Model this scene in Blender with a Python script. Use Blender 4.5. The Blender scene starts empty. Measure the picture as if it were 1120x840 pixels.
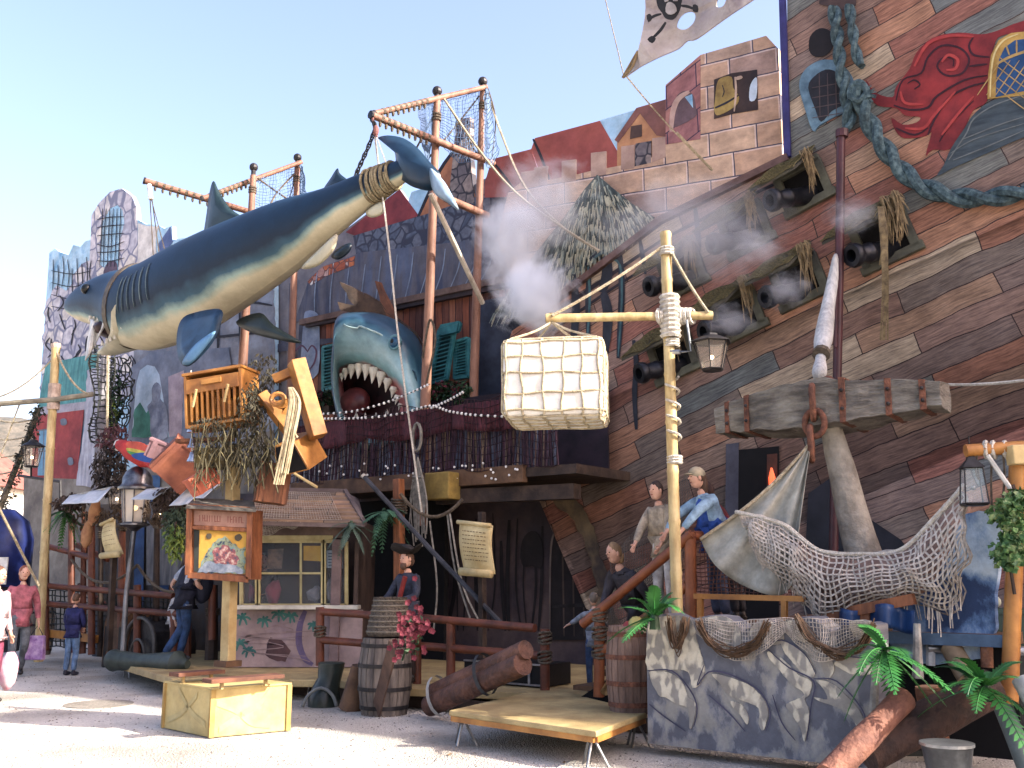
import bpy, bmesh, math, random
from mathutils import Vector, Matrix, Euler, noise
random.seed(7)
C = bpy.context.scene.collection
SC = bpy.context.scene
# ---------------------------------------------------------------- camera, sky, sun, exposure
FPX = 1089.0
PITCH = math.atan(210.0/FPX)
cam_d = bpy.data.cameras.new('camera'); cam_d.lens = 35.0; cam_d.sensor_width = 36.0
cam_d.clip_end = 6000; cam_d.clip_start = 0.05
cam = bpy.data.objects.new('camera', cam_d); C.objects.link(cam)
cam.location = (0, 0, 1.6); cam.rotation_euler = (math.pi/2 + PITCH, 0, 0)
SC.camera = cam
SUN_EL = math.radians(31.0)
SUN_DIR = Vector((.93*math.cos(SUN_EL), -.37*math.cos(SUN_EL), math.sin(SUN_EL))).normalized()
world = bpy.data.worlds.new('World'); SC.world = world; world.use_nodes = True
nt = world.node_tree; nt.nodes.clear()
wo = nt.nodes.new('ShaderNodeOutputWorld'); bg = nt.nodes.new('ShaderNodeBackground')
sky = nt.nodes.new('ShaderNodeTexSky'); sky.sky_type = 'NISHITA'; sky.sun_disc = False
sky.sun_elevation = SUN_EL
sky.sun_rotation = math.atan2(SUN_DIR.x, SUN_DIR.y)
sky.air_density = 1.0; sky.dust_density = 4.0; sky.ozone_density = 2.6
tint = nt.nodes.new('ShaderNodeMix'); tint.data_type = 'RGBA'; tint.blend_type = 'MULTIPLY'; tint.inputs[0].default_value = 1; tint.inputs[7].default_value = (1.26, 1.07, 1.05, 1)
nt.links.new(sky.outputs[0], tint.inputs[6]); nt.links.new(tint.outputs[2], bg.inputs[0]); bg.inputs[1].default_value = 0.15
nt.links.new(bg.outputs[0], wo.inputs[0])
sun_d = bpy.data.lights.new('sun', 'SUN'); sun_d.energy = 4.6; sun_d.angle = math.radians(.53)
sun_d.color = (1, .93, .82)
sun = bpy.data.objects.new('sun', sun_d); C.objects.link(sun)
sun.rotation_euler = SUN_DIR.to_track_quat('Z', 'Y').to_euler()
vs = SC.view_settings; vs.view_transform = 'Standard'; vs.look = 'None'; vs.gamma = 1; vs.use_curve_mapping = False
vs.exposure = 1.72
SC.cycles.volume_bounces = 6; SC.cycles.volume_step_rate = 1.0

# ---------------------------------------------------------------- frames and tracing helpers
U = Vector((.8, -.6, 0)); N = Vector((-.6, -.8, 0)); W = Vector((0, 0, 1)); EYE = Vector((0, 0, 1.6))
def ray(px, py):
    cx = (px-560)/FPX; cy = -(py-420)/FPX
    return Vector((cx, math.cos(PITCH)-math.sin(PITCH)*cy, math.sin(PITCH)+math.cos(PITCH)*cy))
def D(px, py, d):            # point seen at a pixel of the photo, on the plane d metres out, parallel to the facade
    r = ray(px, py); return EYE + r*(d/(-(r.dot(N))))
def Y(px, py, y):            # same, at depth y
    r = ray(px, py); return EYE + r*(y/r.y)
def G(px, py, z=0.0):        # same, on level ground at height z
    r = ray(px, py); return EYE + r*((z-1.6)/r.z)
def P(u, d, z):              # facade frame to world
    return U*u - N*d + W*z
def uz(p): return (p.dot(U), p.z)
def px_m(p): return (p.y*math.cos(PITCH)+(p.z-1.6)*math.sin(PITCH))/FPX   # metres per photo pixel at a point
Lp = lambda a, b, t: a*(1-t)+b*t

class MB:
    def __init__(s): s.v = []; s.f = []; s.uvs = {}
    def add(s, vs, fs, uv=None):
        o = len(s.v); s.v += [Vector(p) for p in vs]
        s.f += [tuple(i+o for i in f) for f in fs]
        if uv:
            for i, t in enumerate(uv): s.uvs[o+i] = t
        return s
    def box(s, c, sx, sy, sz, R=None, taper=1.0):
        R = R or Matrix.Identity(3); c = Vector(c)
        vs = []
        for z in (-1, 1):
            k = 1 if z < 0 else taper
            for x, y in ((-1,-1),(1,-1),(1,1),(-1,1)):
                vs.append(c + R @ Vector((x*sx/2*k, y*sy/2*k, z*sz/2)))
        return s.add(vs, [(3,2,1,0),(4,5,6,7),(0,1,5,4),(1,2,6,5),(2,3,7,6),(3,0,4,7)])
    def beam(s, a, b, w, h, up=W):     # squared timber between two points
        a = Vector(a); b = Vector(b); t = (b-a); L = t.length; t.normalize()
        x = t.cross(up)
        if x.length < 1e-4: x = t.cross(Vector((1,0,0)))
        x.normalize(); z = x.cross(t)
        R = Matrix((x, t, z)).transposed()
        return s.box((a+b)/2, w, L, h, R)
    def tube(s, pts, r, n=8, cap=True, twist=0):
        pts = [Vector(p) for p in pts]; m = len(pts)
        if m < 2: return s
        rs = r if isinstance(r, (list, tuple)) else [r]*m
        vs = []; t0 = (pts[1]-pts[0]).normalized()
        x = t0.cross(W)
        if x.length < 1e-3: x = t0.cross(Vector((1, 0, 0)))
        x.normalize()
        for i, p in enumerate(pts):
            t = (pts[min(i+1, m-1)]-pts[max(i-1, 0)])
            if t.length < 1e-9: t = t0
            t.normalize(); x = (x - t*x.dot(t))
            if x.length < 1e-6: x = t.orthogonal()
            x.normalize(); y = t.cross(x)
            for k in range(n):
                a = 2*math.pi*k/n + twist*i
                vs.append(p + x*(math.cos(a)*rs[i]) + y*(math.sin(a)*rs[i]))
        fs = [(i*n+k, i*n+(k+1) % n, (i+1)*n+(k+1) % n, (i+1)*n+k) for i in range(m-1) for k in range(n)]
        if cap and n > 2: fs += [tuple(range(n-1, -1, -1)), tuple((m-1)*n+k for k in range(n))]
        return s.add(vs, fs)
    def prism(s, pts, off):            # outline extruded by a vector
        pts = [Vector(p) for p in pts]; off = Vector(off); n = len(pts)
        vs = pts + [p+off for p in pts]
        return s.add(vs, [tuple(range(n)), tuple(range(2*n-1, n-1, -1))] + [(k, n+k, n+(k+1) % n, (k+1) % n) for k in range(n)])
    def grid(s, fn, nu, nv, closed=False):
        vs = [fn(i/nu, j/nv) for j in range(nv+1) for i in range(nu+1)]
        w = nu+1
        return s.add(vs, [(j*w+i, j*w+i+1, (j+1)*w+i+1, (j+1)*w+i) for j in range(nv) for i in range(nu)],
                     [(i/nu, j/nv) for j in range(nv+1) for i in range(nu+1)])
    def sheet(s, fn, nu, nv, t):       # grid with thickness vector t
        s.grid(fn, nu, nv); t = Vector(t); s.grid(lambda a, b: Vector(fn(1-a, b))+t, nu, nv)
        w = nu+1; n1 = w*(nv+1); o = len(s.v)-2*n1
        A = lambda i, j: o+j*w+i
        B = lambda i, j: o+n1+j*w+(nu-i)
        for i in range(nu):
            s.f.append((A(i,0), B(i,0), B(i+1,0), A(i+1,0))); s.f.append((A(i,nv), A(i+1,nv), B(i+1,nv), B(i,nv)))
        for j in range(nv):
            s.f.append((A(0,j), A(0,j+1), B(0,j+1), B(0,j))); s.f.append((A(nu,j), B(nu,j), B(nu,j+1), A(nu,j+1)))
        return s
    def ell(s, c, r, R=None, n=10, m=7, jit=0, seed=0):
        R = R or Matrix.Identity(3); c = Vector(c)
        if not isinstance(r, (tuple, list)): r = (r, r, r)
        vs = []; 
        for j in range(m+1):
            th = math.pi*j/m
            for i in range(n):
                ph = 2*math.pi*i/n
                q = Vector((math.sin(th)*math.cos(ph), math.sin(th)*math.sin(ph), math.cos(th)))
                k = 1 + (jit*noise.noise(q*1.7+Vector((seed*3.1, seed, 0))) if jit else 0)
                vs.append(c + R @ Vector((q.x*r[0]*k, q.y*r[1]*k, q.z*r[2]*k)))
        return s.add(vs, [(j*n+i, (j+1)*n+i, (j+1)*n+(i+1) % n, j*n+(i+1) % n) for j in range(m) for i in range(n)])
    def lathe(s, c, prof, n=16, axis=W):
        c = Vector(c); a = Vector(axis).normalized()
        x = a.orthogonal().normalized() if abs(a.z) < .99 else Vector((1, 0, 0)); y = a.cross(x)
        vs = [c + a*h + x*(r*math.cos(2*math.pi*k/n)) + y*(r*math.sin(2*math.pi*k/n)) for h, r in prof for k in range(n)]
        m = len(prof)
        fs = [(i*n+k, i*n+(k+1) % n, (i+1)*n+(k+1) % n, (i+1)*n+k) for i in range(m-1) for k in range(n)]
        fs += [tuple(range(n-1, -1, -1)), tuple((m-1)*n+k for k in range(n))]
        return s.add(vs, fs)
    def loft(s, rings, cap=True):
        n = len(rings[0]); vs = [p for r in rings for p in r]; m = len(rings)
        fs = [(i*n+k, i*n+(k+1) % n, (i+1)*n+(k+1) % n, (i+1)*n+k) for i in range(m-1) for k in range(n)]
        if cap: fs += [tuple(range(n-1, -1, -1)), tuple((m-1)*n+k for k in range(n))]
        uv = [(k/n, i/max(1, m-1)) for i in range(m) for k in range(n)]
        return s.add(vs, fs, uv)
    def build(s, name, m, parent=None, smooth=False, label=None, uvf=None, bev=0, sub=0):
        me = bpy.data.meshes.new(name)
        me.from_pydata([tuple(p) for p in s.v], [], s.f); me.validate()
        bm = bmesh.new(); bm.from_mesh(me)
        bmesh.ops.recalc_face_normals(bm, faces=bm.faces)
        bm.to_mesh(me); bm.free()
        if m: me.materials.append(m)
        if uvf or s.uvs:
            ul = me.uv_layers.new(name='UVMap')
            for lp in me.loops:
                ul.data[lp.index].uv = uvf(me.vertices[lp.vertex_index].co) if uvf else s.uvs.get(lp.vertex_index, (0, 0))
        if smooth:
            me.shade_smooth() if hasattr(me, 'shade_smooth') else None
        o = bpy.data.objects.new(name, me); C.objects.link(o)
        if smooth == 2:
            me.set_sharp_from_angle(angle=math.radians(40))
        if bev:
            b = o.modifiers.new('bevel', 'BEVEL'); b.width = bev; b.segments = 2; b.limit_method = 'ANGLE'
        if sub:
            b = o.modifiers.new('subd', 'SUBSURF'); b.levels = sub; b.render_levels = sub
        if parent:
            o.parent = parent
            L = parent.get('_org', None)
            o.matrix_parent_inverse = Matrix.Translation(-Vector(L)) if L else Matrix.Identity(4)
            if L is None and parent.type == 'MESH' and parent.parent and parent.parent.get('_org') is not None:
                pass
        if label: o['label'] = label
        return o

def thing(name, label, cat, loc=(0, 0, 0), group=None, kind=None):
    o = bpy.data.objects.new(name, None); C.objects.link(o); o.empty_display_size = .2
    o.location = loc; o['_org'] = list(loc)
    return tag(o, label, cat, group, kind)
def tag(o, label, cat, group=None, kind=None):
    if label: o['label'] = label
    if cat: o['category'] = cat
    if group: o['group'] = group
    if kind: o['kind'] = kind
    return o
def dup(root, loc=None, label=None):
    r = root.copy(); C.objects.link(r)
    if loc is not None: r.location = loc
    if label: r['label'] = label
    def rec(a, b):
        for ch in list(a.children):
            c = ch.copy(); C.objects.link(c); c.parent = b; rec(ch, c)
    rec(root, r); return r

# ---------------------------------------------------------------- materials
def lin(c):
    return tuple(((x/255)/12.92 if x/255 <= .04045 else ((x/255+.055)/1.055)**2.4) for x in c) + (1,)
def dull(c, s=.84, v=.93):
    g_ = .3*c[0]+.59*c[1]+.11*c[2]; return tuple((g_+(x-g_)*s)*v for x in c)
def grime(t, tc_out, col_out, amt=.55, sc=2.3):
    """weathering: blotches and fine specks that belong to the surface"""
    L = t.links.new; n = t.nodes.new('ShaderNodeTexNoise'); n.inputs['Scale'].default_value = sc; n.inputs['Detail'].default_value = 9; n.inputs['Roughness'].default_value = .72
    L(tc_out, n.inputs[0]); r = t.nodes.new('ShaderNodeValToRGB'); e = r.color_ramp.elements
    e[0].position = .34; e[0].color = (.52, .49, .46, 1); e[1].position = .6; e[1].color = (1.06, 1.06, 1.06, 1); L(n.outputs[0], r.inputs[0])
    m = t.nodes.new('ShaderNodeMix'); m.data_type = 'RGBA'; m.blend_type = 'MULTIPLY'; m.inputs[0].default_value = amt; L(col_out, m.inputs[6]); L(r.outputs[0], m.inputs[7]); return m.outputs[2]
_mats = {}
def mat(name, c, c2=None, sc=4.0, rough=.75, bump=.15, metal=0, st=(1,1,1), c3=None, sss=0, uv=False, trans=0, alpha=1, spec=.3, coat=0, bsc=None):
    """noise mixed paint / wood / cloth; c, c2, c3 are sRGB 0-255"""
    if name in _mats: return _mats[name]
    m = bpy.data.materials.new(name); m.use_nodes = True; t = m.node_tree; b = t.nodes['Principled BSDF']
    b.inputs['Roughness'].default_value = rough; b.inputs['Metallic'].default_value = metal
    b.inputs['Specular IOR Level'].default_value = spec
    b.inputs['Coat Weight'].default_value = coat
    tc = t.nodes.new('ShaderNodeTexCoord'); mp = t.nodes.new('ShaderNodeMapping')
    t.links.new(tc.outputs['UV' if uv else 'Object'], mp.inputs[0]); mp.inputs['Scale'].default_value = st
    nz = t.nodes.new('ShaderNodeTexNoise'); nz.inputs['Scale'].default_value = sc; nz.inputs['Detail'].default_value = 7
    nz.inputs['Roughness'].default_value = .62
    t.links.new(mp.outputs[0], nz.inputs[0])
    if c2 is None: c2 = tuple(x*.8 for x in c)
    c, c2 = dull(c), dull(c2); c3 = dull(c3) if c3 else None
    rp = t.nodes.new('ShaderNodeValToRGB'); e = rp.color_ramp.elements
    e[0].position = .36; e[0].color = lin(c2); e[1].position = .64; e[1].color = lin(c)
    if c3:
        x = e.new(.5); x.color = lin(c3)
    t.links.new(nz.outputs[0], rp.inputs[0]); t.links.new(grime(t, tc.outputs['UV' if uv else 'Object'], rp.outputs[0], .25 if bump <= .05 else .6), b.inputs['Base Color'])
    if bump:
        n2 = t.nodes.new('ShaderNodeTexNoise'); n2.inputs['Scale'].default_value = (bsc or sc*3); n2.inputs['Detail'].default_value = 6
        t.links.new(mp.outputs[0], n2.inputs[0])
        bp = t.nodes.new('ShaderNodeBump'); bp.inputs['Strength'].default_value = bump; bp.inputs['Distance'].default_value = .03
        t.links.new(n2.outputs[0], bp.inputs['Height']); t.links.new(bp.outputs[0], b.inputs['Normal'])
    if trans:
        b.inputs['Transmission Weight'].default_value = trans
    if alpha < 1: b.inputs['Alpha'].default_value = alpha
    _mats[name] = m; return m
def brickmat(name, palette, mortar, bw, bh, ms=.012, streak=(1, 12), scn=3.0, off=.5, light=None, amt=.5, rough=.8, warp=.02, curve=None):
    """rows of planks or blocks in UV metres, one palette colour per piece, brush streaks inside"""
    m = bpy.data.materials.new(name); m.use_nodes = True; t = m.node_tree; b = t.nodes['Principled BSDF']
    L = t.links.new; Nn = t.nodes.new
    b.inputs['Roughness'].default_value = rough; b.inputs['Specular IOR Level'].default_value = .25
    uv = Nn('ShaderNodeUVMap'); wn = Nn('ShaderNodeTexNoise'); wn.inputs['Scale'].default_value = 1.3; wn.inputs['Detail'].default_value = 5
    L(uv.outputs[0], wn.inputs[0])
    vm = Nn('ShaderNodeVectorMath'); vm.operation = 'MULTIPLY_ADD'; vm.inputs[1].default_value = (warp*4, warp*4, 0)
    L(wn.outputs['Color'], vm.inputs[0]); src = uv.outputs[0]
    if curve:      # planks follow a gentle sheer curve: v = z - a*u - k*u*u
        sx = Nn('ShaderNodeSeparateXYZ'); L(src, sx.inputs[0]); cb = Nn('ShaderNodeCombineXYZ')
        def M(op, a, b_):
            q = Nn('ShaderNodeMath'); q.operation = op
            for i, x in enumerate((a, b_)):
                if isinstance(x, (int, float)): q.inputs[i].default_value = x
                else: L(x, q.inputs[i])
            return q.outputs[0]
        uu = sx.outputs[0]; kk = M('MULTIPLY', M('MULTIPLY', uu, uu), curve[1]); aa = M('MULTIPLY', uu, curve[0])
        L(M('SUBTRACT', M('SUBTRACT', sx.outputs[1], aa), kk), cb.inputs[1]); L(M('ADD', uu, M('MULTIPLY', sx.outputs[1], .3)), cb.inputs[0])
        src = cb.outputs[0]
    L(src, vm.inputs[2])
    br = Nn('ShaderNodeTexBrick'); br.offset = off; br.squash = 1.0
    for k, v in (('Color1', (0, 0, 0, 1)), ('Color2', (1, 1, 1, 1)), ('Mortar', (0, 0, 0, 1)), ('Scale', 1.0), ('Mortar Size', ms), ('Mortar Smooth', .35), ('Bias', 0.0), ('Brick Width', bw), ('Row Height', bh)):
        br.inputs[k].default_value = v
    L(vm.outputs[0], br.inputs[0])
    rp = Nn('ShaderNodeValToRGB'); rp.color_ramp.interpolation = 'CONSTANT'; e = rp.color_ramp.elements
    n = len(palette); e[0].position = 0; e[0].color = lin(palette[0]); e[1].position = 1/n; e[1].color = lin(palette[1])
    for i in range(2, n): x = e.new(i/n); x.color = lin(palette[i])
    L(br.outputs['Color'], rp.inputs[0])
    mp = Nn('ShaderNodeMapping'); mp.inputs['Scale'].default_value = (streak[0], streak[1], 1); L(vm.outputs[0], mp.inputs[0])
    nz = Nn('ShaderNodeTexNoise'); nz.inputs['Scale'].default_value = scn; nz.inputs['Detail'].default_value = 8; nz.inputs['Roughness'].default_value = .7
    L(mp.outputs[0], nz.inputs[0])
    cr = Nn('ShaderNodeValToRGB'); ce = cr.color_ramp.elements
    ce[0].position = .32; ce[0].color = (.25, .25, .3, 1); ce[1].position = .68; ce[1].color = (1.5, 1.45, 1.4, 1)
    L(nz.outputs[0], cr.inputs[0])
    mx = Nn('ShaderNodeMix'); mx.data_type = 'RGBA'; mx.blend_type = 'MULTIPLY'; mx.inputs[0].default_value = amt; mx.clamp_result = False
    L(rp.outputs[0], mx.inputs[6]); L(cr.outputs[0], mx.inputs[7])
    last = mx.outputs[2]
    if light:
        # painted lighter upper edge of every block: same pattern, slightly wider mortar, shifted
        b2 = Nn('ShaderNodeTexBrick'); b2.offset = off
        for k, v in (('Color1', (0, 0, 0, 1)), ('Color2', (0, 0, 0, 1)), ('Mortar', (1, 1, 1, 1)), ('Scale', 1.0), ('Mortar Size', ms*1.6), ('Mortar Smooth', .5), ('Brick Width', bw), ('Row Height', bh)):
            b2.inputs[k].default_value = v
        sh = Nn('ShaderNodeVectorMath'); sh.inputs[1].default_value = (ms*1.6, ms*1.6, 0); L(vm.outputs[0], sh.inputs[0]); L(sh.outputs[0], b2.inputs[0])
        ml = Nn('ShaderNodeMix'); ml.data_type = 'RGBA'; ml.inputs[7].default_value = lin(light)
        mm = Nn('ShaderNodeMath'); mm.operation = 'MULTIPLY'; L(b2.outputs['Color'], mm.inputs[0]); L(nz.outputs[0], mm.inputs[1])
        L(mm.outputs[0], ml.inputs[0]); L(last, ml.inputs[6]); last = ml.outputs[2]
    mo = Nn('ShaderNodeMix'); mo.data_type = 'RGBA'; mo.inputs[7].default_value = lin(mortar)
    L(br.outputs['Fac'], mo.inputs[0]); L(last, mo.inputs[6])
    L(grime(t, uv.outputs[0], mo.outputs[2], .7, 1.1), b.inputs['Base Color'])
    bp = Nn('ShaderNodeBump'); bp.inputs['Strength'].default_value = .35; bp.inputs['Distance'].default_value = .02
    hm_ = Nn('ShaderNodeMath'); hm_.operation = 'MULTIPLY_ADD'; hm_.inputs[1].default_value = -1.2; L(br.outputs['Fac'], hm_.inputs[0]); L(nz.outputs[0], hm_.inputs[2])
    L(hm_.outputs[0], bp.inputs['Height']); L(bp.outputs[0], b.inputs['Normal'])
    return m
def rockmural(name, dark, midc, light, sc=1.5, na=.42):
    """scenic painted boulders: brushed facets that are light on their upper left by the painter's hand (UV metres)"""
    m = bpy.data.materials.new(name); m.use_nodes = True; t = m.node_tree; b = t.nodes['Principled BSDF']; L = t.links.new; Nn = t.nodes.new
    b.inputs['Roughness'].default_value = .85; uv = Nn('ShaderNodeUVMap')
    mp0 = Nn('ShaderNodeMapping'); mp0.inputs['Rotation'].default_value = (0, 0, .7); mp0.inputs['Scale'].default_value = (1.5, .85, 1); L(uv.outputs[0], mp0.inputs[0])
    wn = Nn('ShaderNodeTexNoise'); wn.inputs['Scale'].default_value = 2.6; wn.inputs['Detail'].default_value = 6; L(mp0.outputs[0], wn.inputs[0])
    def H(dx, dy):
        a = Nn('ShaderNodeVectorMath'); a.inputs[1].default_value = (dx, dy, 0); L(mp0.outputs[0], a.inputs[0])
        w = Nn('ShaderNodeVectorMath'); w.operation = 'MULTIPLY_ADD'; w.inputs[1].default_value = (.35, .35, 0); L(wn.outputs['Color'], w.inputs[0]); L(a.outputs[0], w.inputs[2])
        v = Nn('ShaderNodeTexVoronoi'); v.inputs['Scale'].default_value = sc; L(w.outputs[0], v.inputs[0]); return v.outputs['Distance']
    sb = Nn('ShaderNodeMath'); sb.operation = 'SUBTRACT'; L(H(.07, -.05), sb.inputs[0]); L(H(-.07, .05), sb.inputs[1])
    nz = Nn('ShaderNodeTexNoise'); nz.inputs['Scale'].default_value = 11; nz.inputs['Detail'].default_value = 9; nz.inputs['Roughness'].default_value = .75; L(mp0.outputs[0], nz.inputs[0])
    ad = Nn('ShaderNodeMath'); ad.operation = 'MULTIPLY_ADD'; ad.inputs[1].default_value = na; L(nz.outputs[0], ad.inputs[0]); L(sb.outputs[0], ad.inputs[2])
    rp = Nn('ShaderNodeValToRGB'); e = rp.color_ramp.elements; o_ = (na-.42)*.5; e[0].position = .12+o_; e[0].color = lin(dark); e[1].position = .44+o_; e[1].color = lin(light)
    x = e.new(.22+o_); x.color = lin(midc); x = e.new(.31+o_); x.color = lin(tuple((a_+b_)/2 for a_, b_ in zip(midc, light)))
    L(ad.outputs[0], rp.inputs[0]); L(grime(t, uv.outputs[0], rp.outputs[0], .6, 4), b.inputs['Base Color'])
    bp = Nn('ShaderNodeBump'); bp.inputs['Strength'].default_value = .3; bp.inputs['Distance'].default_value = .02; L(nz.outputs[0], bp.inputs['Height']); L(bp.outputs[0], b.inputs['Normal'])
    return m
def emat(name, c, s):
    m = bpy.data.materials.new(name); m.use_nodes = True; b = m.node_tree.nodes['Principled BSDF']
    b.inputs['Base Color'].default_value = lin(c); b.inputs['Emission Color'].default_value = lin(c); b.inputs['Emission Strength'].default_value = s
    return m
def glassmat(name, c=(200, 205, 205), a=.35):
    m = bpy.data.materials.new(name); m.use_nodes = True; t = m.node_tree; b = t.nodes['Principled BSDF']
    b.inputs['Base Color'].default_value = lin(c); b.inputs['Roughness'].default_value = .12
    b.inputs['Alpha'].default_value = a; return m

wood_or = mat('orange varnished wood', (156, 90, 50), (106, 58, 32), sc=3, st=(6, 6, 1), rough=.5)
wood_red = mat('red brown stained wood', (140, 66, 34), (96, 42, 24), sc=3, rough=.5)
wood_dk = mat('dark weathered wood', (78, 60, 48), (44, 34, 30), sc=4, bump=.4)
wood_mid = mat('brown timber', (120, 86, 58), (84, 58, 40), sc=4, bump=.3)
wood_gold = mat('golden varnished timber', (196, 130, 54), (150, 92, 38), sc=3, rough=.45)
wood_pale = mat('pale pine timber', (206, 180, 120), (180, 148, 90), sc=3)
mast_m = mat('stained mast timber', (160, 112, 88), (118, 80, 64), sc=3, st=(3, 3, .4), rough=.6)
bamboo_m = mat('bamboo', (206, 182, 124), (170, 142, 88), sc=5, st=(3, 3, .6), rough=.5)
rope_m = mat('pale rope', (190, 176, 146), (146, 130, 100), sc=20, bump=.6)
rope_dk = mat('grey brown rope', (108, 94, 76), (70, 60, 48), sc=18, bump=.6)
rope_wh = mat('white lashing rope', (214, 208, 194), (176, 168, 152), sc=30, bump=.7)
net_pale = mat('pale fishing net twine', (200, 190, 176), (156, 146, 134), sc=20)
net_dk = mat('dark net twine', (52, 56, 48), (34, 36, 34), sc=15)
steel = mat('galvanised steel', (160, 162, 164), (120, 124, 128), sc=6, rough=.35, metal=.8)
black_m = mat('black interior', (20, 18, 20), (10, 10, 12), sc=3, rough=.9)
iron = mat('dark iron', (58, 56, 58), (36, 34, 36), sc=6, rough=.5, metal=.5)
rust = mat('rusty iron', (136, 82, 58), (86, 52, 40), sc=12, rough=.8, bump=.6, c3=(110, 66, 48))
leaf_m = mat('green leaf', (62, 130, 44), (28, 80, 30), sc=6, rough=.45)
leaf_dk = mat('dark leaf', (44, 78, 42), (22, 48, 28), sc=6, rough=.5)
leaf_ye = mat('yellow green leaf', (140, 160, 60), (70, 104, 40), sc=6, rough=.5)
deck_m = mat('yellow studded deck board', (196, 170, 110), (160, 134, 84), sc=2.5, rough=.6, bump=.3, bsc=60)
canvas_gr = mat('grey sailcloth', (180, 178, 164), (140, 140, 128), sc=5, bump=.4)
white_m = mat('white cloth', (226, 224, 216), (196, 194, 186), sc=5, bump=.3)

# ---------------------------------------------------------------- shared small builders
def leaves(mb, c, r, n, size, seed=0, hang=0.3, flat=.45):
    rd = random.Random(seed)
    for i in range(n):
        while True:
            q = Vector((rd.uniform(-1, 1), rd.uniform(-1, 1), rd.uniform(-1, 1)))
            if q.length < 1: break
        p = Vector(c) + Vector((q.x*r[0], q.y*r[1], q.z*r[2]))
        a = Vector((rd.uniform(-1, 1), rd.uniform(-1, 1), rd.uniform(-1, .6)-hang)).normalized()
        b = a.orthogonal().normalized(); b = Matrix.Rotation(rd.uniform(0, 6.28), 3, a) @ b
        s = size*rd.uniform(.6, 1.3); nrm = a.cross(b)*s*.12
        mb.add([p, p+a*s*.5+b*s*flat*.5+nrm, p+a*s, p+a*s*.5-b*s*flat*.5+nrm], [(0, 1, 2, 3)])
    return mb
def frond(mb, base, direction, L, w, droop=.5, pin=13):
    """leaf blade: midrib with paired leaflets"""
    base = Vector(base); d = Vector(direction).normalized(); side = d.cross(W)
    if side.length < .1: side = Vector((1, 0, 0))
    side.normalize(); pts = []
    for i in range(pin+1):
        t = i/pin; pts.append(base + d*(L*t) - W*(droop*L*t*t))
    mb.tube(pts, [.008*(1-.7*i/pin) for i in range(pin+1)], 4)
    for i in range(1, pin+1):
        t = i/pin; p = pts[i]; tg = (pts[i]-pts[i-1]).normalized()
        ww = w*math.sin(math.pi*min(1, .15+t*.85))**.7*.9+.01
        up = side.cross(tg).normalized()
        for sg in (-1, 1):
            jt = 1+.35*noise.noise(p*37+W*sg); q = p + side*sg*ww*1.25*jt + tg*ww*.9*jt + up*ww*.25 - W*ww*.35*jt
            k = L/pin*.8; md = (p+q)/2
            mb.add([p-tg*k*.6, md-tg*k*.75, q, md+tg*k*.55, p+tg*k*.45], [(0, 1, 2, 3, 4)])
def palm_plant(name, base, n, L, w, label, seed=0, m=None, elev=(.2, 1.3), group=None, az=None):
    rd = random.Random(seed); root = thing(name, label, 'plant', base, group)
    for i in range(n):
        mb = MB(); a = (i/n*2*math.pi + rd.uniform(-.2, .2)) if az is None else rd.uniform(*az); e = rd.uniform(*elev)
        dr = Vector((math.cos(a)*math.cos(e), math.sin(a)*math.cos(e), math.sin(e)))
        frond(mb, base, dr, L*rd.uniform(.75, 1.15), w, rd.uniform(.3, .7))
        mb.build('frond', m or leaf_m, root)
    mb = MB(); mb.lathe(Vector(base)-W*.1, [(0, .05), (.1, .04), (.16, .02)], 8); mb.build('stem', leaf_dk, root)
    return root
def net(mb, fn, nu, nv, r=.006, su=2, wob=0.0, seed=0, ragged=0):
    rd = random.Random(seed); H = {}
    def q(a, b):
        k = (round(a, 4), round(b, 4))
        p = Vector(fn(a, b)); 
        if wob: p += Vector((noise.noise(p*6), noise.noise(p*6+Vector((9, 0, 0))), noise.noise(p*6+Vector((0, 9, 0)))))*wob
        return p
    for i in range(nu+1):
        e = nv*su
        if ragged: e = int(e*(1-rd.random()*ragged))
        if e > 0: mb.tube([q(i/nu, j/(nv*su)) for j in range(e+1)], r, 3, False)
    for j in range(nv+1): mb.tube([q(i/(nu*su), j/nv) for i in range(nu*su+1)], r, 3, False)
    return mb
def sag(a, b, s, n=10):
    a = Vector(a); b = Vector(b); return [a.lerp(b, i/n) - W*(s*4*(i/n)*(1-i/n)) for i in range(n+1)]
def spiral_rope(mb, pts, R, r, turns_per_m=5, strands=2, n=5):
    pts = [Vector(p) for p in pts]; dense = []
    for i in range(len(pts)-1):
        k = max(2, int((pts[i+1]-pts[i]).length*turns_per_m*6))
        dense += [pts[i].lerp(pts[i+1], j/k) for j in range(k)]
    dense.append(pts[-1]); x = None; L = 0; S = [[] for _ in range(strands)]
    for i, p in enumerate(dense):
        t = (dense[min(i+1, len(dense)-1)]-dense[max(i-1, 0)]).normalized()
        x = t.orthogonal().normalized() if x is None else (x-t*x.dot(t)).normalized(); y = t.cross(x)
        if i: L += (p-dense[i-1]).length
        for k in range(strands):
            a = L*turns_per_m*2*math.pi/strands + 2*math.pi*k/strands
            S[k].append(p + x*math.cos(a)*R + y*math.sin(a)*R)
    for s_ in S: mb.tube(s_, r, n)
def catmull(pts, k=6):
    pts = [Vector(p) for p in pts]; o = []
    for i in range(len(pts)-1):
        p0 = pts[max(i-1, 0)]; p1 = pts[i]; p2 = pts[i+1]; p3 = pts[min(i+2, len(pts)-1)]
        for j in range(k):
            t = j/k; o.append(.5*((2*p1)+(p2-p0)*t+(2*p0-5*p1+4*p2-p3)*t*t+(3*p1-p0-3*p2+p3)*t*t*t))
    o.append(pts[-1]); return o
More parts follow.
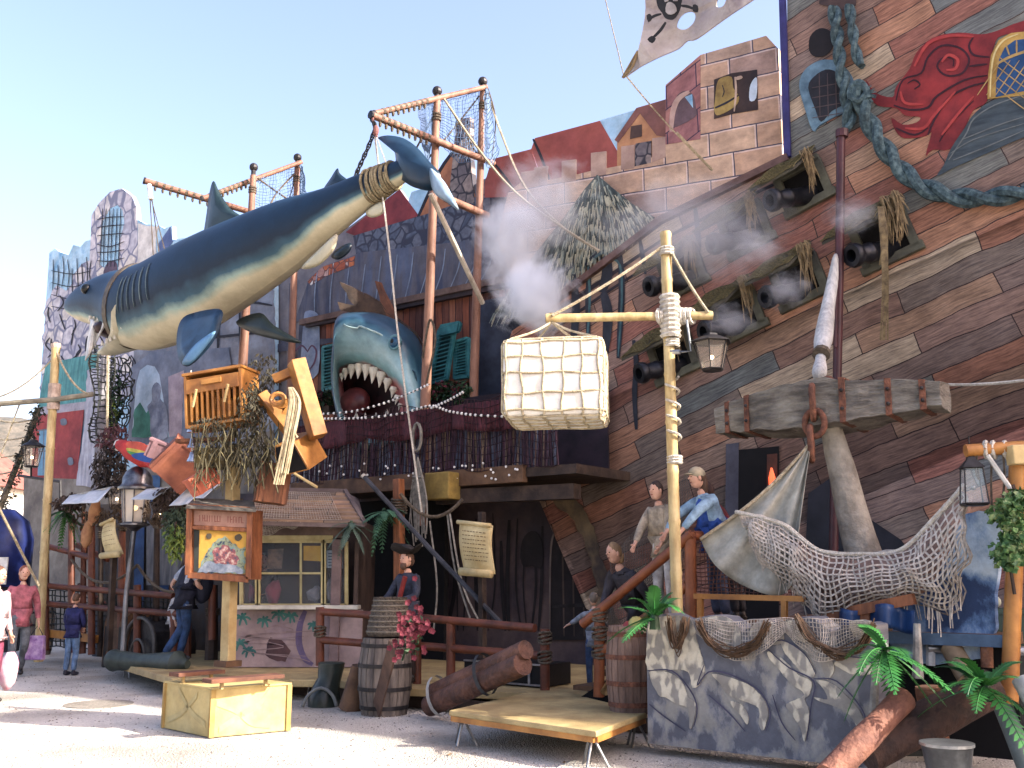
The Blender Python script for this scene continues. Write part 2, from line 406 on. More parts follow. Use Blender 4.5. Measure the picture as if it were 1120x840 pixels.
def cm2(pts, k=5, closed=True):
    """smooth closed 2-D pixel outline"""
    n = len(pts); o = []
    for i in range(n):
        p0, p1, p2, p3 = [Vector(pts[(i+j) % n]) for j in (-1, 0, 1, 2)]
        for j in range(k):
            t = j/k; q = .5*((2*p1)+(p2-p0)*t+(2*p0-5*p1+4*p2-p3)*t*t+(3*p1-p0-3*p2+p3)*t*t*t); o.append((q.x, q.y))
    return o
def paint(name, pts, d, m, parent, th=.006, uvf=None, smooth=0, bev=0):
    """flat shape on a plane parallel to the facade, outline given in photo pixels"""
    if smooth: pts = cm2(pts, smooth)
    return MB().prism([D(x, y, d) for x, y in pts], -N*th).build(name, m, parent, uvf=uvf, bev=bev)
def paint_many(name, polys, d, m, parent, th=.006, smooth=0, uvf=None):
    mb = MB()
    for i, pts in enumerate(polys):
        if smooth: pts = cm2(pts, smooth)
        mb.prism([D(x, y, d-.0008*(i % 5)) for x, y in pts], -N*th)
    return mb.build(name, m, parent, uvf=uvf)
def rag(pts, amp=2.0, step=6, seed=1):
    """ragged pixel outline"""
    rd = random.Random(seed); o = []
    n = len(pts)
    for i in range(n):
        a = Vector(pts[i]); b = Vector(pts[(i+1) % n]); L = (b-a).length; k = max(1, int(L/step))
        nn = Vector((-(b-a).y, (b-a).x))/max(L, 1e-6)
        for j in range(k):
            q = a.lerp(b, j/k) + (nn*rd.uniform(-amp, amp) if j else nn*0); o.append((q.x, q.y))
    return o
# ================================================================ GROUND
def ground_mat():
    m = bpy.data.materials.new('light gravel asphalt'); m.use_nodes = True; t = m.node_tree; b = t.nodes['Principled BSDF']; L = t.links.new; Nn = t.nodes.new
    b.inputs['Roughness'].default_value = .9
    tc = Nn('ShaderNodeTexCoord')
    n1 = Nn('ShaderNodeTexNoise'); n1.inputs['Scale'].default_value = .55; n1.inputs['Detail'].default_value = 5
    n2 = Nn('ShaderNodeTexNoise'); n2.inputs['Scale'].default_value = 26; n2.inputs['Detail'].default_value = 8; n2.inputs['Roughness'].default_value = .8
    n3 = Nn('ShaderNodeTexVoronoi'); n3.inputs['Scale'].default_value = 55
    for x in (n1, n2, n3): L(tc.outputs['Object'], x.inputs[0])
    r1 = Nn('ShaderNodeValToRGB'); r1.color_ramp.elements[0].color = lin((158, 150, 138)); r1.color_ramp.elements[1].color = lin((214, 208, 198)); r1.color_ramp.elements[0].position = .35; r1.color_ramp.elements[1].position = .6
    r2 = Nn('ShaderNodeValToRGB'); r2.color_ramp.elements[0].color = (.42, .4, .37, 1); r2.color_ramp.elements[1].color = (1.15, 1.15, 1.15, 1); r2.color_ramp.elements[0].position = .3; r2.color_ramp.elements[1].position = .6
    L(n1.outputs[0], r1.inputs[0]); L(n2.outputs[0], r2.inputs[0])
    mx = Nn('ShaderNodeMix'); mx.data_type = 'RGBA'; mx.blend_type = 'MULTIPLY'; mx.inputs[0].default_value = .75
    L(r1.outputs[0], mx.inputs[6]); L(r2.outputs[0], mx.inputs[7]); L(mx.outputs[2], b.inputs['Base Color'])
    bp = Nn('ShaderNodeBump'); bp.inputs['Strength'].default_value = .9; bp.inputs['Distance'].default_value = .03
    L(n3.outputs[0], bp.inputs['Height']); L(bp.outputs[0], b.inputs['Normal'])
    return m
mb = MB(); mb.add([(-900, -200, 0), (900, -200, 0), (900, 2500, 0), (-900, 2500, 0)], [(0, 1, 2, 3)])
tag(mb.build('ground', ground_mat()), None, None, kind='structure')
rd = random.Random(77); mb = MB()
for i in range(5200):
    y = rd.uniform(7.2, 19)**1.0; x = rd.uniform(-.56, .56)*y; s_ = rd.uniform(.006, .02)
    a = rd.uniform(0, 3.14); ca, sa = math.cos(a)*s_, math.sin(a)*s_
    mb.add([(x+ca, y+sa, 0), (x-sa*.8, y+ca*.8, 0), (x-ca, y-sa, 0), (x+sa*.7, y-ca*.7, 0), (x+ca*.2, y, s_*.7)], [(0, 1, 4), (1, 2, 4), (2, 3, 4), (3, 0, 4)])
tag(mb.build('gravel', mat('loose grey gravel', (176, 168, 156), (104, 98, 90), sc=6)), 'loose gravel chips scattered over the bright asphalt', 'gravel', kind='stuff')
# wooded hill far behind the left end
hm = mat('bare wooded hillside', (120, 112, 100), (84, 84, 78), sc=.6, rough=1, bump=.6)
def hillf(a, b):
    x = -190+210*a; y = 150+90*b
    return (x, y, 34*math.sin(math.pi*min(1, b*1.1))*(.55+.45*math.sin(2.4*a+1.0))*(1+.06*noise.noise(Vector((a*30, b*30, 0)))) - 1)
mb = MB(); mb.grid(hillf, 60, 24); tag(mb.build('hill', hm, smooth=True), None, None, kind='structure')

def vormat(name, palette, mortar, scale, width=.06, blot=.6):
    """painted rubble stone: cells with dark joints, UV metres"""
    m = bpy.data.materials.new(name); m.use_nodes = True; t = m.node_tree; b = t.nodes['Principled BSDF']; L = t.links.new; Nn = t.nodes.new
    b.inputs['Roughness'].default_value = .85
    uv = Nn('ShaderNodeUVMap'); wn = Nn('ShaderNodeTexNoise'); wn.inputs['Scale'].default_value = 2.2; L(uv.outputs[0], wn.inputs[0])
    vm = Nn('ShaderNodeVectorMath'); vm.operation = 'MULTIPLY_ADD'; vm.inputs[1].default_value = (.25, .25, 0); L(wn.outputs['Color'], vm.inputs[0]); L(uv.outputs[0], vm.inputs[2])
    v1 = Nn('ShaderNodeTexVoronoi'); v1.inputs['Scale'].default_value = scale; v2 = Nn('ShaderNodeTexVoronoi'); v2.feature = 'DISTANCE_TO_EDGE'; v2.inputs['Scale'].default_value = scale
    L(vm.outputs[0], v1.inputs[0]); L(vm.outputs[0], v2.inputs[0])
    sp = Nn('ShaderNodeSeparateColor'); L(v1.outputs['Color'], sp.inputs[0])
    rp = Nn('ShaderNodeValToRGB'); e = rp.color_ramp.elements; n = len(palette)
    e[0].color = lin(palette[0]); e[1].color = lin(palette[-1])
    for i in range(1, n-1): x = e.new(i/(n-1)); x.color = lin(palette[i])
    L(sp.outputs[0], rp.inputs[0])
    nz = Nn('ShaderNodeTexNoise'); nz.inputs['Scale'].default_value = scale*2.3; nz.inputs['Detail'].default_value = 7; L(uv.outputs[0], nz.inputs[0])
    cr = Nn('ShaderNodeValToRGB'); cr.color_ramp.elements[0].color = (.5, .5, .55, 1); cr.color_ramp.elements[1].color = (1.3, 1.3, 1.25, 1); cr.color_ramp.elements[0].position = .35; cr.color_ramp.elements[1].position = .65
    L(nz.outputs[0], cr.inputs[0])
    mx = Nn('ShaderNodeMix'); mx.data_type = 'RGBA'; mx.blend_type = 'MULTIPLY'; mx.inputs[0].default_value = blot; L(rp.outputs[0], mx.inputs[6]); L(cr.outputs[0], mx.inputs[7])
    er = Nn('ShaderNodeValToRGB'); er.color_ramp.elements[0].position = width*.4; er.color_ramp.elements[1].position = width
    L(v2.outputs[0], er.inputs[0])
    mo = Nn('ShaderNodeMix'); mo.data_type = 'RGBA'; mo.inputs[6].default_value = lin(mortar); L(er.outputs[0], mo.inputs[0]); L(mx.outputs[2], mo.inputs[7])
    L(mo.outputs[2], b.inputs['Base Color'])
    return m
def uvaff(slope, k=0.0):
    def f(co):
        u = co.dot(U); z = co.z; return (u*math.sqrt(1+slope*slope), z - slope*u - k*u*u)
    return f
def stroke(pts, w, k=4):
    """brush stroke outline (photo pixels) along a polyline, tapering"""
    n = len(pts); q = []
    for i in range(n-1):
        p0, p1, p2, p3 = [Vector(pts[max(0, min(n-1, i+j))]) for j in (-1, 0, 1, 2)]
        for j in range(k):
            t = j/k; q.append(.5*((2*p1)+(p2-p0)*t+(2*p0-5*p1+4*p2-p3)*t*t+(3*p1-p0-3*p2+p3)*t*t*t))
    q.append(Vector(pts[-1])); a = []; b = []; m = len(q)
    for i in range(m):
        tg = (q[min(i+1, m-1)]-q[max(i-1, 0)]); tg.normalize(); nn = Vector((-tg.y, tg.x))
        ww = w/2*(math.sin(math.pi*(.12+.8*i/(m-1)))**.5)
        a.append(tuple(q[i]+nn*ww)); b.append(tuple(q[i]-nn*ww))
    return a + b[::-1]
def strokes(name, lst, d, m, parent, th=.005):
    mb = MB()
    for i, (pts, w) in enumerate(lst):
        a = stroke(pts, w); n = len(a)//2
        for j in range(n-1):
            quad = [a[j], a[j+1], a[2*n-2-j], a[2*n-1-j]]
            mb.add([D(x, y, d-.0006*(i % 4)) for x, y in quad], [(0, 1, 2, 3)])
    return mb.build(name if len(lst) < 2 else name+'_pattern', m, parent)
dk = mat('dark painted line', (44, 44, 56), (28, 28, 36), sc=5)
bluish = mat('blue painted sky', (150, 200, 232), (106, 168, 214), sc=1.2, c3=(176, 214, 238))

# ================================================================ LEFT: PAINTED RUIN
DR = 13.8
fac = thing('ruin_facade', 'tall painted castle ruin panel with open stone arch against blue painted sky at far left', 'facade', P(-24, DR, 0))
sky_out = [(45, 760), (38, 560), (44, 420), (54, 276), (60, 272), (66, 276), (75, 279), (80, 268), (88, 270), (93, 264), (99, 262), (100, 235), (108, 222), (120, 210), (133, 206), (144, 214), (149, 226), (150, 240),
           (159, 245), (174, 247), (180, 250), (188, 247), (189, 262), (205, 260), (216, 266), (222, 270), (240, 272), (300, 300), (300, 760)]
paint('wall', sky_out, DR, bluish, fac, th=.12)
ruinm = vormat('painted rubble stone', [(188, 182, 188), (166, 164, 176), (208, 200, 194), (150, 150, 164), (196, 188, 180)], (112, 114, 134), 2.4, .09)
# stone arch with sky behind
arch_o = [(96, 300), (99, 262), (100, 236), (108, 222), (120, 210), (133, 206), (144, 214), (149, 226), (150, 246), (150, 300), (145, 330)]
arch_i = [(131, 300), (132, 262), (135, 245), (134, 230), (128, 224), (120, 228), (112, 242), (110, 262), (108, 300)]
mbp = MB()
ring = arch_o[:-1]; 
mbp.prism([D(x, y, DR-.012) for x, y in [(96, 316), (99, 262), (100, 236), (108, 222), (120, 210), (133, 206), (144, 214), (149, 226), (150, 246), (151, 316), (128, 320), (131, 262), (136, 244), (134, 230), (128, 224), (120, 228), (112, 242), (110, 262), (107, 316)]], -N*.01)
mbp.prism([D(x, y, DR-.013) for x, y in rag([(44, 430), (50, 330), (62, 312), (72, 318), (84, 296), (96, 285), (110, 290), (131, 300), (150, 300), (160, 320), (180, 340), (180, 420), (120, 440)], 2)], -N*.01)
mbp.build('painted_stonework', ruinm, fac, uvf=uvaff(0))
paint('painted_sunlit_edge', [(151, 244), (160, 247), (173, 248), (170, 262), (172, 300), (165, 320), (150, 318)], DR-.016, mat('sunlit stone tone', (232, 226, 218), (200, 194, 190), sc=4), fac)  # white tone paints in the sunlit right-facing edge of the ruin
paint('painted_doorway', cm2([(114, 318), (113, 298), (118, 287), (126, 286), (128, 296), (127, 318)], 3), DR-.02, mat('dusky doorway', (104, 86, 108), (70, 60, 84), sc=3), fac)
paint('painted_roof', [(172, 268), (186, 248), (189, 264), (176, 284)], DR-.014, mat('violet blue roof', (96, 120, 170), (76, 96, 150), sc=3), fac)
paint('painted_hills', rag([(172, 290), (190, 272), (208, 262), (222, 270), (240, 276), (240, 330), (170, 330)], 1.2), DR-.010, mat('cyan painted hills', (120, 196, 222), (92, 168, 204), sc=2), fac)
rd = random.Random(3); bars = []
for i in range(9):
    x = 58+i*5.2; y0 = 286+rd.uniform(-6, 10); bars.append(([(x, y0), (x+rd.uniform(-2, 2), y0+16), (x+rd.uniform(-2, 2), y0+34)], 1.1))
for i in range(4): bars.append(([(56, 296+i*13), (80, 300+i*12+rd.uniform(-4, 4)), (100, 296+i*10)], 1.0))
for i in range(6):
    x = 110+i*4; bars.append(([(x+2, 228), (x+rd.uniform(-1, 1), 258), (x-1, 292)], 1.1))
for i in range(6): bars.append(([(106, 240+i*9), (120, 240+i*9+rd.uniform(-3, 3)), (136, 237+i*9)], 1.1))
for i in range(26):
    x = rd.uniform(50, 150); y = rd.uniform(320, 400); bars.append(([(x, y), (x+rd.uniform(-5, 5), y+8), (x+rd.uniform(-8, 8), y+17)], 1.6))
strokes('painted_branches', bars, DR-.03, dk, fac)
teal_p = mat('teal painted boards', (84, 160, 160), (56, 124, 130), sc=2.2, st=(5, 5, .6))
paint('painted_teal_roof', [(41, 448), (50, 398), (106, 386), (100, 443)], DR-.035, teal_p, fac)
paint('painted_eave', [(36, 455), (38, 446), (102, 438), (101, 447)], DR-.045, mat('pale eave', (176, 170, 180), (140, 136, 150), sc=3), fac)
paint('painted_red_house', [(34, 522), (37, 455), (92, 447), (84, 524)], DR-.040, mat('red painted wall', (178, 64, 60), (136, 46, 50), sc=1.5, c3=(160, 56, 58)), fac)
paint('painted_window', [(41, 520), (43, 471), (55, 469), (53, 520)], DR-.050, mat('light blue shutter', (120, 176, 206), (84, 140, 176), sc=2), fac)
strokes('painted_window_frame', [([(48, 469), (47, 520)], 1.2), ([(41, 471), (56, 469)], 1.6), ([(42, 494), (54, 493)], 1), ([(66, 462), (73, 461)], 8), ([(74, 505), (80, 504)], 9)], DR-.055, mat('grey blue trim', (112, 122, 140), sc=4), fac)
paint('painted_lower_wall', [(22, 760), (26, 522), (120, 520), (300, 470), (300, 760)], DR-.03, mat('grey brown painted wall', (140, 132, 120), (96, 90, 86), sc=1.2, c3=(120, 110, 100)), fac)
paint('painted_far_town', rag([(150, 330), (165, 322), (182, 328), (206, 300), (226, 306), (240, 292), (300, 318), (300, 480), (140, 480)], 1.5), DR-.022, mat('misty blue grey town paint', (140, 148, 162), (104, 114, 134), sc=1.5, c3=(124, 126, 136)), fac)
strokes('painted_town_lines', [([(210, 306), (212, 380)], 2), ([(240, 300), (238, 390)], 3), ([(205, 340), (260, 330), (298, 334)], 3), ([(206, 372), (298, 362)], 3), ([(262, 306), (262, 380)], 2), ([(280, 316), (246, 344)], 2)], DR-.04, dk, fac)
# white bark pier and arched garden picture
paint('painted_pale_trunk', rag([(95, 405), (116, 400), (112, 470), (106, 534), (83, 531), (92, 470)], 1.0), DR-.06, mat('pale bark', (196, 196, 206), (150, 150, 168), sc=2, st=(4, 4, .7)), fac)
paint('painted_net', [(103, 450), (113, 420), (112, 480), (104, 482)], DR-.064, vormat('painted mesh', [(170, 166, 176), (150, 148, 160)], (50, 50, 60), 4, .12), fac, uvf=uvaff(0))
paint('painted_stucco', [(140, 485), (143, 402), (165, 385), (250, 380), (262, 470), (260, 490)], DR-.062, mat('grey blue stucco', (132, 140, 158), (96, 106, 128), sc=1.3), fac)
gard = [(144, 478), (149, 420), (153, 405), (161, 399), (169, 401), (174, 410), (179, 440), (185, 478)]
paint('painted_garden_sky', gard, DR-.068, mat('pale painted air', (196, 214, 230), (170, 196, 218), sc=2), fac)
paint('painted_garden', rag([(144, 478), (147, 448), (153, 440), (160, 452), (168, 440), (176, 446), (184, 478)], 1), DR-.074, mat('green garden paint', (74, 150, 128), (48, 112, 96), sc=2.5), fac)
paint('painted_statue', cm2([(166, 478), (164, 455), (161, 445), (166, 438), (166, 425), (171, 418), (176, 424), (175, 436), (182, 446), (183, 478)], 3), DR-.08, mat('blue grey figure paint', (150, 158, 176), (96, 104, 130), sc=3), fac)
paint('painted_pink_panel', [(185, 478), (184, 412), (201, 405), (198, 476)], DR-.07, mat('pinkish plaster paint', (176, 158, 166), (150, 132, 146), sc=3), fac)
paint_many('painted_shopfront', [[(120, 560), (135, 560), (133, 700), (116, 700)], [(160, 520), (175, 520), (172, 660), (155, 660)]], DR-.07, mat('blue painted pillar', (60, 100, 150), (40, 76, 120), sc=3), fac)
# branch net drape with blossom left of the garden picture
vine = thing('hanging_branch_net', 'strip of dark netting with ivy and blossom hanging beside the arched garden picture', 'netting', D(125, 400, 13.2))
mb = MB(); net(mb, lambda a, b: D(118+24*a+3*math.sin(b*5), 392+92*b, 13.2), 7, 14, .018, wob=.12); mb.build('net', net_dk, vine)
mb = MB(); leaves(mb, D(124, 440, 13.1), (.22, .15, .9), 260, .16, 3); mb.build('ivy', leaf_dk, vine)
mb = MB(); leaves(mb, D(121, 455, 13.0), (.15, .1, .4), 90, .13, 4); mb.build('blossom', leaf_ye, vine)
tr = thing('net_wrapped_mast', 'pale rope and net wrapped mast hanging under the shark mouth', 'mast', D(112, 540, 12.6))
mb = MB(); mb.tube([D(108, 540, 12.6), D(112, 460, 12.6), D(116, 385, 12.6)], [.16, .13, .1], 10); mb.build('pole', mat('grey shaft', (150, 148, 152), (110, 108, 118), sc=4), tr)
mb = MB(); net(mb, lambda a, b: D(112, 380+105*b, 12.6)+Vector((math.cos(a*6.28)*.24, math.sin(a*6.28)*.24, 0))*(1+.25*math.sin(b*9)), 8, 16, .016, wob=.05); mb.build('net', net_dk, tr)
mb = MB(); mb.tube(sag(D(118, 370, 12.3), D(117, 486, 12.3), 0), .03, 5); mb.build('rope', rope_m, tr)

# ================================================================ CENTRE: PAINTED VILLAGE
DV = 13.95
vil = thing('village_facade', 'painted old town panel with slate roof, stone chimney and half timbered walls behind the masts', 'facade', P(-14, DV, 0))
stucco = mat('lilac grey painted plaster', (146, 138, 140), (106, 104, 114), sc=1.4, c3=(128, 124, 130))
vout = [(225, 780), (225, 300), (330, 262), (382, 248), (437, 207), (456, 235), (480, 186), (503, 150), (560, 150), (620, 200), (700, 240), (700, 700)]
paint('wall', vout[:-6] + [(480, 224), (540, 190), (620, 210), (700, 240), (700, 780)], DV, stucco, vil, th=.1)
paint('painted_sky', [(446, 222), (450, 210), (466, 205), (480, 212), (474, 240), (456, 238)], DV-.012, bluish, vil)
paint('painted_red_roof', [(378, 254), (437, 207), (458, 236), (392, 259)], DV-.02, mat('crimson painted roof', (158, 58, 62), (122, 44, 52), sc=2), vil)
paint('painted_gable', [(456, 240), (481, 186), (500, 160), (520, 215), (520, 250), (460, 250)], DV-.024, mat('ochre orange paint', (192, 120, 78), (150, 90, 62), sc=2), vil)
paint('painted_gable_edge', stroke([(455, 242), (480, 188), (500, 160)], 3.5), DV-.03, dk, vil)
stone_c = vormat('painted round stones', [(150, 132, 122), (118, 106, 104), (96, 88, 92), (166, 150, 136)], (44, 42, 50), 4.2, .1)
paint('chimney', [(490, 224), (496, 165), (498, 134), (500, 131), (514, 128), (514, 168), (519, 222)], DV-.04, stone_c, vil, th=.13, uvf=uvaff(0))
darkst = vormat('painted dark roof tiles', [(88, 96, 112), (70, 78, 96), (104, 106, 116)], (46, 50, 66), 4.5, .12)
paint('painted_tiles', [(386, 258), (470, 233), (530, 212), (585, 200), (615, 228), (640, 250), (640, 300), (540, 272), (392, 292)], DV-.034, darkst, vil, uvf=uvaff(0))
slate = mat('blue slate painted roof', (92, 102, 128), (66, 74, 100), sc=.9, c3=(100, 98, 108), st=(3, 3, .5))
paint('painted_slate_roof', [(322, 352), (338, 305), (352, 292), (395, 276), (560, 258), (600, 262), (590, 300), (483, 318), (340, 350)], DV-.042, slate, vil)
paint('painted_tile_ridge', [(336, 308), (352, 292), (388, 280), (387, 290), (356, 302), (340, 312)], DV-.05, vormat('orange tile ends', [(190, 110, 70), (150, 76, 54), (206, 200, 196)], (90, 60, 60), 6, .08), vil, uvf=uvaff(0))
seams = []
for i in range(15):
    x = 344+i*17.5; y1 = 348-(x-340)*.205; y0 = 297-(x-345)*.16 if x < 400 else 282-(x-400)*.12
    seams.append(([(x-3+ (400-x)*.06, y1), (x, (y0+y1)/2), (x+3, y0)], 1.3))
strokes('painted_roof_seams', seams, DV-.055, mat('pale seam', (140, 156, 180), sc=4), vil)
mb = MB(); mb.beam(D(330, 353, DV-.12), D(585, 299, DV-.12), .14, .12); mb.build('eave_board', mat('brown eave', (134, 106, 92), (98, 74, 66), sc=3), vil)
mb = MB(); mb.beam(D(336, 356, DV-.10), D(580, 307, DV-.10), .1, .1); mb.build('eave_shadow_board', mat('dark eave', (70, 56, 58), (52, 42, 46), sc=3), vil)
wallp = brickmat('vertical brown boards', [(134, 80, 60), (110, 70, 58), (92, 62, 56), (146, 96, 74)], (48, 34, 36), 9, .17, .012, streak=(.6, 6), scn=3)
paint('board_wall', [(340, 470), (340, 358), (580, 308), (600, 330), (600, 470)], DV-.03, wallp, vil, uvf=lambda co: (co.z, co.dot(U)))
paint('painted_dark_bay', [(522, 470), (524, 330), (560, 322), (640, 340), (640, 560), (522, 560)], DV-.05, mat('deep blue grey bay', (64, 72, 92), (44, 50, 68), sc=2), vil)
# half timbering below the shark
tw = []
for a, b, w in (((226, 392), (364, 372), 9), ((232, 420), (345, 405), 5), ((262, 392), (262, 470), 5), ((238, 470), (240, 390), 6), ((212, 400), (208, 480), 5), ((296, 385), (296, 470), 5),
                ((330, 350), (330, 480), 8), ((268, 392), (292, 358), 4), ((292, 392), (268, 360), 4), ((235, 365), (300, 352), 5), ((300, 360), (328, 400), 4), ((318, 310), (318, 480), 5)):
    tw.append(([a, ((a[0]+b[0])/2, (a[1]+b[1])/2), b], w))
strokes('painted_timbering', tw, DV-.06, mat('grey blue timbering', (80, 84, 102), (58, 62, 80), sc=3), vil)
paint('painted_arch_window', cm2([(330, 408), (332, 350), (336, 340), (346, 342), (349, 355), (348, 408)], 3), DV-.065, mat('pale arched window', (150, 166, 190), (110, 128, 160), sc=3), vil)
strokes('painted_scrollwork', [([(338, 405), (344, 396), (346, 384), (341, 378), (336, 385)], 2), ([(322, 385), (330, 378), (336, 384)], 2), ([(250, 412), (258, 404), (266, 410), (275, 402), (285, 409)], 5), ([(196, 460), (203, 448), (200, 436)], 3), ([(240, 356), (246, 346), (240, 338)], 2)],
        DV-.07, mat('plum painted ornament', (110, 70, 96), (80, 56, 80), sc=4), vil)
# small brown gable and slate cone behind the smoke
paint('painted_small_gable', [(582, 300), (584, 262), (594, 222), (604, 204), (628, 238), (620, 300)], DV-.06, mat('faded brown gable', (122, 92, 90), (94, 70, 74), sc=2), vil)
strokes('painted_gable_boards', [([(603, 200), (616, 216), (630, 236)], 3), ([(604, 206), (594, 226), (585, 250)], 3)], DV-.066, mat('grey barge board', (150, 140, 140), sc=3), vil)
paint('painted_bay', [(536, 300), (540, 262), (585, 254), (590, 300)], DV-.064, mat('faded brown bay', (110, 92, 96), (86, 74, 84), sc=2), vil)
# teal louvred shutters, real ones hung askew
teal_s = mat('teal shutter paint', (58, 142, 148), (36, 104, 116), sc=4, rough=.5)
def shutter(q, d):
    a, b, c, e = [D(x, y, d) for x, y in q]     # tl, tr, br, bl
    root = MB(); root.beam(a, e, .09, .05, N); root.beam(b, c, .09, .05, N); root.beam(a, b, .05, .09, N); root.beam(e, c, .05, .09, N)
    o = root.build('shutter', teal_s, vil)
    s = MB(); n = 13
    for i in range(1, n):
        l = a.lerp(e, i/n); r = b.lerp(c, i/n); s.prism([l, r, r+N*.05-W*.035, l+N*.05-W*.035], W*.012)
    s.build('louvre', teal_s, o)
    MB().prism([a-N*.02, b-N*.02, c-N*.02, e-N*.02], -N*.01).build('backing', mat('shutter dark', (30, 70, 78), sc=3), o)
shutter([(481, 361), (498, 356), (488, 415), (471, 420)], 13.45)
shutter([(499, 374), (512, 370), (512, 412), (498, 414)], 13.55)
shutter([(354, 380), (368, 377), (367, 424), (354, 427)], 13.5)
shutter([(483, 357), (503, 353), (501, 362), (484, 366)], 13.35)
fb = mat('maroon flower', (120, 40, 60), (80, 28, 44), sc=8)
for i, (x, y, r) in enumerate(((355, 437, 13), (488, 428, 17), (508, 430, 10))):
    c = D(x, y, 13.3); k = px_m(c)
    t = thing('flower_box', ['dark green flower box under the left teal shutter', 'dark green flower box under the two tilted teal shutters', 'small flower box at the right of the tilted teal shutters'][i], 'flower box', c-W*.3, 'flower boxes under the shutters')
    mb = MB(); leaves(mb, c, (r*k, .25, .22), 420, .11, i); mb.build('foliage', leaf_dk, t)
    mb = MB(); leaves(mb, c+N*.12+W*.05, (r*k*.8, .2, .15), 60, .08, i+9); mb.build('blossom', fb, t)
    mb = MB(); mb.beam(c-U*r*k-W*.22, c+U*r*k-W*.22, .2, .14); mb.build('trough', wood_dk, t)

# ================================================================ CASTLE
DC = 13.78
cas = thing('castle_facade', 'painted pink block castle with battlements and bell tower behind the thatched roof', 'facade', P(-7, DC, 0))
brk = brickmat('painted pink blocks', [(186, 154, 130), (170, 138, 118), (198, 168, 142), (178, 152, 134), (160, 134, 122), (192, 158, 132)], (70, 68, 84), .8, .40, .012, streak=(1.2, 2), scn=2.5, light=(236, 214, 206), amt=.45, warp=.012)
BU = uvaff(-.09)
cpts = [(545, 240), (548, 215), (562, 200), (570, 198), (570, 188), (584, 186), (585, 198), (584, 183), (599, 181), (598, 197), (614, 194), (614, 176), (630, 174), (630, 191), (646, 187), (646, 167), (663, 165), (663, 184), (679, 181), (679, 160), (694, 158),
        (713, 151), (728, 148), (728, 93), (766, 60), (838, 39), (851, 53), (854, 120), (856, 172), (870, 290), (800, 420), (600, 420), (560, 330), (560, 262)]
paint('wall', [(543, 262), (556, 210), (570, 199), (584, 198), (598, 197), (614, 194), (630, 191), (646, 187), (663, 184), (679, 181), (694, 178), (713, 172), (728, 166), (728, 93), (766, 60), (838, 39), (851, 53), (856, 172), (880, 290), (860, 330), (600, 360), (570, 330)], DC, brk, cas, th=.12, uvf=BU)
for q in ([(570, 204), (570, 188), (585, 186), (585, 204)], [(584, 203), (584, 183), (599, 181), (598, 203)], [(614, 200), (614, 176), (630, 174), (630, 198)], [(646, 194), (646, 167), (663, 165), (663, 191)], [(679, 186), (679, 160), (694, 158), (694, 184)], [(713, 178), (713, 151), (728, 149), (728, 172)]):
    paint('merlon', q, DC-.004, mat('sandy merlon', (196, 160, 138), (168, 132, 118), sc=2.5, c3=(182, 146, 128)), cas, th=.16, bev=.01)
paint('merlon', [(694, 182), (695, 157), (712, 154), (712, 178)], DC-.003, stone_c, cas, th=.15, uvf=uvaff(0))
roof_r = mat('brick red painted roof', (176, 84, 72), (148, 66, 60), sc=1.2, c3=(162, 76, 68))
paint('painted_roof', [(530, 200), (538, 174), (581, 163), (590, 190), (575, 215), (530, 216)], DC+.03, roof_r, cas)
paint('painted_roof', [(581, 163), (585, 151), (656, 132), (678, 170), (676, 196), (596, 205)], DC+.024, roof_r, cas)
paint('painted_roof_edge', stroke([(583, 152), (592, 172), (602, 200)], 3), DC+.016, dk, cas)
paint('painted_roof_edge', stroke([(537, 175), (550, 190), (566, 212)], 2.5), DC+.018, dk, cas)
paint('painted_sky', [(655, 132), (696, 120), (700, 140), (680, 172), (668, 152)], DC+.034, bluish, cas)
paint('painted_gable_house', [(675, 190), (675, 150), (697, 119), (728, 110), (730, 190)], DC+.02, mat('orange plaster paint', (204, 144, 94), (172, 112, 76), sc=2), cas)
paint('painted_gable_roof', [(672, 153), (696, 118), (730, 108), (730, 150), (718, 148), (700, 124), (676, 156)], DC+.012, mat('brown painted roof', (146, 90, 78), (112, 70, 66), sc=2), cas)
paint('painted_gable_window', [(689, 152), (690, 138), (702, 136), (702, 149)], DC+.010, mat('dark window paint', (92, 66, 58), sc=4), cas)
# tower openings: shaded side face, bell opening, slit of sky
brk2 = brickmat('painted shaded pink blocks', [(150, 104, 104), (132, 90, 96), (164, 116, 108)], (52, 48, 68), .6, .4, .012, streak=(1.5, 2), scn=2.5, amt=.5, warp=.012)
paint('painted_tower_side', [(728, 158), (728, 93), (766, 60), (766, 152)], DC-.008, brk2, cas, uvf=uvaff(.45))
paint('painted_tower_arch', cm2([(733, 140), (735, 118), (741, 104), (750, 99), (758, 104), (761, 118), (760, 128)], 3), DC-.014, mat('brown grey recess', (120, 92, 96), (92, 72, 80), sc=3), cas)
paint('painted_arch_sky', [(749, 106), (757, 103), (758, 118)], DC-.018, bluish, cas)
strokes('painted_arch_edge', [([(734, 144), (736, 122), (742, 108), (754, 100)], 6)], DC-.02, mat('pale brick edge', (212, 178, 160), (190, 150, 136), sc=4), cas)
bellbg = [(781, 130), (781, 87), (800, 80), (828, 76), (829, 120), (803, 124)]
paint('painted_belfry', bellbg, DC-.014, mat('dark belfry', (74, 54, 48), (46, 36, 38), sc=3), cas)
paint('painted_bell', cm2([(782, 110), (784, 92), (789, 85), (800, 84), (802, 96), (808, 105), (806, 114), (795, 122), (784, 126), (781, 119)], 3), DC-.02, mat('ochre bell paint', (178, 148, 74), (128, 100, 50), sc=3), cas)
strokes('painted_bell_rim', [([(782, 118), (795, 112), (808, 104)], 2.2), ([(790, 93), (792, 100), (790, 106)], 1.2)], DC-.026, dk, cas)
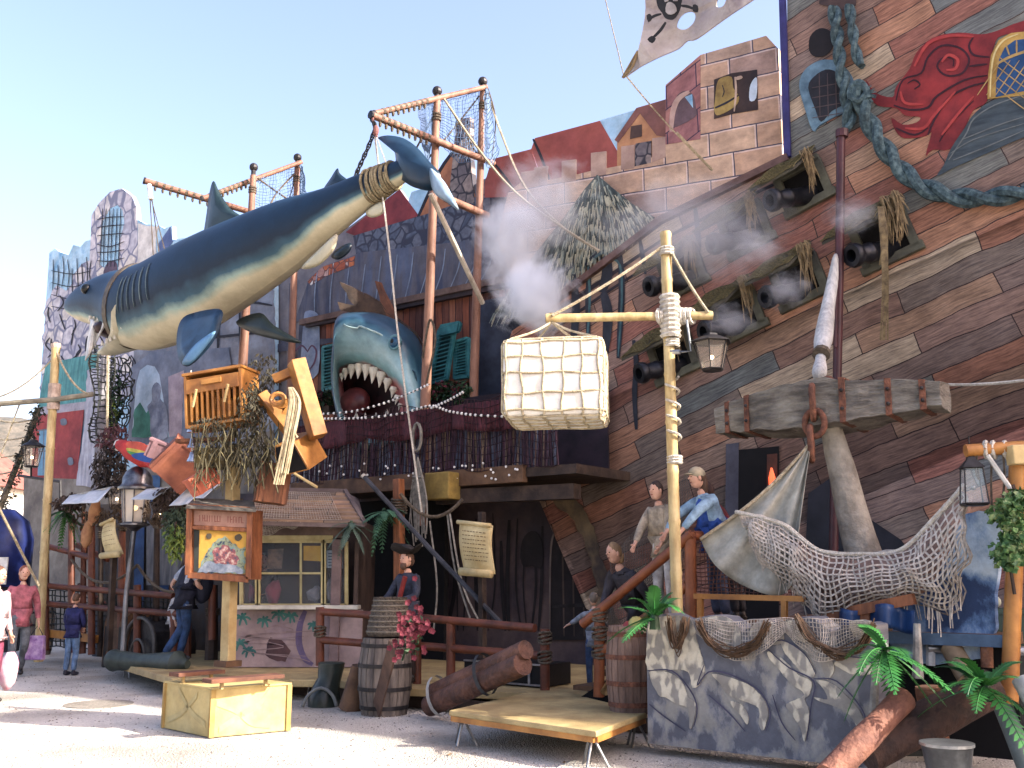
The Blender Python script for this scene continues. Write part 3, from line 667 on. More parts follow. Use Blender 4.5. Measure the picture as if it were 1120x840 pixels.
paint('painted_sky_slit', cm2([(820, 110), (820, 96), (824, 87), (828, 86), (827, 107)], 3), DC-.02, mat('pale slit', (206, 222, 236), (190, 208, 226), sc=2), cas)
strokes('painted_bell_rope', [([(804, 84), (805, 100), (803, 122)], 2.4), ([(805, 86), (812, 84)], 4)], DC-.03, mat('pinkish rope paint', (206, 172, 146), sc=6), cas)
mb = MB(); mb.beam(D(858, 112, DC-.1), D(861, 176, DC-.1), .1, .06); mb.build('white_post', white_m, cas)

# ================================================================ THATCHED ROOF (relief)
DT = 13.62
th_ = thing('thatched_roof', 'blue green layered thatched hut roof in front of the pink castle wall', 'roof', D(640, 270, DT))
tpoly = [(653, 191), (668, 204), (690, 222), (715, 237), (700, 258), (660, 278), (620, 305), (600, 338), (560, 348), (538, 346), (560, 312), (583, 280), (615, 240), (640, 206)]
paint('base', tpoly, DT, mat('thatch base', (104, 112, 104), (70, 82, 82), sc=3), th_, th=.05)
rd = random.Random(11)
tma = [mat('thatch lit straw', (206, 198, 162), (168, 166, 138), sc=3), mat('thatch grey green', (160, 168, 148), (112, 128, 122), sc=3), mat('thatch dark', (92, 104, 100), (66, 80, 82), sc=3)]
tmb = [MB(), MB(), MB()]
def inpoly(x, y, pp):
    c = False; n_ = len(pp); j = n_-1
    for i in range(n_):
        if (pp[i][1] > y) != (pp[j][1] > y) and x < (pp[j][0]-pp[i][0])*(y-pp[i][1])/(pp[j][1]-pp[i][1])+pp[i][0]: c = not c
        j = i
    return c
for i in range(3600):
    x = rd.uniform(536, 716); y = rd.uniform(188, 346)
    if not inpoly(x, y, tpoly): continue
    dx = x-653; rad_ = math.hypot(dx*.75, y-186); row = int((rad_+3*math.sin(x*.12))/17); f = (rad_+3*math.sin(x*.12))/17-row
    vx, vy = dx*.62, (y-186); l_ = math.hypot(vx, vy)+1e-6; vx /= l_; vy /= l_
    L = rd.uniform(8, 15)*(1 if f < .7 else .7); q2 = (x+vx*L+rd.uniform(-1, 1), y+vy*L)
    if q2[1] > 352-(q2[0]-590)*.8: continue
    dz = .012*(12-row)+.03*f
    p = D(x, y, DT-.02-dz); q = D(q2[0], q2[1], DT-.05-dz-.02*rd.random()); k = px_m(p)*rd.uniform(.6, 1.3); s_ = U*k
    lit_ = rd.random() < (.62 if x > 628-(y-190)*.1 else .3)  # straw toned as lit on the right slope, dark where rows overlap
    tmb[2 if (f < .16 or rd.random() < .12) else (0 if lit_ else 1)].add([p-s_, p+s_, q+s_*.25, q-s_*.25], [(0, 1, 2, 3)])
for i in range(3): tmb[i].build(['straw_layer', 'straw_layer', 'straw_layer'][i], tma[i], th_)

# ================================================================ SHIP HULL
DH = 13.5
hull = thing('ship_hull', 'huge painted galleon hull of slanting multicoloured planks filling the right side', 'ship', P(-2, DH, 0))
hullm = brickmat('painted hull planks', [(155, 112, 92), (128, 105, 94), (143, 118, 106), (111, 113, 108), (166, 126, 102), (126, 109, 101), (176, 160, 138), (140, 97, 85), (122, 110, 101), (155, 132, 116), (107, 112, 111), (136, 110, 97), (145, 104, 90), (161, 133, 111)],
                 (52, 42, 42), 1.95, .325, .009, streak=(.6, 9), scn=4.6, off=.37, amt=.9, warp=.035, curve=(.268, -.006))
def huv(co):
    return (co.dot(U), co.z)
edge = rag([(668, 720), (662, 660), (650, 600), (640, 570), (627, 545), (612, 520), (600, 500), (580, 482), (560, 470)], 3.5, 6, 5)[:-8]
hp = [D(x, y, DH) for x, y in edge + [(548, 440), (548, 400), (560, 362), (594, 338), (640, 302), (690, 262), (722, 240), (790, 206), (861, 168), (861, 1)]]
u0 = hp[-1].dot(U)
hp += [P(u0, DH, 13.2), P(2, DH, 13.6), P(24, DH, 13.2), P(24, DH, 0), P(hp[0].dot(U), DH, 0)]
hmb = MB(); hmb.prism(hp, -N*.12); hmb.build('plank_wall', hullm, hull, uvf=huv)
mb = MB(); mb.beam(D(861.5, 172, DH-.03), P(u0+.01, DH-.03, 13.2), .05, .1); mb.build('edge_trim', mat('violet blue edge', (62, 60, 130), (46, 44, 100), sc=3), hull)
mb = MB()
for a, b in (((592, 340), (722, 241)), ((722, 241), (862, 172))): mb.beam(D(a[0], a[1], DH-.05), D(b[0], b[1], DH-.05), .1, .11)
mb.build('deck_rail', mat('brown deck rail', (118, 88, 80), (88, 62, 58), sc=3), hull)
strokes('painted_rail_line', [([(598, 348), (660, 306), (724, 262)], 4), ([(724, 262), (800, 224), (858, 196)], 4), ([(604, 362), (660, 322), (726, 280)], 3)], DH-.012, mat('dark seam paint', (50, 42, 50), sc=3), hull)
shadowp = mat('dark painted figures and rope shadows', (52, 56, 68), (36, 40, 52), sc=3)  # dark mural strokes: figures and painted shadows of the teal rope
strokes('painted_rigging_and_shadow', [([(627, 300), (630, 340), (626, 378)], 9), ([(645, 292), (643, 330), (644, 385)], 6), ([(663, 280), (664, 300), (658, 320)], 12), ([(660, 320), (665, 345), (662, 385)], 11), ([(678, 276), (680, 320), (676, 392)], 7), ([(700, 262), (706, 300)], 5), ([(640, 290), (655, 276), (672, 278), (680, 296)], 3.5),
        ([(693, 372), (696, 400), (694, 430), (696, 470)], 6), ([(760, 225), (764, 270), (756, 300)], 6)], DH-.016, shadowp, hull)
strokes('painted_teal_rigging', [([(643, 292), (645, 330), (641, 384)], 2.6), ([(664, 282), (678, 290), (680, 330), (676, 390)], 2.6), ([(650, 282), (660, 276), (668, 282)], 3)], DH-.022, mat('teal rope paint', (72, 112, 118), (50, 82, 92), sc=6), hull)
# teal port window
w = cm2([(874, 94), (879, 78), (890, 69), (902, 65), (918, 68), (931, 82), (936, 100), (935, 117), (912, 128), (896, 137), (889, 143), (880, 118)], 3)
wi = cm2([(884, 96), (890, 84), (903, 76), (915, 79), (924, 92), (926, 111), (910, 121), (898, 133), (892, 120)], 3)
po = paint('port_window', w, DH-.03, mat('blue grey frame paint', (112, 150, 172), (66, 96, 118), sc=3, c3=(90, 124, 146)), hull, th=.03)
paint('pane', wi, DH-.04, mat('dark window glass paint', (40, 42, 52), (28, 28, 36), sc=4), po)
strokes('lattice', [([(888, 96+i*11), (924, 90+i*11)], 1) for i in range(4)] + [([(896+i*9, 80), (897+i*9, 128)], 1) for i in range(4)], DH-.046, mat('lattice brown', (92, 76, 76), sc=4), po)
# red scroll ornament
Z4 = lambda pts: [(840+.25*x, .25*y) for x, y in pts]
red = mat('deep red scroll paint', (158, 44, 46), (112, 30, 38), sc=2.2, c3=(136, 38, 42))
orn = Z4([(430, 350), (470, 405), (545, 425), (560, 380), (620, 300), (650, 230), (720, 165), (830, 142), (930, 150), (1000, 135), (1120, 90), (1300, 60), (1300, 130), (1040, 150), (990, 200), (970, 300), (960, 440), (900, 480), (860, 560), (800, 650), (720, 655), (690, 680), (715, 580), (690, 595), (600, 605), (560, 575), (540, 515), (590, 545), (650, 535), (665, 512), (600, 505), (560, 472), (480, 462), (440, 410)])
paint('painted_scroll', cm2(orn, 3), DH-.012, red, hull)
strokes('painted_scroll_lines', [(Z4(p), w_) for p, w_ in (
    ([(560, 440), (590, 350), (670, 320), (700, 250), (760, 200), (840, 210), (880, 260), (850, 320), (780, 330), (740, 290), (770, 250), (810, 260), (810, 290)], 2.4),
    ([(880, 290), (960, 280)], 2.5), ([(550, 460), (620, 480), (700, 470), (740, 420), (860, 350), (960, 330)], 2.6), ([(700, 590), (730, 520), (790, 430), (880, 380), (960, 360)], 2.6), ([(640, 390), (665, 370), (640, 350), (610, 365)], 2), ([(900, 160), (880, 200), (900, 240), (970, 250)], 2.6),
    ([(560, 560), (640, 590), (700, 560)], 2.2), ([(750, 620), (800, 540), (900, 440)], 2))], DH-.018, mat('dark plum line paint', (64, 26, 40), sc=5), hull)
strokes('painted_scroll_highlights', [(Z4(p), w_) for p, w_ in (([(640, 290), (700, 190), (800, 155), (900, 160)], 3.4), ([(760, 270), (790, 240), (830, 260), (820, 300), (780, 305)], 3.4), ([(580, 400), (600, 450), (680, 455)], 3), ([(760, 590), (830, 500), (900, 420)], 3), ([(600, 560), (680, 560), (730, 500), (820, 400)], 3.2))], DH-.024, mat('bright red paint', (190, 62, 58), (170, 50, 50), sc=4), hull)
# gold window with lattice
gw = thing_gw = None
go = [(1080, 108), (1081, 80), (1084, 60), (1092, 44), (1106, 36), (1125, 34), (1145, 40), (1158, 60), (1162, 80), (1163, 100)]
gi = [(1089, 106), (1090, 82), (1093, 64), (1099, 52), (1110, 44), (1125, 42), (1140, 48), (1150, 64), (1154, 82), (1155, 92)]
gp = paint('gold_window', go, DH-.028, mat('gold frame paint', (212, 172, 82), (170, 128, 56), sc=3), hull, th=.02)
paint('pane', gi, DH-.036, mat('blue glass paint', (42, 92, 150), (28, 66, 116), sc=3), gp)
strokes('lattice', [([(1089+i*10, 104), (1115+i*10, 66)], 1.2) for i in range(-2, 5)] + [([(1090, 72+i*12), (1116, 92+i*12), (1150, 116+i*12)], 1.2) for i in range(-1, 3)] + [([(1090, 70), (1110, 60), (1150, 48)], 3), ([(1104, 60), (1100, 48)], 2), ([(1112, 58), (1112, 44)], 2), ([(1122, 55), (1126, 42)], 2)], DH-.042, mat('lattice gold', (196, 160, 90), sc=4), gp)
strokes('frame_highlight', [([(1083, 106), (1084, 80), (1088, 58), (1098, 44), (1114, 37)], 2)], DH-.044, mat('pale gold', (240, 216, 140), sc=4), gp)
paint('painted_ledge', cm2(Z4([(740, 770), (770, 720), (800, 650), (860, 560), (900, 500), (980, 440), (1120, 400), (1300, 350), (1300, 540), (1120, 600), (960, 670), (820, 730)]), 3), DH-.022, mat('dark teal ledge paint', (76, 90, 98), (50, 64, 74), sc=1.6, st=(1, 1, 6)), hull)
strokes('painted_ledge_lines', [(Z4([(790, 700), (830, 640), (870, 580), (900, 520), (990, 460), (1120, 415)]), 1.6), (Z4([(810, 700), (960, 640), (1120, 570)]), 1.4), (Z4([(850, 610), (1000, 550), (1120, 510)]), 1.4), (Z4([(800, 670), (900, 610), (1120, 540)]), 1.2)], DH-.03, mat('grey line paint', (120, 128, 130), sc=4), hull)
paint('painted_dark_block', [(896, 4), (897, -20), (938, -26), (936, 6), (925, 12)], DH-.024, mat('umber block', (86, 64, 58), (60, 46, 46), sc=3), hull)
paint('painted_knot_hole', cm2([(885, 55), (886, 40), (896, 31), (908, 34), (912, 48), (904, 60), (892, 62)], 3), DH-.016, mat('dark knot', (40, 34, 36), sc=3), hull)
# doorway below the anchor beam: unlit and lamplit inside painted on flat panels
dr = paint('doorway', [(806, 690), (808, 492), (852, 488), (852, 690)], DH-.03, black_m, hull)
paint('lit_inner_wall', [(838, 640), (839, 497), (850, 496), (850, 640)], DH-.036, mat('lamplit inner wall', (110, 56, 34), (70, 36, 26), sc=3), dr)
mb = MB(); mb.lathe(D(845, 535, DH-.12), [(0, .02), (.06, .05), (.16, .05), (.3, .012)], 8); mb.build('wall_lamp', emat('red lamp glow', (230, 90, 50), .6), dr)
paint('dark_opening', [(880, 620), (884, 540), (912, 520), (940, 560), (985, 590), (1010, 620), (1010, 690), (880, 690)], DH-.026, mat('dusky lower hull paint', (44, 46, 56), (28, 30, 38), sc=1.5), hull)
paint('corner_post', [(792, 690), (794, 486), (808, 484), (806, 690)], DH-.034, mat('slate corner', (84, 84, 96), (60, 60, 74), sc=2), hull)
# twisted mooring rope hung on the hull
rp_ = thing('mooring_rope', 'thick twisted teal mooring rope knotted and sagging across the hull planks', 'rope', D(938, 100, DH-.12))
teal_r = mat('teal grey rope', (96, 122, 126), (40, 62, 70), sc=14, bump=.5, c3=(66, 92, 100))
mb = MB()
spiral_rope(mb, catmull([D(x, y, DH-.12) for x, y in ((912, 8), (916, 40), (920, 75), (926, 105), (929, 130), (926, 142))]), .045, .055, 3, 2, 6)
mb.build('hanging_strand', teal_r, rp_)
mb = MB(); spiral_rope(mb, catmull([D(x, y, DH-.12) for x, y in ((929, 6), (933, 35), (937, 60), (943, 72))]), .035, .045, 3, 2, 6); mb.build('frayed_strand', teal_r, rp_)
mb = MB(); spiral_rope(mb, catmull([D(x, y, DH-.14) for x, y in ((940, 98), (947, 125), (960, 150), (978, 176), (1000, 198), (1030, 212), (1065, 217), (1100, 214), (1140, 205), (1200, 180))]), .06, .075, 2.3, 2, 7); mb.build('sagging_strand', teal_r, rp_)
mb = MB(); mb.tube(catmull([D(x, y, DH-.2) for x, y in ((930, 96), (940, 90), (948, 100), (940, 110), (930, 104), (934, 94), (946, 96), (950, 108))]), .05, 7)
for i in range(14):
    a = rd.uniform(-1.2, 1.2); mb.tube([D(945, 103, DH-.2), D(945+14*math.cos(a), 103+12*math.sin(a), DH-.22)], [.02, .004], 4)
mb.build('knot', teal_r, rp_)

# ================================================================ cannon hatches
hw_m = mat('green brown hatch timber', (104, 104, 84), (72, 70, 60), sc=3)
net_ol = mat('olive twine', (128, 118, 78), (88, 84, 56), sc=20)
weed = mat('dry tan seaweed', (158, 132, 86), (104, 84, 56), sc=14)
can_m = mat('black cannon iron', (44, 46, 54), (26, 28, 34), sc=5, rough=.35, metal=.4)
def hatch(px, py, label, seed, roll=-.12, lid=True, sc=.92, open_=(1, 1), lidang=.5, weedn=1):
    rd = random.Random(seed); c = D(px, py, DH); root = thing('cannon_hatch', label, 'hatch', c, 'cannon hatches in the hull')
    ca, sa = math.cos(.30), math.sin(.30)
    A = (U*ca + W*sa); B = (W*ca - U*sa)            # along the planks / across
    Q = lambda a, b, n: c + A*a*sc + B*b*sc + N*n*sc
    hw, hh = .34, .32
    mb = MB(); mb.prism([Q(-hw, -hh, .012), Q(hw, -hh, .012), Q(hw, hh, .012), Q(-hw, hh, .012)], -N*.01); mb.build('opening', black_m, root)
    for a, b in (((-hw-.1, -hh), (hw+.1, -hh)), ((-hw, -hh), (-hw, hh)), ((hw, -hh), (hw, hh)), ((-hw-.05, hh), (hw+.05, hh))):
        mb = MB(); mb.beam(Q(a[0], a[1], .06), Q(b[0], b[1], .06), .12, .085, N); mb.build('frame', hw_m, root, bev=.008)
    # lid hinged along the top, propped outwards
    L0, L1 = Q(-hw-.02, hh+.16, .08), Q(hw+.06, hh+.13, .08); out = (N*.42 - W*.36 - A*.22)*sc
    mb = MB(); mb.prism([L0, L1, L1+out, L0+out], B*.04); mb.build('lid', mat('hatch lid boards', (84, 78, 58), (58, 54, 44), sc=3), root)
    mb = MB(); net(mb, lambda a, b: L0.lerp(L1, a)+out*b*1.04+B*.06+W*.015*math.sin(a*9), 13, 11, .011, wob=.02); mb.build('netting', net_ol, root)
    # cannon
    ax = (N*.9 - A*.5 - W*.12).normalized()
    mb = MB(); mb.lathe(Q(.04, -.16, -.05), [(0, .15), (.42, .125), (.44, .14), (.5, .14), (.52, .125), (.66, .12), (.69, .16), (.76, .17), (.8, .15), (.8, .085), (.6, .08)], 18, ax); mb.build('barrel', can_m, root, smooth=2)
    # draped weed
    for k in range(weedn):
        mb = MB(); x0 = rd.uniform(.26, .38)
        for i in range(34):
            s = Q(x0+rd.gauss(0, .04), hh+.12, .12+rd.uniform(0, .25)); e = rd.uniform(.15, .8)**1.2
            mb.tube(catmull([s, s+A*.06-W*e*.4+N*.04, s+A*rd.uniform(.02, .16)-W*e+N*rd.uniform(-.05, .1)], 3), [.008]*6+[.003], 3)
        mb.build('seaweed', weed, root)
    return root
hatch(880, 205, 'uppermost cannon hatch just left of the maroon mast, smoke at its muzzle', 1)
h2 = hatch(968, 262, 'cannon hatch right of the maroon mast with long dry seaweed hanging down', 2, sc=1.0, weedn=2)
hatch(817, 252, 'hazy cannon hatch below the castle blocks, half lost in smoke', 3)
hatch(875, 308, 'cannon hatch with net covered lid left of the furled sail', 4)
hatch(808, 345, 'cannon hatch directly above and right of the hanging lantern', 5, sc=.95)
hatch(748, 298, 'faint cannon hatch behind the top of the bamboo crane post', 6, sc=.9)
hatch(738, 390, 'lowest cannon hatch behind the bamboo crane post and lantern', 7, sc=.95)
mb = MB()
for i in range(34):
    x = 966+rd.uniform(-3, 3); e = rd.choice((290, 330, 372)); mb.tube(catmull([D(x-3, 226, 12.9), D(x+2, 226+(e-226)*.5, 12.85), D(x+rd.uniform(-2, 3), e, 12.9)], 3), .011, 3)
mb.build('long_seaweed', weed, h2)
# lower hull lamp bracket cables
cb = thing('hull_cable', 'thin white cable running along the hull right of the anchor beam', 'cable', D(1060, 415, 13.2))
mb = MB(); mb.tube(sag(D(1004, 419, 13.2), D(1140, 413, 13.2), .05), .02, 5); mb.build('wire', rope_wh, cb)

# mast, furled sail
mp_ = thing('hull_mast', 'slim maroon mast standing against the hull above the anchor', 'mast', D(912, 640, 12.9))
maroon = mat('maroon painted steel', (88, 44, 48), (62, 32, 38), sc=3, rough=.4)
mb = MB(); mb.tube([D(920, 142, 12.9), D(918, 300, 12.9), D(911, 640, 12.9)], .058, 10); mb.build('pole', maroon, mp_, smooth=2)
mb = MB(); mb.tube([D(921, 150, 12.9), D(921, 142, 12.9)], .085, 10); mb.tube([D(915, 300, 12.8), D(914, 380, 12.8)], .025, 6); mb.build('fitting', maroon, mp_)
sl = thing('furled_sail', 'bundle of white sailcloth tied beside the maroon mast above the anchor ring', 'sail', D(900, 400, 12.2))
mb = MB(); mb.tube(catmull([D(x, y, dd) for x, y, dd in ((914, 278, 12.6), (911, 305, 12.5), (905, 340, 12.2), (901, 368, 11.8), (898, 388, 11.5), (896, 412, 11.0))], 4), [.02, .04, .05, .06, .07, .075, .08, .085, .09, .1, .105, .11, .11, .11, .1, .09, .07, .06, .08, .085, .07][:21], 10); mb.build('cloth', mat('folded grey white cloth', (214, 212, 206), (176, 176, 174), sc=5, st=(5, 5, .4), bump=.6), sl, smooth=True)
mb = MB(); mb.tube([D(899, 385, 11.45), D(898, 388, 11.4)], .105, 10); mb.build('tie', rope_dk, sl)

lt = random.Random(12); mb = MB()
for i in range(70):
    y = lt.uniform(8.2, 17); x = lt.uniform(-.5, .5)*y; a = lt.uniform(0, 6.28); l_ = lt.uniform(.02, .06)
    if (x*.6+y*.8) > 8.1: continue
    p = Vector((x, y, .004)); q = Vector((math.cos(a), math.sin(a), .1))*l_; r_ = Vector((-math.sin(a), math.cos(a), .25))*l_*.5
    mb.add([p, p+q+r_*.4, p+q*1.3+r_, p+r_], [(0, 1, 2, 3)])
tag(mb.build('litter', mat('dry litter', (150, 120, 84), (96, 76, 56), sc=12)), 'scattered dry leaves and paper scraps on the gravel', 'litter', kind='stuff')
# ================================================================ BALCONY
bal = thing('balcony', 'long timber balcony draped in dark red netting and strings of white beads above the entrance', 'balcony', D(480, 530, 12.0))
uL = D(322, 530, 12.0).dot(U); uR = D(640, 530, 12.2).dot(U)
zF = 3.12
mb = MB(); mb.box(P((uL+uR)/2, 12.85, zF), uR-uL, 1.75, .14, Matrix((U, -N, W)).transposed()); mb.build('floor', wood_dk, bal)
mb = MB(); mb.beam(P(uL, 11.96, zF-.02), P(uR-.9, 11.96, zF-.02), .12, .26); mb.build('front_beam', wood_mid, bal, bev=.01)
mb = MB(); mb.beam(P(uR-2.6, 12.0, zF-.3), P(uR-.2, 12.3, zF-.3), .25, .22); mb.build('lower_beam', wood_dk, bal)
mb = MB(); mb.beam(P(uL, 12.0, 4.22), P(uR-.4, 12.0, 4.22), .09, .09); mb.build('top_rail', mat('dark red rail', (92, 40, 40), (62, 28, 30), sc=4), bal)
drape_m = mat('dark red drape net', (104, 40, 50), (64, 24, 34), sc=9, c3=(84, 34, 44), st=(4, 4, 1), bump=.5)
mb = MB(); mb.sheet(lambda a, b: P(uL+(uR-.5-uL)*a, 11.93+.05*math.sin(a*70)*b+.03*math.sin(a*23), 4.26-(.36+.12*abs(math.sin(a*9.4)))*b), 150, 4, -N*.01); mb.build('red_drape', drape_m, bal, smooth=True)
rd = random.Random(21); cols = [mat('plum slat', (96, 62, 78), (60, 42, 58), sc=5), mat('grey blue slat', (96, 104, 124), (60, 66, 86), sc=5), mat('tan slat', (150, 124, 100), (104, 84, 70), sc=5)]
smb = [MB(), MB(), MB()]
n = 190
for i in range(n):
    u = uL + (uR-.35-uL)*(i+rd.uniform(-.3, .3))/n; k = rd.choice((0, 0, 0, 1, 1, 2)); a = rd.uniform(-.05, .05)
    smb[k].beam(P(u, 12.0+rd.uniform(0, .1), zF+.08), P(u+a, 12.0+rd.uniform(0, .1), 4.0+rd.uniform(-.2, .1)), .022, .022)
for i in range(3): tag(smb[i].build('slat', cols[i], bal), None, None, kind='stuff')
mb = MB(); net(mb, lambda a, b: P(uL+(uR-.3-uL)*a, 11.9+.04*math.sin(a*40), zF+.1+1.1*b+.05*math.sin(a*31)), 80, 9, .008, su=1, wob=.03); mb.build('netting', mat('black red twine', (58, 26, 34), (34, 18, 26), sc=10), bal)
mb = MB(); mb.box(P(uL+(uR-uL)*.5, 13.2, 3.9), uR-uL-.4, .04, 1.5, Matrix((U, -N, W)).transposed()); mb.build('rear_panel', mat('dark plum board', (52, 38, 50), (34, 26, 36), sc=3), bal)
lightbulb = mat('white bead', (240, 238, 232), (220, 218, 212), sc=5)  # string lights shown by white colour alone, without emission
def lightbulbs(pts, label):
    t = thing('lightbulb_string', label, 'garland', pts[0], 'bead strings along the balcony')
    a = MB(); a.tube(pts, .008, 4); a.build('cord', net_dk, t)
    b = MB(); L = 0
    for i in range(len(pts)-1):
        k = max(1, int((pts[i+1]-pts[i]).length/.085))
        for j in range(k): b.ell(pts[i].lerp(pts[i+1], j/k), .024, n=6, m=4)
    b.build('lightbulbs', lightbulb, t)
lightbulbs(catmull([D(x, y, 11.85) for x, y in ((350, 453), (385, 450), (420, 441), (448, 430), (470, 420))]), 'upper white bead string rising across the big shark head mouth')
lightbulbs(catmull([D(x, y, 11.84) for x, y in ((350, 458), (400, 457), (440, 452), (470, 444), (492, 450), (520, 454), (560, 456))]), 'lower white bead string running right to the hanging bale')
lightbulbs(catmull([D(x, y, 11.85) for x, y in ((472, 446), (490, 438), (508, 428))]), 'short white bead string below the tilted teal shutters')
mb = MB()
for i in range(40):
    x = rd.uniform(340, 600); mb.ell(D(x, rd.uniform(506, 526), 11.86), .02, n=5, m=4)
mb.build('stray_lightbulbs', lightbulb, bal)
# balcony bracket lamp-box and sag rope
mb = MB(); mb.box(D(484, 532, 11.8), .5, .3, .42, Matrix((U, -N, W)).transposed()); mb.build('yellow_bracket', mat('mustard paint', (158, 128, 54), (118, 94, 40), sc=4), bal, bev=.02)

# lower storey: dark painted stone, doors
und = thing('entrance_wall', 'dark painted stone wall with arched plank door and oval window under the balcony', 'wall', D(560, 720, 13.62))
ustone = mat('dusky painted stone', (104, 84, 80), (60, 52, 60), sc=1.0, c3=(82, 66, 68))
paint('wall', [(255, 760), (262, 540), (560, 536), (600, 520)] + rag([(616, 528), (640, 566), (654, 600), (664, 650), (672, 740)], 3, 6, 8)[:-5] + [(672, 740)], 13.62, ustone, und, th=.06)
paint('painted_ragged_edge', rag([(602, 520), (618, 528), (642, 562), (656, 598), (668, 650), (680, 706), (668, 706), (652, 640), (640, 596), (624, 566), (600, 545)], 3, 5, 2), 13.46, mat('ochre olive edge paint', (120, 100, 70), (58, 50, 48), sc=3), und)
for nm, pts in (('arched_door', [(602, 700), (603, 610), (606, 585), (614, 571), (626, 566), (640, 571), (650, 590), (655, 620), (657, 700)]), ('painted_window', [(569, 610), (571, 592), (577, 583), (585, 581), (592, 590), (594, 610), (591, 622), (582, 619), (573, 620)])):
    o = paint(nm, cm2(pts, 2) if nm != 'arched_door' else pts, 13.58, mat('black brown door paint', (40, 34, 36), (26, 22, 26), sc=3), und)
    if nm == 'arched_door':
        strokes('planks', [([(615+i*11, 574+abs(1.5-i)*4), (616+i*11, 640), (617+i*11, 696)], 2) for i in range(4)], 13.57, mat('door plank line', (84, 68, 60), sc=3), o)
        strokes('iron_band', [([(604, 664), (630, 662), (656, 663)], 4), ([(606, 600), (630, 598), (652, 600)], 3)], 13.565, iron, o)
        strokes('arch_rim', [([(601, 700), (602, 610), (606, 583), (615, 569), (627, 564)], 2)], 13.56, mat('pale arch rim', (124, 108, 100), sc=3), o)
strokes('painted_streaks', [([(x, 560+rd.uniform(0, 40)), (x+rd.uniform(-4, 4), 640), (x+rd.uniform(-6, 6), 690)], rd.uniform(1.5, 5)) for x in range(440, 600, 9)], 13.6, mat('dark streak paint', (40, 34, 38), (26, 24, 28), sc=3), und)  # dark vertical streaks at random over the entrance wall
# flat black slab painting in the unlit interior left of the posts
mb = MB(); mb.box(P(uz(D(410, 640, 12.6))[0], 13.2, 1.5), 2.2, .1, 2.9, Matrix((U, -N, W)).transposed()); mb.build('unlit_recess', black_m, und)

# ================================================================ RIGGING FRAMES
def rig(prefix, m1, m2, yard, strut, label, extra):
    root = thing('rigging_frame', label, 'rigging', m1[0])
    for a, b, r0, r1 in ((m1[0], m1[1], .1, .062), (m2[0], m2[1], .09, .058)):
        mb = MB(); mb.tube([a, a.lerp(b, .5), b], [r0, (r0+r1)/2, r1], 12); o = mb.build('mast', mast_m, root, smooth=2)
        mb = MB(); mb.tube([b, b+W*.14], r1*.8, 8); mb.ell(b+W*.18, .09); mb.build('mast_cap', iron, o)
        mb = MB()
        for k in range(3): mb.tube([b-W*(.25+.05*k), b-W*(.28+.05*k)], r1*1.35, 10)
        mb.build('lashing', rope_dk, o)
    for nm, a, b, r in (('yard', yard[0], yard[1], .062), ('strut', strut[0], strut[1], .05)):
        mb = MB(); mb.tube([a, a.lerp(b, .5), b], [r, r*1.05, r*.9], 10); o = mb.build(nm, mast_m, root, smooth=2)
        mb = MB(); mb.tube([a, a+(a-b).normalized()*.04], r*1.15, 10); mb.build('end_cap', iron, o)
        mb = MB()
        for k in range(9):
            p = a.lerp(b, .06+.045*k); mb.tube([p, p+(b-a).normalized()*.05], r*1.12, 8)
            mb.ell(p-W*r*1.6, (.03, .03, .06), n=5, m=4)
        mb.build('binding', rope_dk, o)
    for pts, r, m in extra.get('ropes', []):
        mb = MB(); mb.tube(catmull(pts, 6), r, 5); mb.build('rope', m, root)
    for q in extra.get('nets', []):
        mb = MB(); a, b, c, e = q; net(mb, lambda s, t: a.lerp(b, s).lerp(e.lerp(c, s), t)-W*.25*math.sin(s*3.14)*t, 16, 16, .006, su=1, wob=.04); mb.build('netting', mat('blue veil twine', (110, 140, 176), (80, 110, 150), sc=10), root)
    return root
A0, A1 = D(460, 575, 12.2), D(478, 110, 12.2); B0, B1 = D(515, 530, 13.3), D(528, 99, 13.3)
yt = D(407, 126, 10.74)
rig('near', (A0, A1), (B0, B1), (yt, D(540, 179, 13.45)), (D(410, 124, 10.9), D(532, 95, 13.3)), 'near pair of tall orange masts with yard holding the shark tail',
    {'ropes': [([D(485, 107, 12.3), D(530, 172, 12.6), D(575, 220, 12.8), D(655, 275, 13.2)], .022, rope_m), ([D(532, 97, 13.2), D(548, 145, 13.2), D(575, 205, 13.2), D(620, 252, 13.2), D(656, 274, 13.2)], .02, rope_m),
               ([D(454, 165, 12.0), D(474, 127, 12.2)], .018, rope_dk), ([D(464, 178, 12.1), D(495, 142, 12.7), D(524, 105, 13.3)], .018, rope_dk), ([D(487, 108, 12.4), D(508, 145, 13.0), D(524, 172, 13.3)], .018, rope_dk),
               ([D(534, 97, 13.2), D(542, 130, 13.2), D(538, 172, 13.2)], .012, rope_dk), ([D(410, 150, 10.7), D(425, 267, 10.7), D(437, 380, 10.75), D(461, 560, 11.0)], .016, rope_wh),
               ([D(462, 392, 12.0), D(470, 350, 12.0), D(476, 372, 12.0), D(466, 420, 12.0)], .02, rope_dk)],
     'nets': [(D(482, 112, 12.3), D(526, 99, 13.3), D(524, 172, 13.3), D(481, 155, 12.3)), (D(457, 118, 11.8), D(476, 112, 12.2), D(474, 152, 12.2), D(464, 172, 12.0)), (D(530, 98, 13.3), D(534, 97, 13.0), D(545, 168, 12.9), D(528, 172, 13.3))]})
mb = MB(); mb.tube([D(486, 216, 12.3), D(533, 236, 13.4)], .07, 10); tag(mb.build('lower_spar', mast_m, smooth=2), 'short orange spar between the two near masts below the shark tail', 'spar')
mb = MB(); mb.tube([D(471, 212, 11.6), D(528, 332, 13.2)], .045, 8); tag(mb.build('prop_pole', mat('pale prop', (206, 196, 176), (170, 160, 140), sc=4)), 'slim pale pole leaning from the shark tail to the rear mast', 'pole')
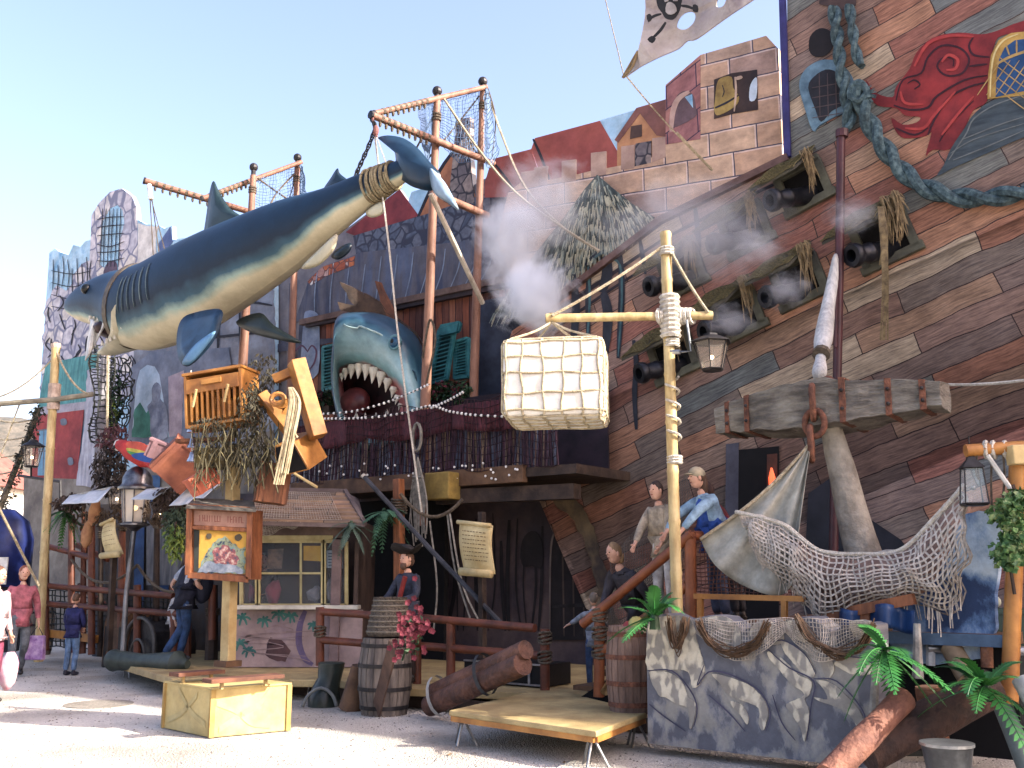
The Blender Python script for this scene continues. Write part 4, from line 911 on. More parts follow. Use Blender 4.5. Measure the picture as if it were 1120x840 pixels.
C0, C1 = D(262, 462, 12.2), D(277, 192, 12.2); E0, E1 = D(316, 482, 13.3), D(325, 181, 13.3)
rig('far', (C0, C1), (E0, E1), (D(159, 198, 10.74), D(335, 250, 13.5)), (D(222, 217, 11.4), D(330, 177, 13.3)), 'far pair of orange masts with yard above the shark head',
    {'ropes': [([D(291, 240, 12.3), D(300, 215, 12.8), D(322, 190, 13.2)], .02, rope_dk), ([D(282, 195, 12.3), D(300, 208, 12.8), D(324, 224, 13.3)], .02, rope_dk), ([D(328, 182, 13.3), D(332, 215, 13.3), D(336, 240, 13.3)], .014, rope_dk),
               ([D(326, 182, 13.3), D(317, 215, 13.3), D(306, 236, 13.2)], .014, rope_dk)],
     'nets': [(D(280, 196, 12.3), D(322, 184, 13.3), D(322, 232, 13.3), D(278, 240, 12.3)), (D(328, 180, 13.3), D(332, 182, 13.2), D(335, 216, 13.2), D(328, 240, 13.3))]})

# ================================================================ HANGING SHARK
DS = 10.7
shark = thing('hanging_shark', 'giant blue and cream model shark hung by its tail from the masts', 'shark model', D(260, 300, DS))
sec = [(72, 335, 2.5, 0), (79, 334, 11, 0), (92, 332, 20, 0), (108, 330, 27, 0), (125, 329, 33, 0), (138, 332, 39, 0), (150, 335, 46, 0), (170, 333, 50, 0), (205, 317, 53, 0), (240, 298, 51, 0), (280, 276, 46, 0), (320, 254, 39, 0), (360, 232, 28, 0), (395, 211, 21, 0), (420, 197, 16, 0), (440, 187, 13, 0), (452, 180, 9, 0)]
cen = []; rr = []
for x, y, r, _ in sec:
    p = D(x, y, DS); cen.append(p); rr.append(r*px_m(p)*1.0)
dense = catmull(cen, 5); rad = [v.x for v in catmull([Vector((r, 0, 0)) for r in rr], 5)]
T_ = [(dense[min(i+1, len(dense)-1)]-dense[max(0, i-1)]).normalized() for i in range(len(dense))]
# smooth the axis direction
for _ in range(5): T_ = [(T_[max(0, i-1)]+T_[i]*2+T_[min(len(T_)-1, i+1)]).normalized() for i in range(len(T_))]
def sp(i, ang, k=1.0):
    t = T_[i]; up = (W - t*W.dot(t)).normalized(); sd = (N - t*N.dot(t) - up*N.dot(up)).normalized()
    a = math.radians(ang); r = rad[i]*k
    return dense[i] + sd*(math.cos(a)*r*.82) + up*(math.sin(a)*r*(1.0))
sm = bpy.data.materials.new('shark paint'); sm.use_nodes = True
t = sm.node_tree; b = t.nodes['Principled BSDF']; b.inputs['Roughness'].default_value = .5; b.inputs['Specular IOR Level'].default_value = .25
uvn = t.nodes.new('ShaderNodeUVMap'); sx = t.nodes.new('ShaderNodeSeparateXYZ'); t.links.new(uvn.outputs[0], sx.inputs[0])
def mth(op, a, b_=0):
    q = t.nodes.new('ShaderNodeMath'); q.operation = op
    for i, v in enumerate((a, b_)):
        if isinstance(v, (int, float)): q.inputs[i].default_value = v
        else: t.links.new(v, q.inputs[i])
    return q.outputs[0]
h = mth('SUBTRACT', 1.0, mth('ABSOLUTE', mth('SUBTRACT', mth('MULTIPLY', sx.outputs[0], 2.0), 1.0)))
tc = t.nodes.new('ShaderNodeTexCoord'); nz = t.nodes.new('ShaderNodeTexNoise'); nz.inputs['Scale'].default_value = .9; nz.inputs['Detail'].default_value = 5; t.links.new(tc.outputs['Object'], nz.inputs[0])
h2_ = mth('ADD', h, mth('MULTIPLY', mth('SUBTRACT', nz.outputs[0], .5), .28))
rp = t.nodes.new('ShaderNodeValToRGB'); e = rp.color_ramp.elements
e[0].position = .19; e[0].color = lin((196, 188, 158)); e[1].position = .25; e[1].color = lin((140, 162, 152))
for p_, c_ in ((.3, (50, 82, 98)), (.38, (14, 34, 52)), (.72, (18, 42, 64)), (.95, (34, 68, 94))): x = e.new(p_); x.color = lin(c_)
t.links.new(h2_, rp.inputs[0]); t.links.new(grime(t, tc.outputs['Object'], rp.outputs[0], .5, 1.6), b.inputs['Base Color'])
n2 = t.nodes.new('ShaderNodeTexNoise'); n2.inputs['Scale'].default_value = 14; n2.inputs['Detail'].default_value = 4; t.links.new(tc.outputs['Object'], n2.inputs[0])
bp = t.nodes.new('ShaderNodeBump'); bp.inputs['Strength'].default_value = .08; bp.inputs['Distance'].default_value = .03; t.links.new(n2.outputs[0], bp.inputs['Height']); t.links.new(bp.outputs[0], b.inputs['Normal'])
NR = 32
mb = MB(); nd_ = len(dense)-1
mb.grid(lambda a, b: sp(int(round(b*nd_)), -90+360*a), NR, nd_)
body = mb.build('body', sm, shark, smooth=True)
blue_s = mat('shark fin blue', (26, 48, 66), (16, 32, 46), sc=2, rough=.35, bump=.05); cream_s = mat('shark cream', (206, 198, 164), (176, 172, 142), sc=2, rough=.4, bump=.05)
def fin(name, pts, d, th, m, parent=shark, tip=None, dd=0.0):
    c = Vector((sum(p[0] for p in pts)/len(pts), sum(p[1] for p in pts)/len(pts)))
    ps = cm2(pts, 4); mb = MB(); far = max((Vector(p)-Vector(pts[0])).length for p in ps)
    def dep(q): return d + dd*((Vector(q)-Vector(pts[0])).length/far)
    n = len(ps); rings = [[D(q[0], q[1], dep(q)) for q in ps]]
    for s, k in ((1, .62), (1, .25)):
        rings.append([D(*(c+(Vector(q)-c)*k), dep(c+(Vector(q)-c)*k)) + N*th*(1-k) for q in ps])
    back = [[D(*(c+(Vector(q)-c)*k), dep(c+(Vector(q)-c)*k)) - N*th*(1-k) for q in ps] for k in (.25, .62)]
    mb.loft(back + rings); return mb.build(name, m, parent, smooth=True)
fin('dorsal_fin', [(224, 266), (226, 232), (230, 206), (234, 198), (240, 210), (252, 228), (270, 243), (250, 262)], DS, .1, mat('shark fin green blue', (36, 60, 66), (24, 40, 46), sc=1.4, rough=.4, bump=.05))
fin('second_dorsal_fin', [(352, 212), (362, 194), (369, 184), (372, 190), (382, 200), (372, 212)], DS, .06, blue_s)
fin('tail_fin', [(434, 190), (432, 168), (425, 156), (413, 151), (424, 148), (441, 151), (456, 161), (471, 178), (482, 192), (474, 208), (456, 206), (444, 200)], DS-.05, .16, mat('tail blue', (30, 62, 90), (22, 46, 68), sc=1.5, rough=.35, bump=.05))
fin('tail_tip', [(470, 184), (484, 196), (494, 212), (502, 230), (490, 222), (474, 210)], DS-.1, .08, mat('tail sunlit tip', (150, 176, 196), (110, 142, 168), sc=2, rough=.4, bump=.05))  # pale colour puts the sunlight on this lobe into the paint
fin('pectoral_fin', [(212, 342), (240, 338), (243, 350), (232, 376), (208, 400), (196, 394), (193, 370), (198, 350)], DS-.65, .1, mat('pectoral blue', (28, 56, 80), (18, 36, 54), sc=1.2, rough=.4, c3=(40, 74, 104), bump=.05), dd=-.5)
fin('pectoral_edge', [(236, 362), (222, 384), (207, 399), (199, 396), (214, 376)], DS-1.14, .03, mat('pectoral pale', (96, 150, 190), (70, 120, 160), sc=2, rough=.4, bump=.05))
fin('far_pectoral_fin', [(258, 352), (284, 342), (300, 356), (330, 375), (300, 371), (275, 364)], DS+.1, .08, mat('fin dark green', (50, 66, 62), (32, 44, 46), sc=1.4, rough=.4, bump=.05))
fin('pelvic_fin', [(330, 292), (345, 276), (368, 256), (366, 272), (352, 288), (338, 294)], DS-.35, .07, cream_s)
fin('rear_fin', [(362, 280), (372, 270), (384, 266), (382, 276), (370, 284)], DS-.1, .05, blue_s)
fin('anal_fin', [(400, 232), (412, 222), (420, 222), (418, 234), (406, 238)], DS, .05, cream_s)
# jaw, mouth, eye, gills
ip = lambda x, y, k: (D(x, y, DS-.02), k*px_m(D(x, y, DS)))
jw = [(160, 350, 40), (147, 364, 27), (134, 375, 17), (122, 382, 11), (113, 385, 6), (108, 386, 2)]
rings = []
for x, y, r in jw:
    c, k = ip(x, y, r); rings.append([c + N*math.cos(a)*k*1.05 + (U*.35+W).normalized()*math.sin(a)*k*.62 for a in [2*math.pi*i/20 for i in range(20)]])
mb = MB(); mb.loft(rings); mb.build('lower_jaw', cream_s, shark, smooth=True)
mb = MB(); c, k = ip(132, 362, 1); mb.ell(c, (20*k, 31*k, 11*k), Matrix((U, N, W)).transposed(), 14, 8); mb.build('mouth', mat('dark mouth', (70, 36, 34), (34, 18, 20), sc=4, rough=.4), shark, smooth=True)
mb = MB()
for i in range(9):
    q = D(99+i*4.4, 346+i*.9, DS-.36-.02*i); mb.lathe(q, [(0, .04), (.1, .02), (.13, .002)], 6, -W+N*.2)
for i in range(4):
    q = D(112+i*4.6, 378-i*2.3, DS-.36-.03*i); mb.lathe(q, [(0, .035), (.07, .018), (.1, .002)], 6, W+N*.2)
mb.build('teeth', mat('ivory', (236, 228, 208), (214, 204, 180), sc=6), shark)
cl = thing('white_rag', 'torn white rag dangling from the hanging shark mouth', 'cloth', D(118, 352, DS-.5))
mb = MB(); mb.sheet(lambda a, b: D(100+34*a-6*b, 349+2*math.sin(a*7)+(38*b*max(.12, 1-a*1.5))+7*b+1.5*math.sin(b*9+a*5), DS-.42-.07*math.sin(a*16)-.05*b), 18, 10, N*.025); mb.build('cloth', mat('bright white rag', (240, 238, 230), (206, 204, 196), sc=6), cl, smooth=True)
eye = D(116, 326, DS)
i_e = min(range(len(dense)), key=lambda i: (dense[i]-eye).length); pe = sp(i_e, 16, 1.0)
mb = MB(); mb.ell(pe, .11, n=12, m=8); mb.build('eye', mat('black glass eye', (16, 20, 20), (10, 12, 12), sc=3, rough=.1, bump=0), shark, smooth=True)
ig = [min(range(len(dense)), key=lambda i, x=x: abs(i-x)) for x in range(0)]
mb = MB(); mb2 = MB()
i0 = min(range(len(dense)), key=lambda i: (dense[i]-D(164, 330, DS)).length)
for g in range(6):
    i = i0 + g; mb.tube([sp(i, a, 1.004) for a in range(-20, 36, 8)], [.004]+[.010]*5+[.004], 5)
    mb2.tube([sp(i, a, 1.0)+T_[i]*.05 for a in range(-20, 36, 8)], [.003]+[.008]*5+[.003], 5)
mb.build('gill_ridges', mat('gill ridge', (110, 128, 124), (60, 84, 92), sc=3, rough=.4), shark, smooth=True)
mb2.build('gill_slits', mat('gill dark', (24, 40, 50), sc=3), shark, smooth=True)
ib = min(range(len(dense)), key=lambda i: (dense[i]-D(150, 336, DS)).length)
mb = MB()
for k_, w_ in ((1.0, .13),):
    inner = [[sp(ib, a, 1.0)-T_[ib]*w_*.5 for a in range(0, 360, 10)], [sp(ib, a, 1.035)-T_[ib]*w_*.5 for a in range(0, 360, 10)], [sp(ib, a, 1.035)+T_[ib]*w_*.5 for a in range(0, 360, 10)], [sp(ib, a, 1.0)+T_[ib]*w_*.5 for a in range(0, 360, 10)]]
    mb.loft(inner, cap=False)
tag(mb.build('belly_strap', mat('brown leather strap', (106, 92, 70), (72, 60, 46), sc=8, rough=.5)), 'brown leather strap around the hanging shark behind its head', 'strap')
it = min(range(len(dense)), key=lambda i: (dense[i]-D(414, 199, DS)).length)
mb = MB()
for q in range(6):
    i = it-2+q; 
    for z_ in (0,): mb.tube([sp(i, a, 1.05+.03*(q % 2))+T_[i]*.02*(q % 3) for a in range(0, 361, 12)], .026, 5, False)
    if q < 5: mb.tube([sp(i, a, 1.08).lerp(sp(i+1, a, 1.08), a/360) for a in range(0, 361, 12)], .024, 5, False)
tag(mb.build('tail_rope_binding', mat('straw rope', (166, 150, 110), (116, 100, 70), sc=20, bump=.6)), 'coils of straw rope bound round the shark tail stem', 'rope')
ch = thing('tail_hoist', 'steel chain hoist from the yard tip down to the shark tail stem', 'hoist', D(408, 130, 10.74))
mb = MB(); cp = [yt-W*.08, D(410, 140, 10.7), D(404, 158, 10.7), D(396, 176, 10.7), D(390, 190, 10.7), D(388, 198, 10.7)]
cd = catmull(cp, 7)
for i in range(0, len(cd)-1, 2):
    c = (cd[i]+cd[i+1])/2; d_ = (cd[i+1]-cd[i]).normalized(); s_ = (N if i % 4 else U)
    mb.tube([c+d_*.075*math.cos(a)+s_*.035*math.sin(a) for a in [x*.785 for x in range(9)]], .014, 4, False)
mb.build('chain', iron, ch)
mb = MB(); mb.ell(D(411, 143, 10.7), (.05, .05, .1)); mb.tube([yt, D(412, 150, 10.7)], .02, 5); mb.build('pulley', mat('reddish block', (150, 90, 84), sc=3), ch)
mb = MB(); mb.tube([D(412, 150, 10.7), sp(len(dense)-10, 90, 1.0)], .012, 4); mb.build('sling', rope_wh, ch)
ch = thing('head_hoist', 'white block and ropes from the far yard tip down to the shark back', 'hoist', D(164, 205, 10.74))
mb = MB(); mb.tube([D(163, 202, 10.74), D(165, 218, 10.74)], .045, 8); mb.build('block', white_m, ch)
mb = MB()
for x0, x1, y1 in ((164, 168, 286), (166, 175, 285), (165, 183, 284)): mb.tube([D(x0, 216, 10.74), D(x1, y1, 10.7)], .012, 4)
mb.build('sling', rope_dk, ch)

# ================================================================ BIG SHARK HEAD
bh = thing('shark_head', 'huge open mouthed blue shark head bursting through the village wall above the balcony', 'shark model', D(415, 440, 13.7))
inner = [(375, 415), (380, 405), (391, 402), (404, 404), (416, 411), (426, 421), (434, 433), (437, 448), (428, 462), (412, 470), (394, 468), (380, 444)]
lip = [(367, 404), (371, 395), (388, 391), (407, 393), (423, 401), (437, 414), (447, 430), (452, 450), (444, 474), (415, 484), (390, 480), (370, 446)]
mid = [(365, 384), (367, 362), (382, 352), (405, 356), (429, 366), (447, 384), (457, 408), (462, 442), (450, 482), (415, 490), (384, 486), (365, 434)]
mid2 = [(364, 372), (369, 347), (390, 342), (412, 344), (434, 353), (454, 372), (463, 402), (465, 446), (452, 488), (415, 494), (382, 490), (363, 428)]
base = [(366, 366), (374, 346), (396, 340), (418, 343), (440, 352), (460, 370), (470, 402), (468, 448), (450, 480), (415, 484), (380, 478), (366, 420)]
dd_ = [lambda i: 12.9, lambda i: 12.35, lambda i: [11.9, 11.85, 11.95, 12.1, 12.3, 12.5, 12.7, 12.6, 12.5, 12.5, 12.4, 12.2][i], lambda i: [12.2, 12.2, 12.4, 12.6, 12.8, 13.0, 13.1, 13.0, 12.9, 12.8, 12.7, 12.5][i], lambda i: 13.85]
rings = []
for pts, df in zip((inner, lip, mid, mid2, base), dd_):
    q3 = [Vector((x, y, df(i))) for i, (x, y) in enumerate(pts)]; o = []
    for i in range(12):
        p0, p1, p2, p3 = [q3[(i+j) % 12] for j in (-1, 0, 1, 2)]
        for j in range(4):
            s = j/4; o.append(.5*((2*p1)+(p2-p0)*s+(2*p0-5*p1+4*p2-p3)*s*s+(3*p1-p0-3*p2+p3)*s*s*s))
    rings.append(o)
fine = []
for i in range(len(rings)-1):
    for j in range(4):
        s = j/4; row = []
        for k in range(48):
            p0, p1, p2, p3 = [rings[max(0, min(4, i+m_))][k] for m_ in (-1, 0, 1, 2)]
            row.append(.5*((2*p1)+(p2-p0)*s+(2*p0-5*p1+4*p2-p3)*s*s+(3*p1-p0-3*p2+p3)*s*s*s))
        fine.append(row)
fine.append(rings[-1])
mb = MB(); mb.loft([[D(v.x, v.y, v.z) for v in row] for row in fine], cap=False)
hm2 = bpy.data.materials.new('shark head paint'); hm2.use_nodes = True; t = hm2.node_tree; b = t.nodes['Principled BSDF']; b.inputs['Roughness'].default_value = .4
uvn = t.nodes.new('ShaderNodeUVMap'); sx = t.nodes.new('ShaderNodeSeparateXYZ'); t.links.new(uvn.outputs[0], sx.inputs[0])
tc = t.nodes.new('ShaderNodeTexCoord'); nz = t.nodes.new('ShaderNodeTexNoise'); nz.inputs['Scale'].default_value = 2.2; nz.inputs['Detail'].default_value = 6; t.links.new(tc.outputs['Object'], nz.inputs[0])
hh = mth('ADD', sx.outputs[1], mth('MULTIPLY', mth('SUBTRACT', nz.outputs[0], .5), .22))
rp = t.nodes.new('ShaderNodeValToRGB'); e = rp.color_ramp.elements; e[0].position = .0; e[0].color = lin((190, 110, 110)); e[1].position = 1; e[1].color = lin((40, 74, 96))
for p_, c_ in ((.12, (196, 130, 128)), (.2, (112, 164, 170)), (.3, (160, 192, 196)), (.4, (128, 164, 172)), (.47, (66, 106, 126)), (.54, (34, 64, 86))): x = e.new(p_); x.color = lin(c_)
t.links.new(hh, rp.inputs[0]); t.links.new(grime(t, tc.outputs['Object'], rp.outputs[0], .6, 3.0), b.inputs['Base Color'])
mb.build('head', hm2, bh, smooth=True)
mb = MB(); mb.prism([D(x, y, 13.0) for x, y in cm2(inner, 3)], -N*.02); mb.build('throat', mat('dark throat', (74, 34, 36), (30, 16, 20), sc=1.5, rough=.5), bh)
mb = MB(); mb.ell(D(388, 440, 12.7), (.35, .2, .28), Matrix((U, N, W)).transposed(), 14, 8); mb.build('tongue', mat('tongue red', (130, 56, 50), (86, 34, 36), sc=3, rough=.35), bh, smooth=True)
iv = mat('ivory', (236, 228, 208))
for i, (x, y, L) in enumerate(((374, 412, .2), (378, 407, .28), (385, 403, .34), (393, 402, .36), (401, 403, .37), (409, 406, .38), (417, 411, .36), (424, 418, .32), (430, 427, .26), (434, 436, .22), (437, 445, .16))):
    mb = MB(); c = D(x, y, 12.55); L *= .78; k = L*.34; dr = (-W*1 - U*.1*(i-3)*.3 + N*.15).normalized()
    mb.lathe(c-dr*.06, [(0, k*.9), (.06, k), (L*.45, k*.62), (L*.8, k*.22), (L, .003)], 8, dr); mb.build('tooth', iv, bh, smooth=2)
for i, (x, y, L) in enumerate(((390, 462, .2), (400, 466, .24), (412, 467, .26), (424, 462, .24))):
    mb = MB(); mb.lathe(D(x, y, 12.5), [(0, L*.36), (L*.5, L*.2), (L, .003)], 8, W+N*.1); mb.build('tooth', iv, bh, smooth=2)
ec = D(434, 375, 12.2)
mb = MB(); mb.tube([ec+(U*math.cos(a)*.13+W*math.sin(a)*.115)+N*.05 for a in [x*.524 for x in range(13)]], .03, 6, False); mb.build('eye_socket', mat('pale socket', (104, 164, 176), sc=3, rough=.4), bh, smooth=True)
mb = MB(); mb.ell(ec+N*.02, .11, n=14, m=10); e_ = mb.build('eye', mat('blue eye', (40, 92, 130), (24, 60, 92), sc=5, rough=.15, bump=0), bh, smooth=True)
mb = MB(); mb.ell(ec+N*.1+W*.01, .045, n=10, m=8); mb.build('pupil', mat('black pupil', (12, 14, 18), sc=3, rough=.1, bump=0), e_, smooth=True)
sc_m = mat('pale crease', (176, 214, 216), sc=3, rough=.4)
mb = MB(); mb.tube(catmull([D(x, y, dd) for x, y, dd in ((372, 352, 11.98), (380, 357, 11.9), (390, 359, 11.96), (394, 357, 12.0), (405, 361, 12.03), (418, 367, 12.2), (422, 375, 12.25))], 4), .018, 5); mb.build('brow_crease', sc_m, bh, smooth=True)
mb = MB()
for k in range(3): mb.tube(catmull([D(440+4*k, 398+3*k, 12.5), D(446+4*k, 408, 12.55), D(450+3*k, 422, 12.6)], 4), .016, 5)
mb.build('cheek_creases', mat('dark crease', (44, 82, 104), sc=3), bh, smooth=True)
# splintered boards
for q in ([(371, 308), (392, 318), (430, 348), (452, 368), (440, 372), (408, 350), (385, 332)], [(369, 330), (390, 334), (404, 343), (394, 346), (372, 339)], [(410, 307), (414, 308), (424, 330), (433, 350), (424, 348), (416, 330)], [(430, 345), (452, 362), (470, 392), (462, 398), (445, 372)], [(398, 320), (416, 330), (438, 358), (424, 356), (400, 338)]):
    pts = rag(q, .9, 6, len(q)); n_ = len(pts)
    MB().prism([D(x, y, 12.35+.012*(x-370)) for x, y in pts], -N*.09).build('splintered_board', wood_dk if q[0][0] != 410 else mat('burnt orange board', (120, 72, 50), (84, 52, 42), sc=3), bh)

# ================================================================ CRANE POST, BALE, LANTERN
crane = thing('bamboo_crane', 'bamboo crane post with lashed cross arm and stay ropes standing behind the rock parapet', 'crane', Y(742, 700, 9.8))
def bamboo(mb, a, b, r, nodes=.45):
    L = (b-a).length; k = max(2, int(L/nodes)); pts = []; rs = []
    for i in range(k+1):
        p = a.lerp(b, i/k); d_ = (b-a).normalized()
        for s_, rr_ in ((-.03, 1), (0, 1.12), (.03, 1)): pts.append(p+d_*s_); rs.append(r*rr_)
    mb.tube(pts, rs, 12)
pt, pb = Y(728, 257, 9.8), Y(743, 742, 9.75)
mb = MB(); bamboo(mb, pb, pt, .055); mb.build('post', bamboo_m, crane, smooth=2)
al, ar = Y(600, 348, 9.75), Y(776, 345, 9.75)
mb = MB(); bamboo(mb, al, ar, .045, .6); arm = mb.build('cross_arm', bamboo_m, crane, smooth=2)
mb = MB(); mb.tube([al, al-(ar-al).normalized()*.03], .042, 12); mb.build('end_plug', mat('dark end grain', (96, 76, 56), sc=6), arm)
cc = Y(733, 346, 9.76)
mb = MB()
for i in range(9): mb.tube([cc+W*(.2-.05*i)+Vector((math.cos(a)*.085, math.sin(a)*.085, 0)) for a in [x*.6283 for x in range(11)]], .026, 5, False)
ax = (ar-al).normalized(); 
for i in range(8): mb.tube([cc+ax*(-.1+.045*i)+(W*math.cos(a)+N*math.sin(a))*.07 for a in [x*.6283 for x in range(11)]], .024, 5, False)
mb.build('centre_lashing', rope_wh, crane)
mb = MB()
for x, y in ((735, 372), (738, 500), (729, 272)):
    for i in range(3): mb.tube([Y(x, y+3*i, 9.78)+Vector((math.cos(a)*.068, math.sin(a)*.068, 0)) for a in [z*.6283 for z in range(11)]], .016, 5, False)
mb.build('post_lashing', rope_wh, crane)
for a, b in ((Y(604, 345, 9.7), Y(724, 270, 9.75)), (Y(733, 273, 9.75), Y(775, 342, 9.7))):
    mb = MB(); mb.tube(sag(a, b, .03), .016, 6); mb.build('stay_rope', rope_m, crane)
mb = MB(); H = [Vector((0, 0, 0))]; hx = []
for i in range(60):
    s = i/59; p = Y(735+3*s, 412+75*s, 9.76); a = s*9*2*math.pi*.5; hx.append(p+Vector((math.cos(a)*.065, math.sin(a)*.065, 0)))
mb.tube(hx, .014, 5); mb.build('spiral_rope', rope_wh, crane)
mb = MB(); mb.tube([Y(751, 350, 9.6), Y(756, 384, 9.6), Y(745, 385, 9.65), Y(733, 384, 9.7)], .012, 5); mb.tube([Y(744, 385, 9.62), Y(736, 385, 9.66)], .025, 6); mb.build('wire_hook', steel, crane)
# bale
bw_, bd_, bh_ = .97, .9, .76
bc = Y(609, 421, 9.75); Rb = Matrix.Rotation(-math.radians(8), 3, 'Z')
bale = thing('rope_bale', 'big white canvas bale wrapped in a square rope net hanging from the bamboo arm', 'bale', bc)
mb = MB()
def rb(q):
    x, y, z = q; e = .72
    v = Vector((x, y, z)); m_ = max(abs(x), abs(y), abs(z)); l = v.length
    r_ = .065
    # rounded box
    c_ = Vector((max(-1+2*r_/bw_, min(1-2*r_/bw_, x)), max(-1+2*r_/bd_, min(1-2*r_/bd_, y)), max(-1+2*r_/bh_, min(1-2*r_/bh_, z))))
    dlt = Vector(((x-c_.x)*bw_/2, (y-c_.y)*bd_/2, (z-c_.z)*bh_/2))
    if dlt.length > 1e-6: dlt = dlt.normalized()*r_
    p = Vector((c_.x*bw_/2, c_.y*bd_/2, c_.z*bh_/2)) + dlt
    px_, pz_, py_ = math.cos(x*2.5*math.pi)**2, math.cos(z*2*math.pi)**2, math.cos(y*2*math.pi)**2
    return bc + Rb @ (p*(1+.014*noise.noise(p*3.3)+.008*noise.noise(p*11)))
ns = 20
for ax_ in range(3):
    for sg in (-1, 1):
        def f(a, b, ax_=ax_, sg=sg):
            q = [0, 0, 0]; q[ax_] = sg; q[(ax_+1) % 3] = a*2-1; q[(ax_+2) % 3] = b*2-1; return rb(q)
        mb.grid(f, ns, ns)
bm_ = mb.build('canvas_block', mat('white canvas', (246, 244, 236), (232, 228, 214), sc=3, bump=.25), bale, smooth=True)
mb = MB()
def loop(fix, val, n=44):
    o = []; m1, m2 = [k for k in range(3) if k != fix]
    for i in range(n+1):
        a = 4*i/n; s = int(a) % 4; f = (a-int(a))*2-1; q = [0, 0, 0]; q[fix] = val + .022*math.sin(i*1.1+val*9)+.02*math.sin(i*.37+val*5)
        u_, v_ = [(f, -1), (1, f), (-f, 1), (-1, -f)][s]; q[m1] = u_; q[m2] = v_
        p = rb(q); o.append(bc + (p-bc)*1.012)
    return o
for v in (-.98, -.62, -.2, .22, .62, .98): mb.tube(loop(0, v*.94), .013, 6, False)
for v in (-.9, -.45, 0, .45, .9): mb.tube(loop(1, v), .013, 6, False)
for v in (-.88, -.42, .1, .55, .95): mb.tube(loop(2, v*.95), .013, 6, False)
mb.build('rope_net', mat('cream rope', (206, 192, 156), (170, 154, 120), sc=20, bump=.5), bale, smooth=True)
mb = MB(); tp = Y(603, 352, 9.75)
for sx_ in (-.42, .42):
    for sy_ in (-.38, .38): mb.tube(catmull([tp, (tp*.6+(bc+Rb@Vector((sx_, sy_, bh_/2+.02)))*.4)-W*.03, bc+Rb@Vector((sx_, sy_, bh_/2+.01))], 4), .013, 6)
mb.tube([tp, tp+W*.09], .03, 6); mb.build('sling', rope_m, bale)
# lantern
glow = emat('warm lamp bulb', (255, 214, 150), 6.0)
lglass = glassmat('lantern glass', (150, 140, 130), .28)
def lantern(c, hgt, rt, rb_, label, sides=6, m=iron, hook=.12, roofh=.25, glowm=None, group=None, gm=None, rot=0.2):
    """c: centre of the cage bottom"""
    root = thing('lantern', label, 'lantern', c, group)
    def ring(z, r): return [c+W*z+Vector((math.cos(rot+2*math.pi*i/sides)*r, math.sin(rot+2*math.pi*i/sides)*r, 0)) for i in range(sides)]
    a, b = ring(0, rb_), ring(hgt, rt)
    mb = MB()
    for i in range(sides):
        mb.tube([a[i], b[i]], hgt*.022, 5); mb.tube([a[i], a[(i+1) % sides]], hgt*.025, 5); mb.tube([b[i], b[(i+1) % sides]], hgt*.025, 5)
    mb.build('cage', m, root)
    mb = MB(); mb.loft([ring(.01*hgt, rb_*.96), ring(.99*hgt, rt*.96)], cap=False); mb.build('glass', gm or lglass, root)
    mb = MB(); mb.loft([ring(hgt, rt*1.22), ring(hgt+.02*hgt, rt*1.22), ring(hgt+roofh*hgt, rt*.45), ring(hgt*(1+roofh*1.25), rt*.42), ring(hgt*(1+roofh*1.5), rt*.1)]); mb.build('roof', m, root, smooth=2)
    mb = MB(); mb.loft([ring(-.06*hgt, rb_*.9), ring(0, rb_*1.08)]); mb.build('base', m, root)
    mb = MB(); mb.ell(c+W*hgt*.45, hgt*.075); mb.build('bulb', glowm or glow, root, smooth=True)
    if hook: mb = MB(); mb.tube([c+W*hgt*(1+roofh*1.5), c+W*(hgt*(1+roofh*1.5)+hook)], hgt*.02, 5); mb.build('hook', m, root)
    return root
lantern(Y(779, 404, 9.55), .27, .175, .11, 'black hexagonal lantern hanging from the right end of the bamboo arm', hook=.1)

# ================================================================ ANCHOR
DA = 9.9
anc = thing('giant_anchor', 'giant weathered wooden anchor with iron banded crossbeam standing above the rock parapet', 'anchor', D(945, 660, DA))
s0 = D(788, 467, DA).dot(U); s1 = D(1034, 447, DA).dot(U); scn_ = (s0+s1)/2
aw = mat('cracked grey timber', (138, 134, 122), (84, 80, 74), sc=3, st=(1, 1, 4), bump=1.0, bsc=12, c3=(116, 110, 100))
zS = lambda u: 0
def stock_ring(f, k=1.0, n=4):
    u = s0+(s1-s0)*f; e = 1-abs(f-.46)*2; e = max(0, min(1, e*1.15)); h_ = (.27+.22*e)*k; dp = (.34+.4*e)*k
    c = P(u, DA+.05, 3.26+.02*math.sin(f*3)+ (f-.5)*.04)
    return [c+N*dp/2-W*h_/2*.9, c+N*dp/2*.96+W*h_/2, c-N*dp/2+W*h_/2, c-N*dp/2-W*h_/2]
def subr(r, k=5): return [r[i].lerp(r[(i+1) % 4], j/k) for i in range(4) for j in range(k)]
mb = MB(); mb.loft([[p+Vector((noise.noise(p*5), noise.noise(p*5+Vector((5, 0, 0))), noise.noise(p*6+Vector((0, 5, 0)))))*.03 for p in subr(stock_ring(i/22))] for i in range(23)]); mb.build('stock', aw, anc, bev=.006)
for f in (.07, .175, .62, .80, .93):
    mb = MB(); mb.loft([stock_ring(f-.012, 1.0), stock_ring(f-.012, 1.07), stock_ring(f+.012, 1.07), stock_ring(f+.012, 1.0)], cap=False); mb.build('iron_band', rust, anc)
    mb = MB(); r = stock_ring(f, 1.09); mb.ell((r[0]*.3+r[1]*.7), .02, n=6, m=4); mb.ell((r[0]*.7+r[1]*.3), .02, n=6, m=4); mb.build('band_rivets', iron, anc)
mb = MB(); sh = catmull([D(910, 470, DA), D(918, 500, DA), D(932, 560, DA), D(948, 620, DA)], 5)
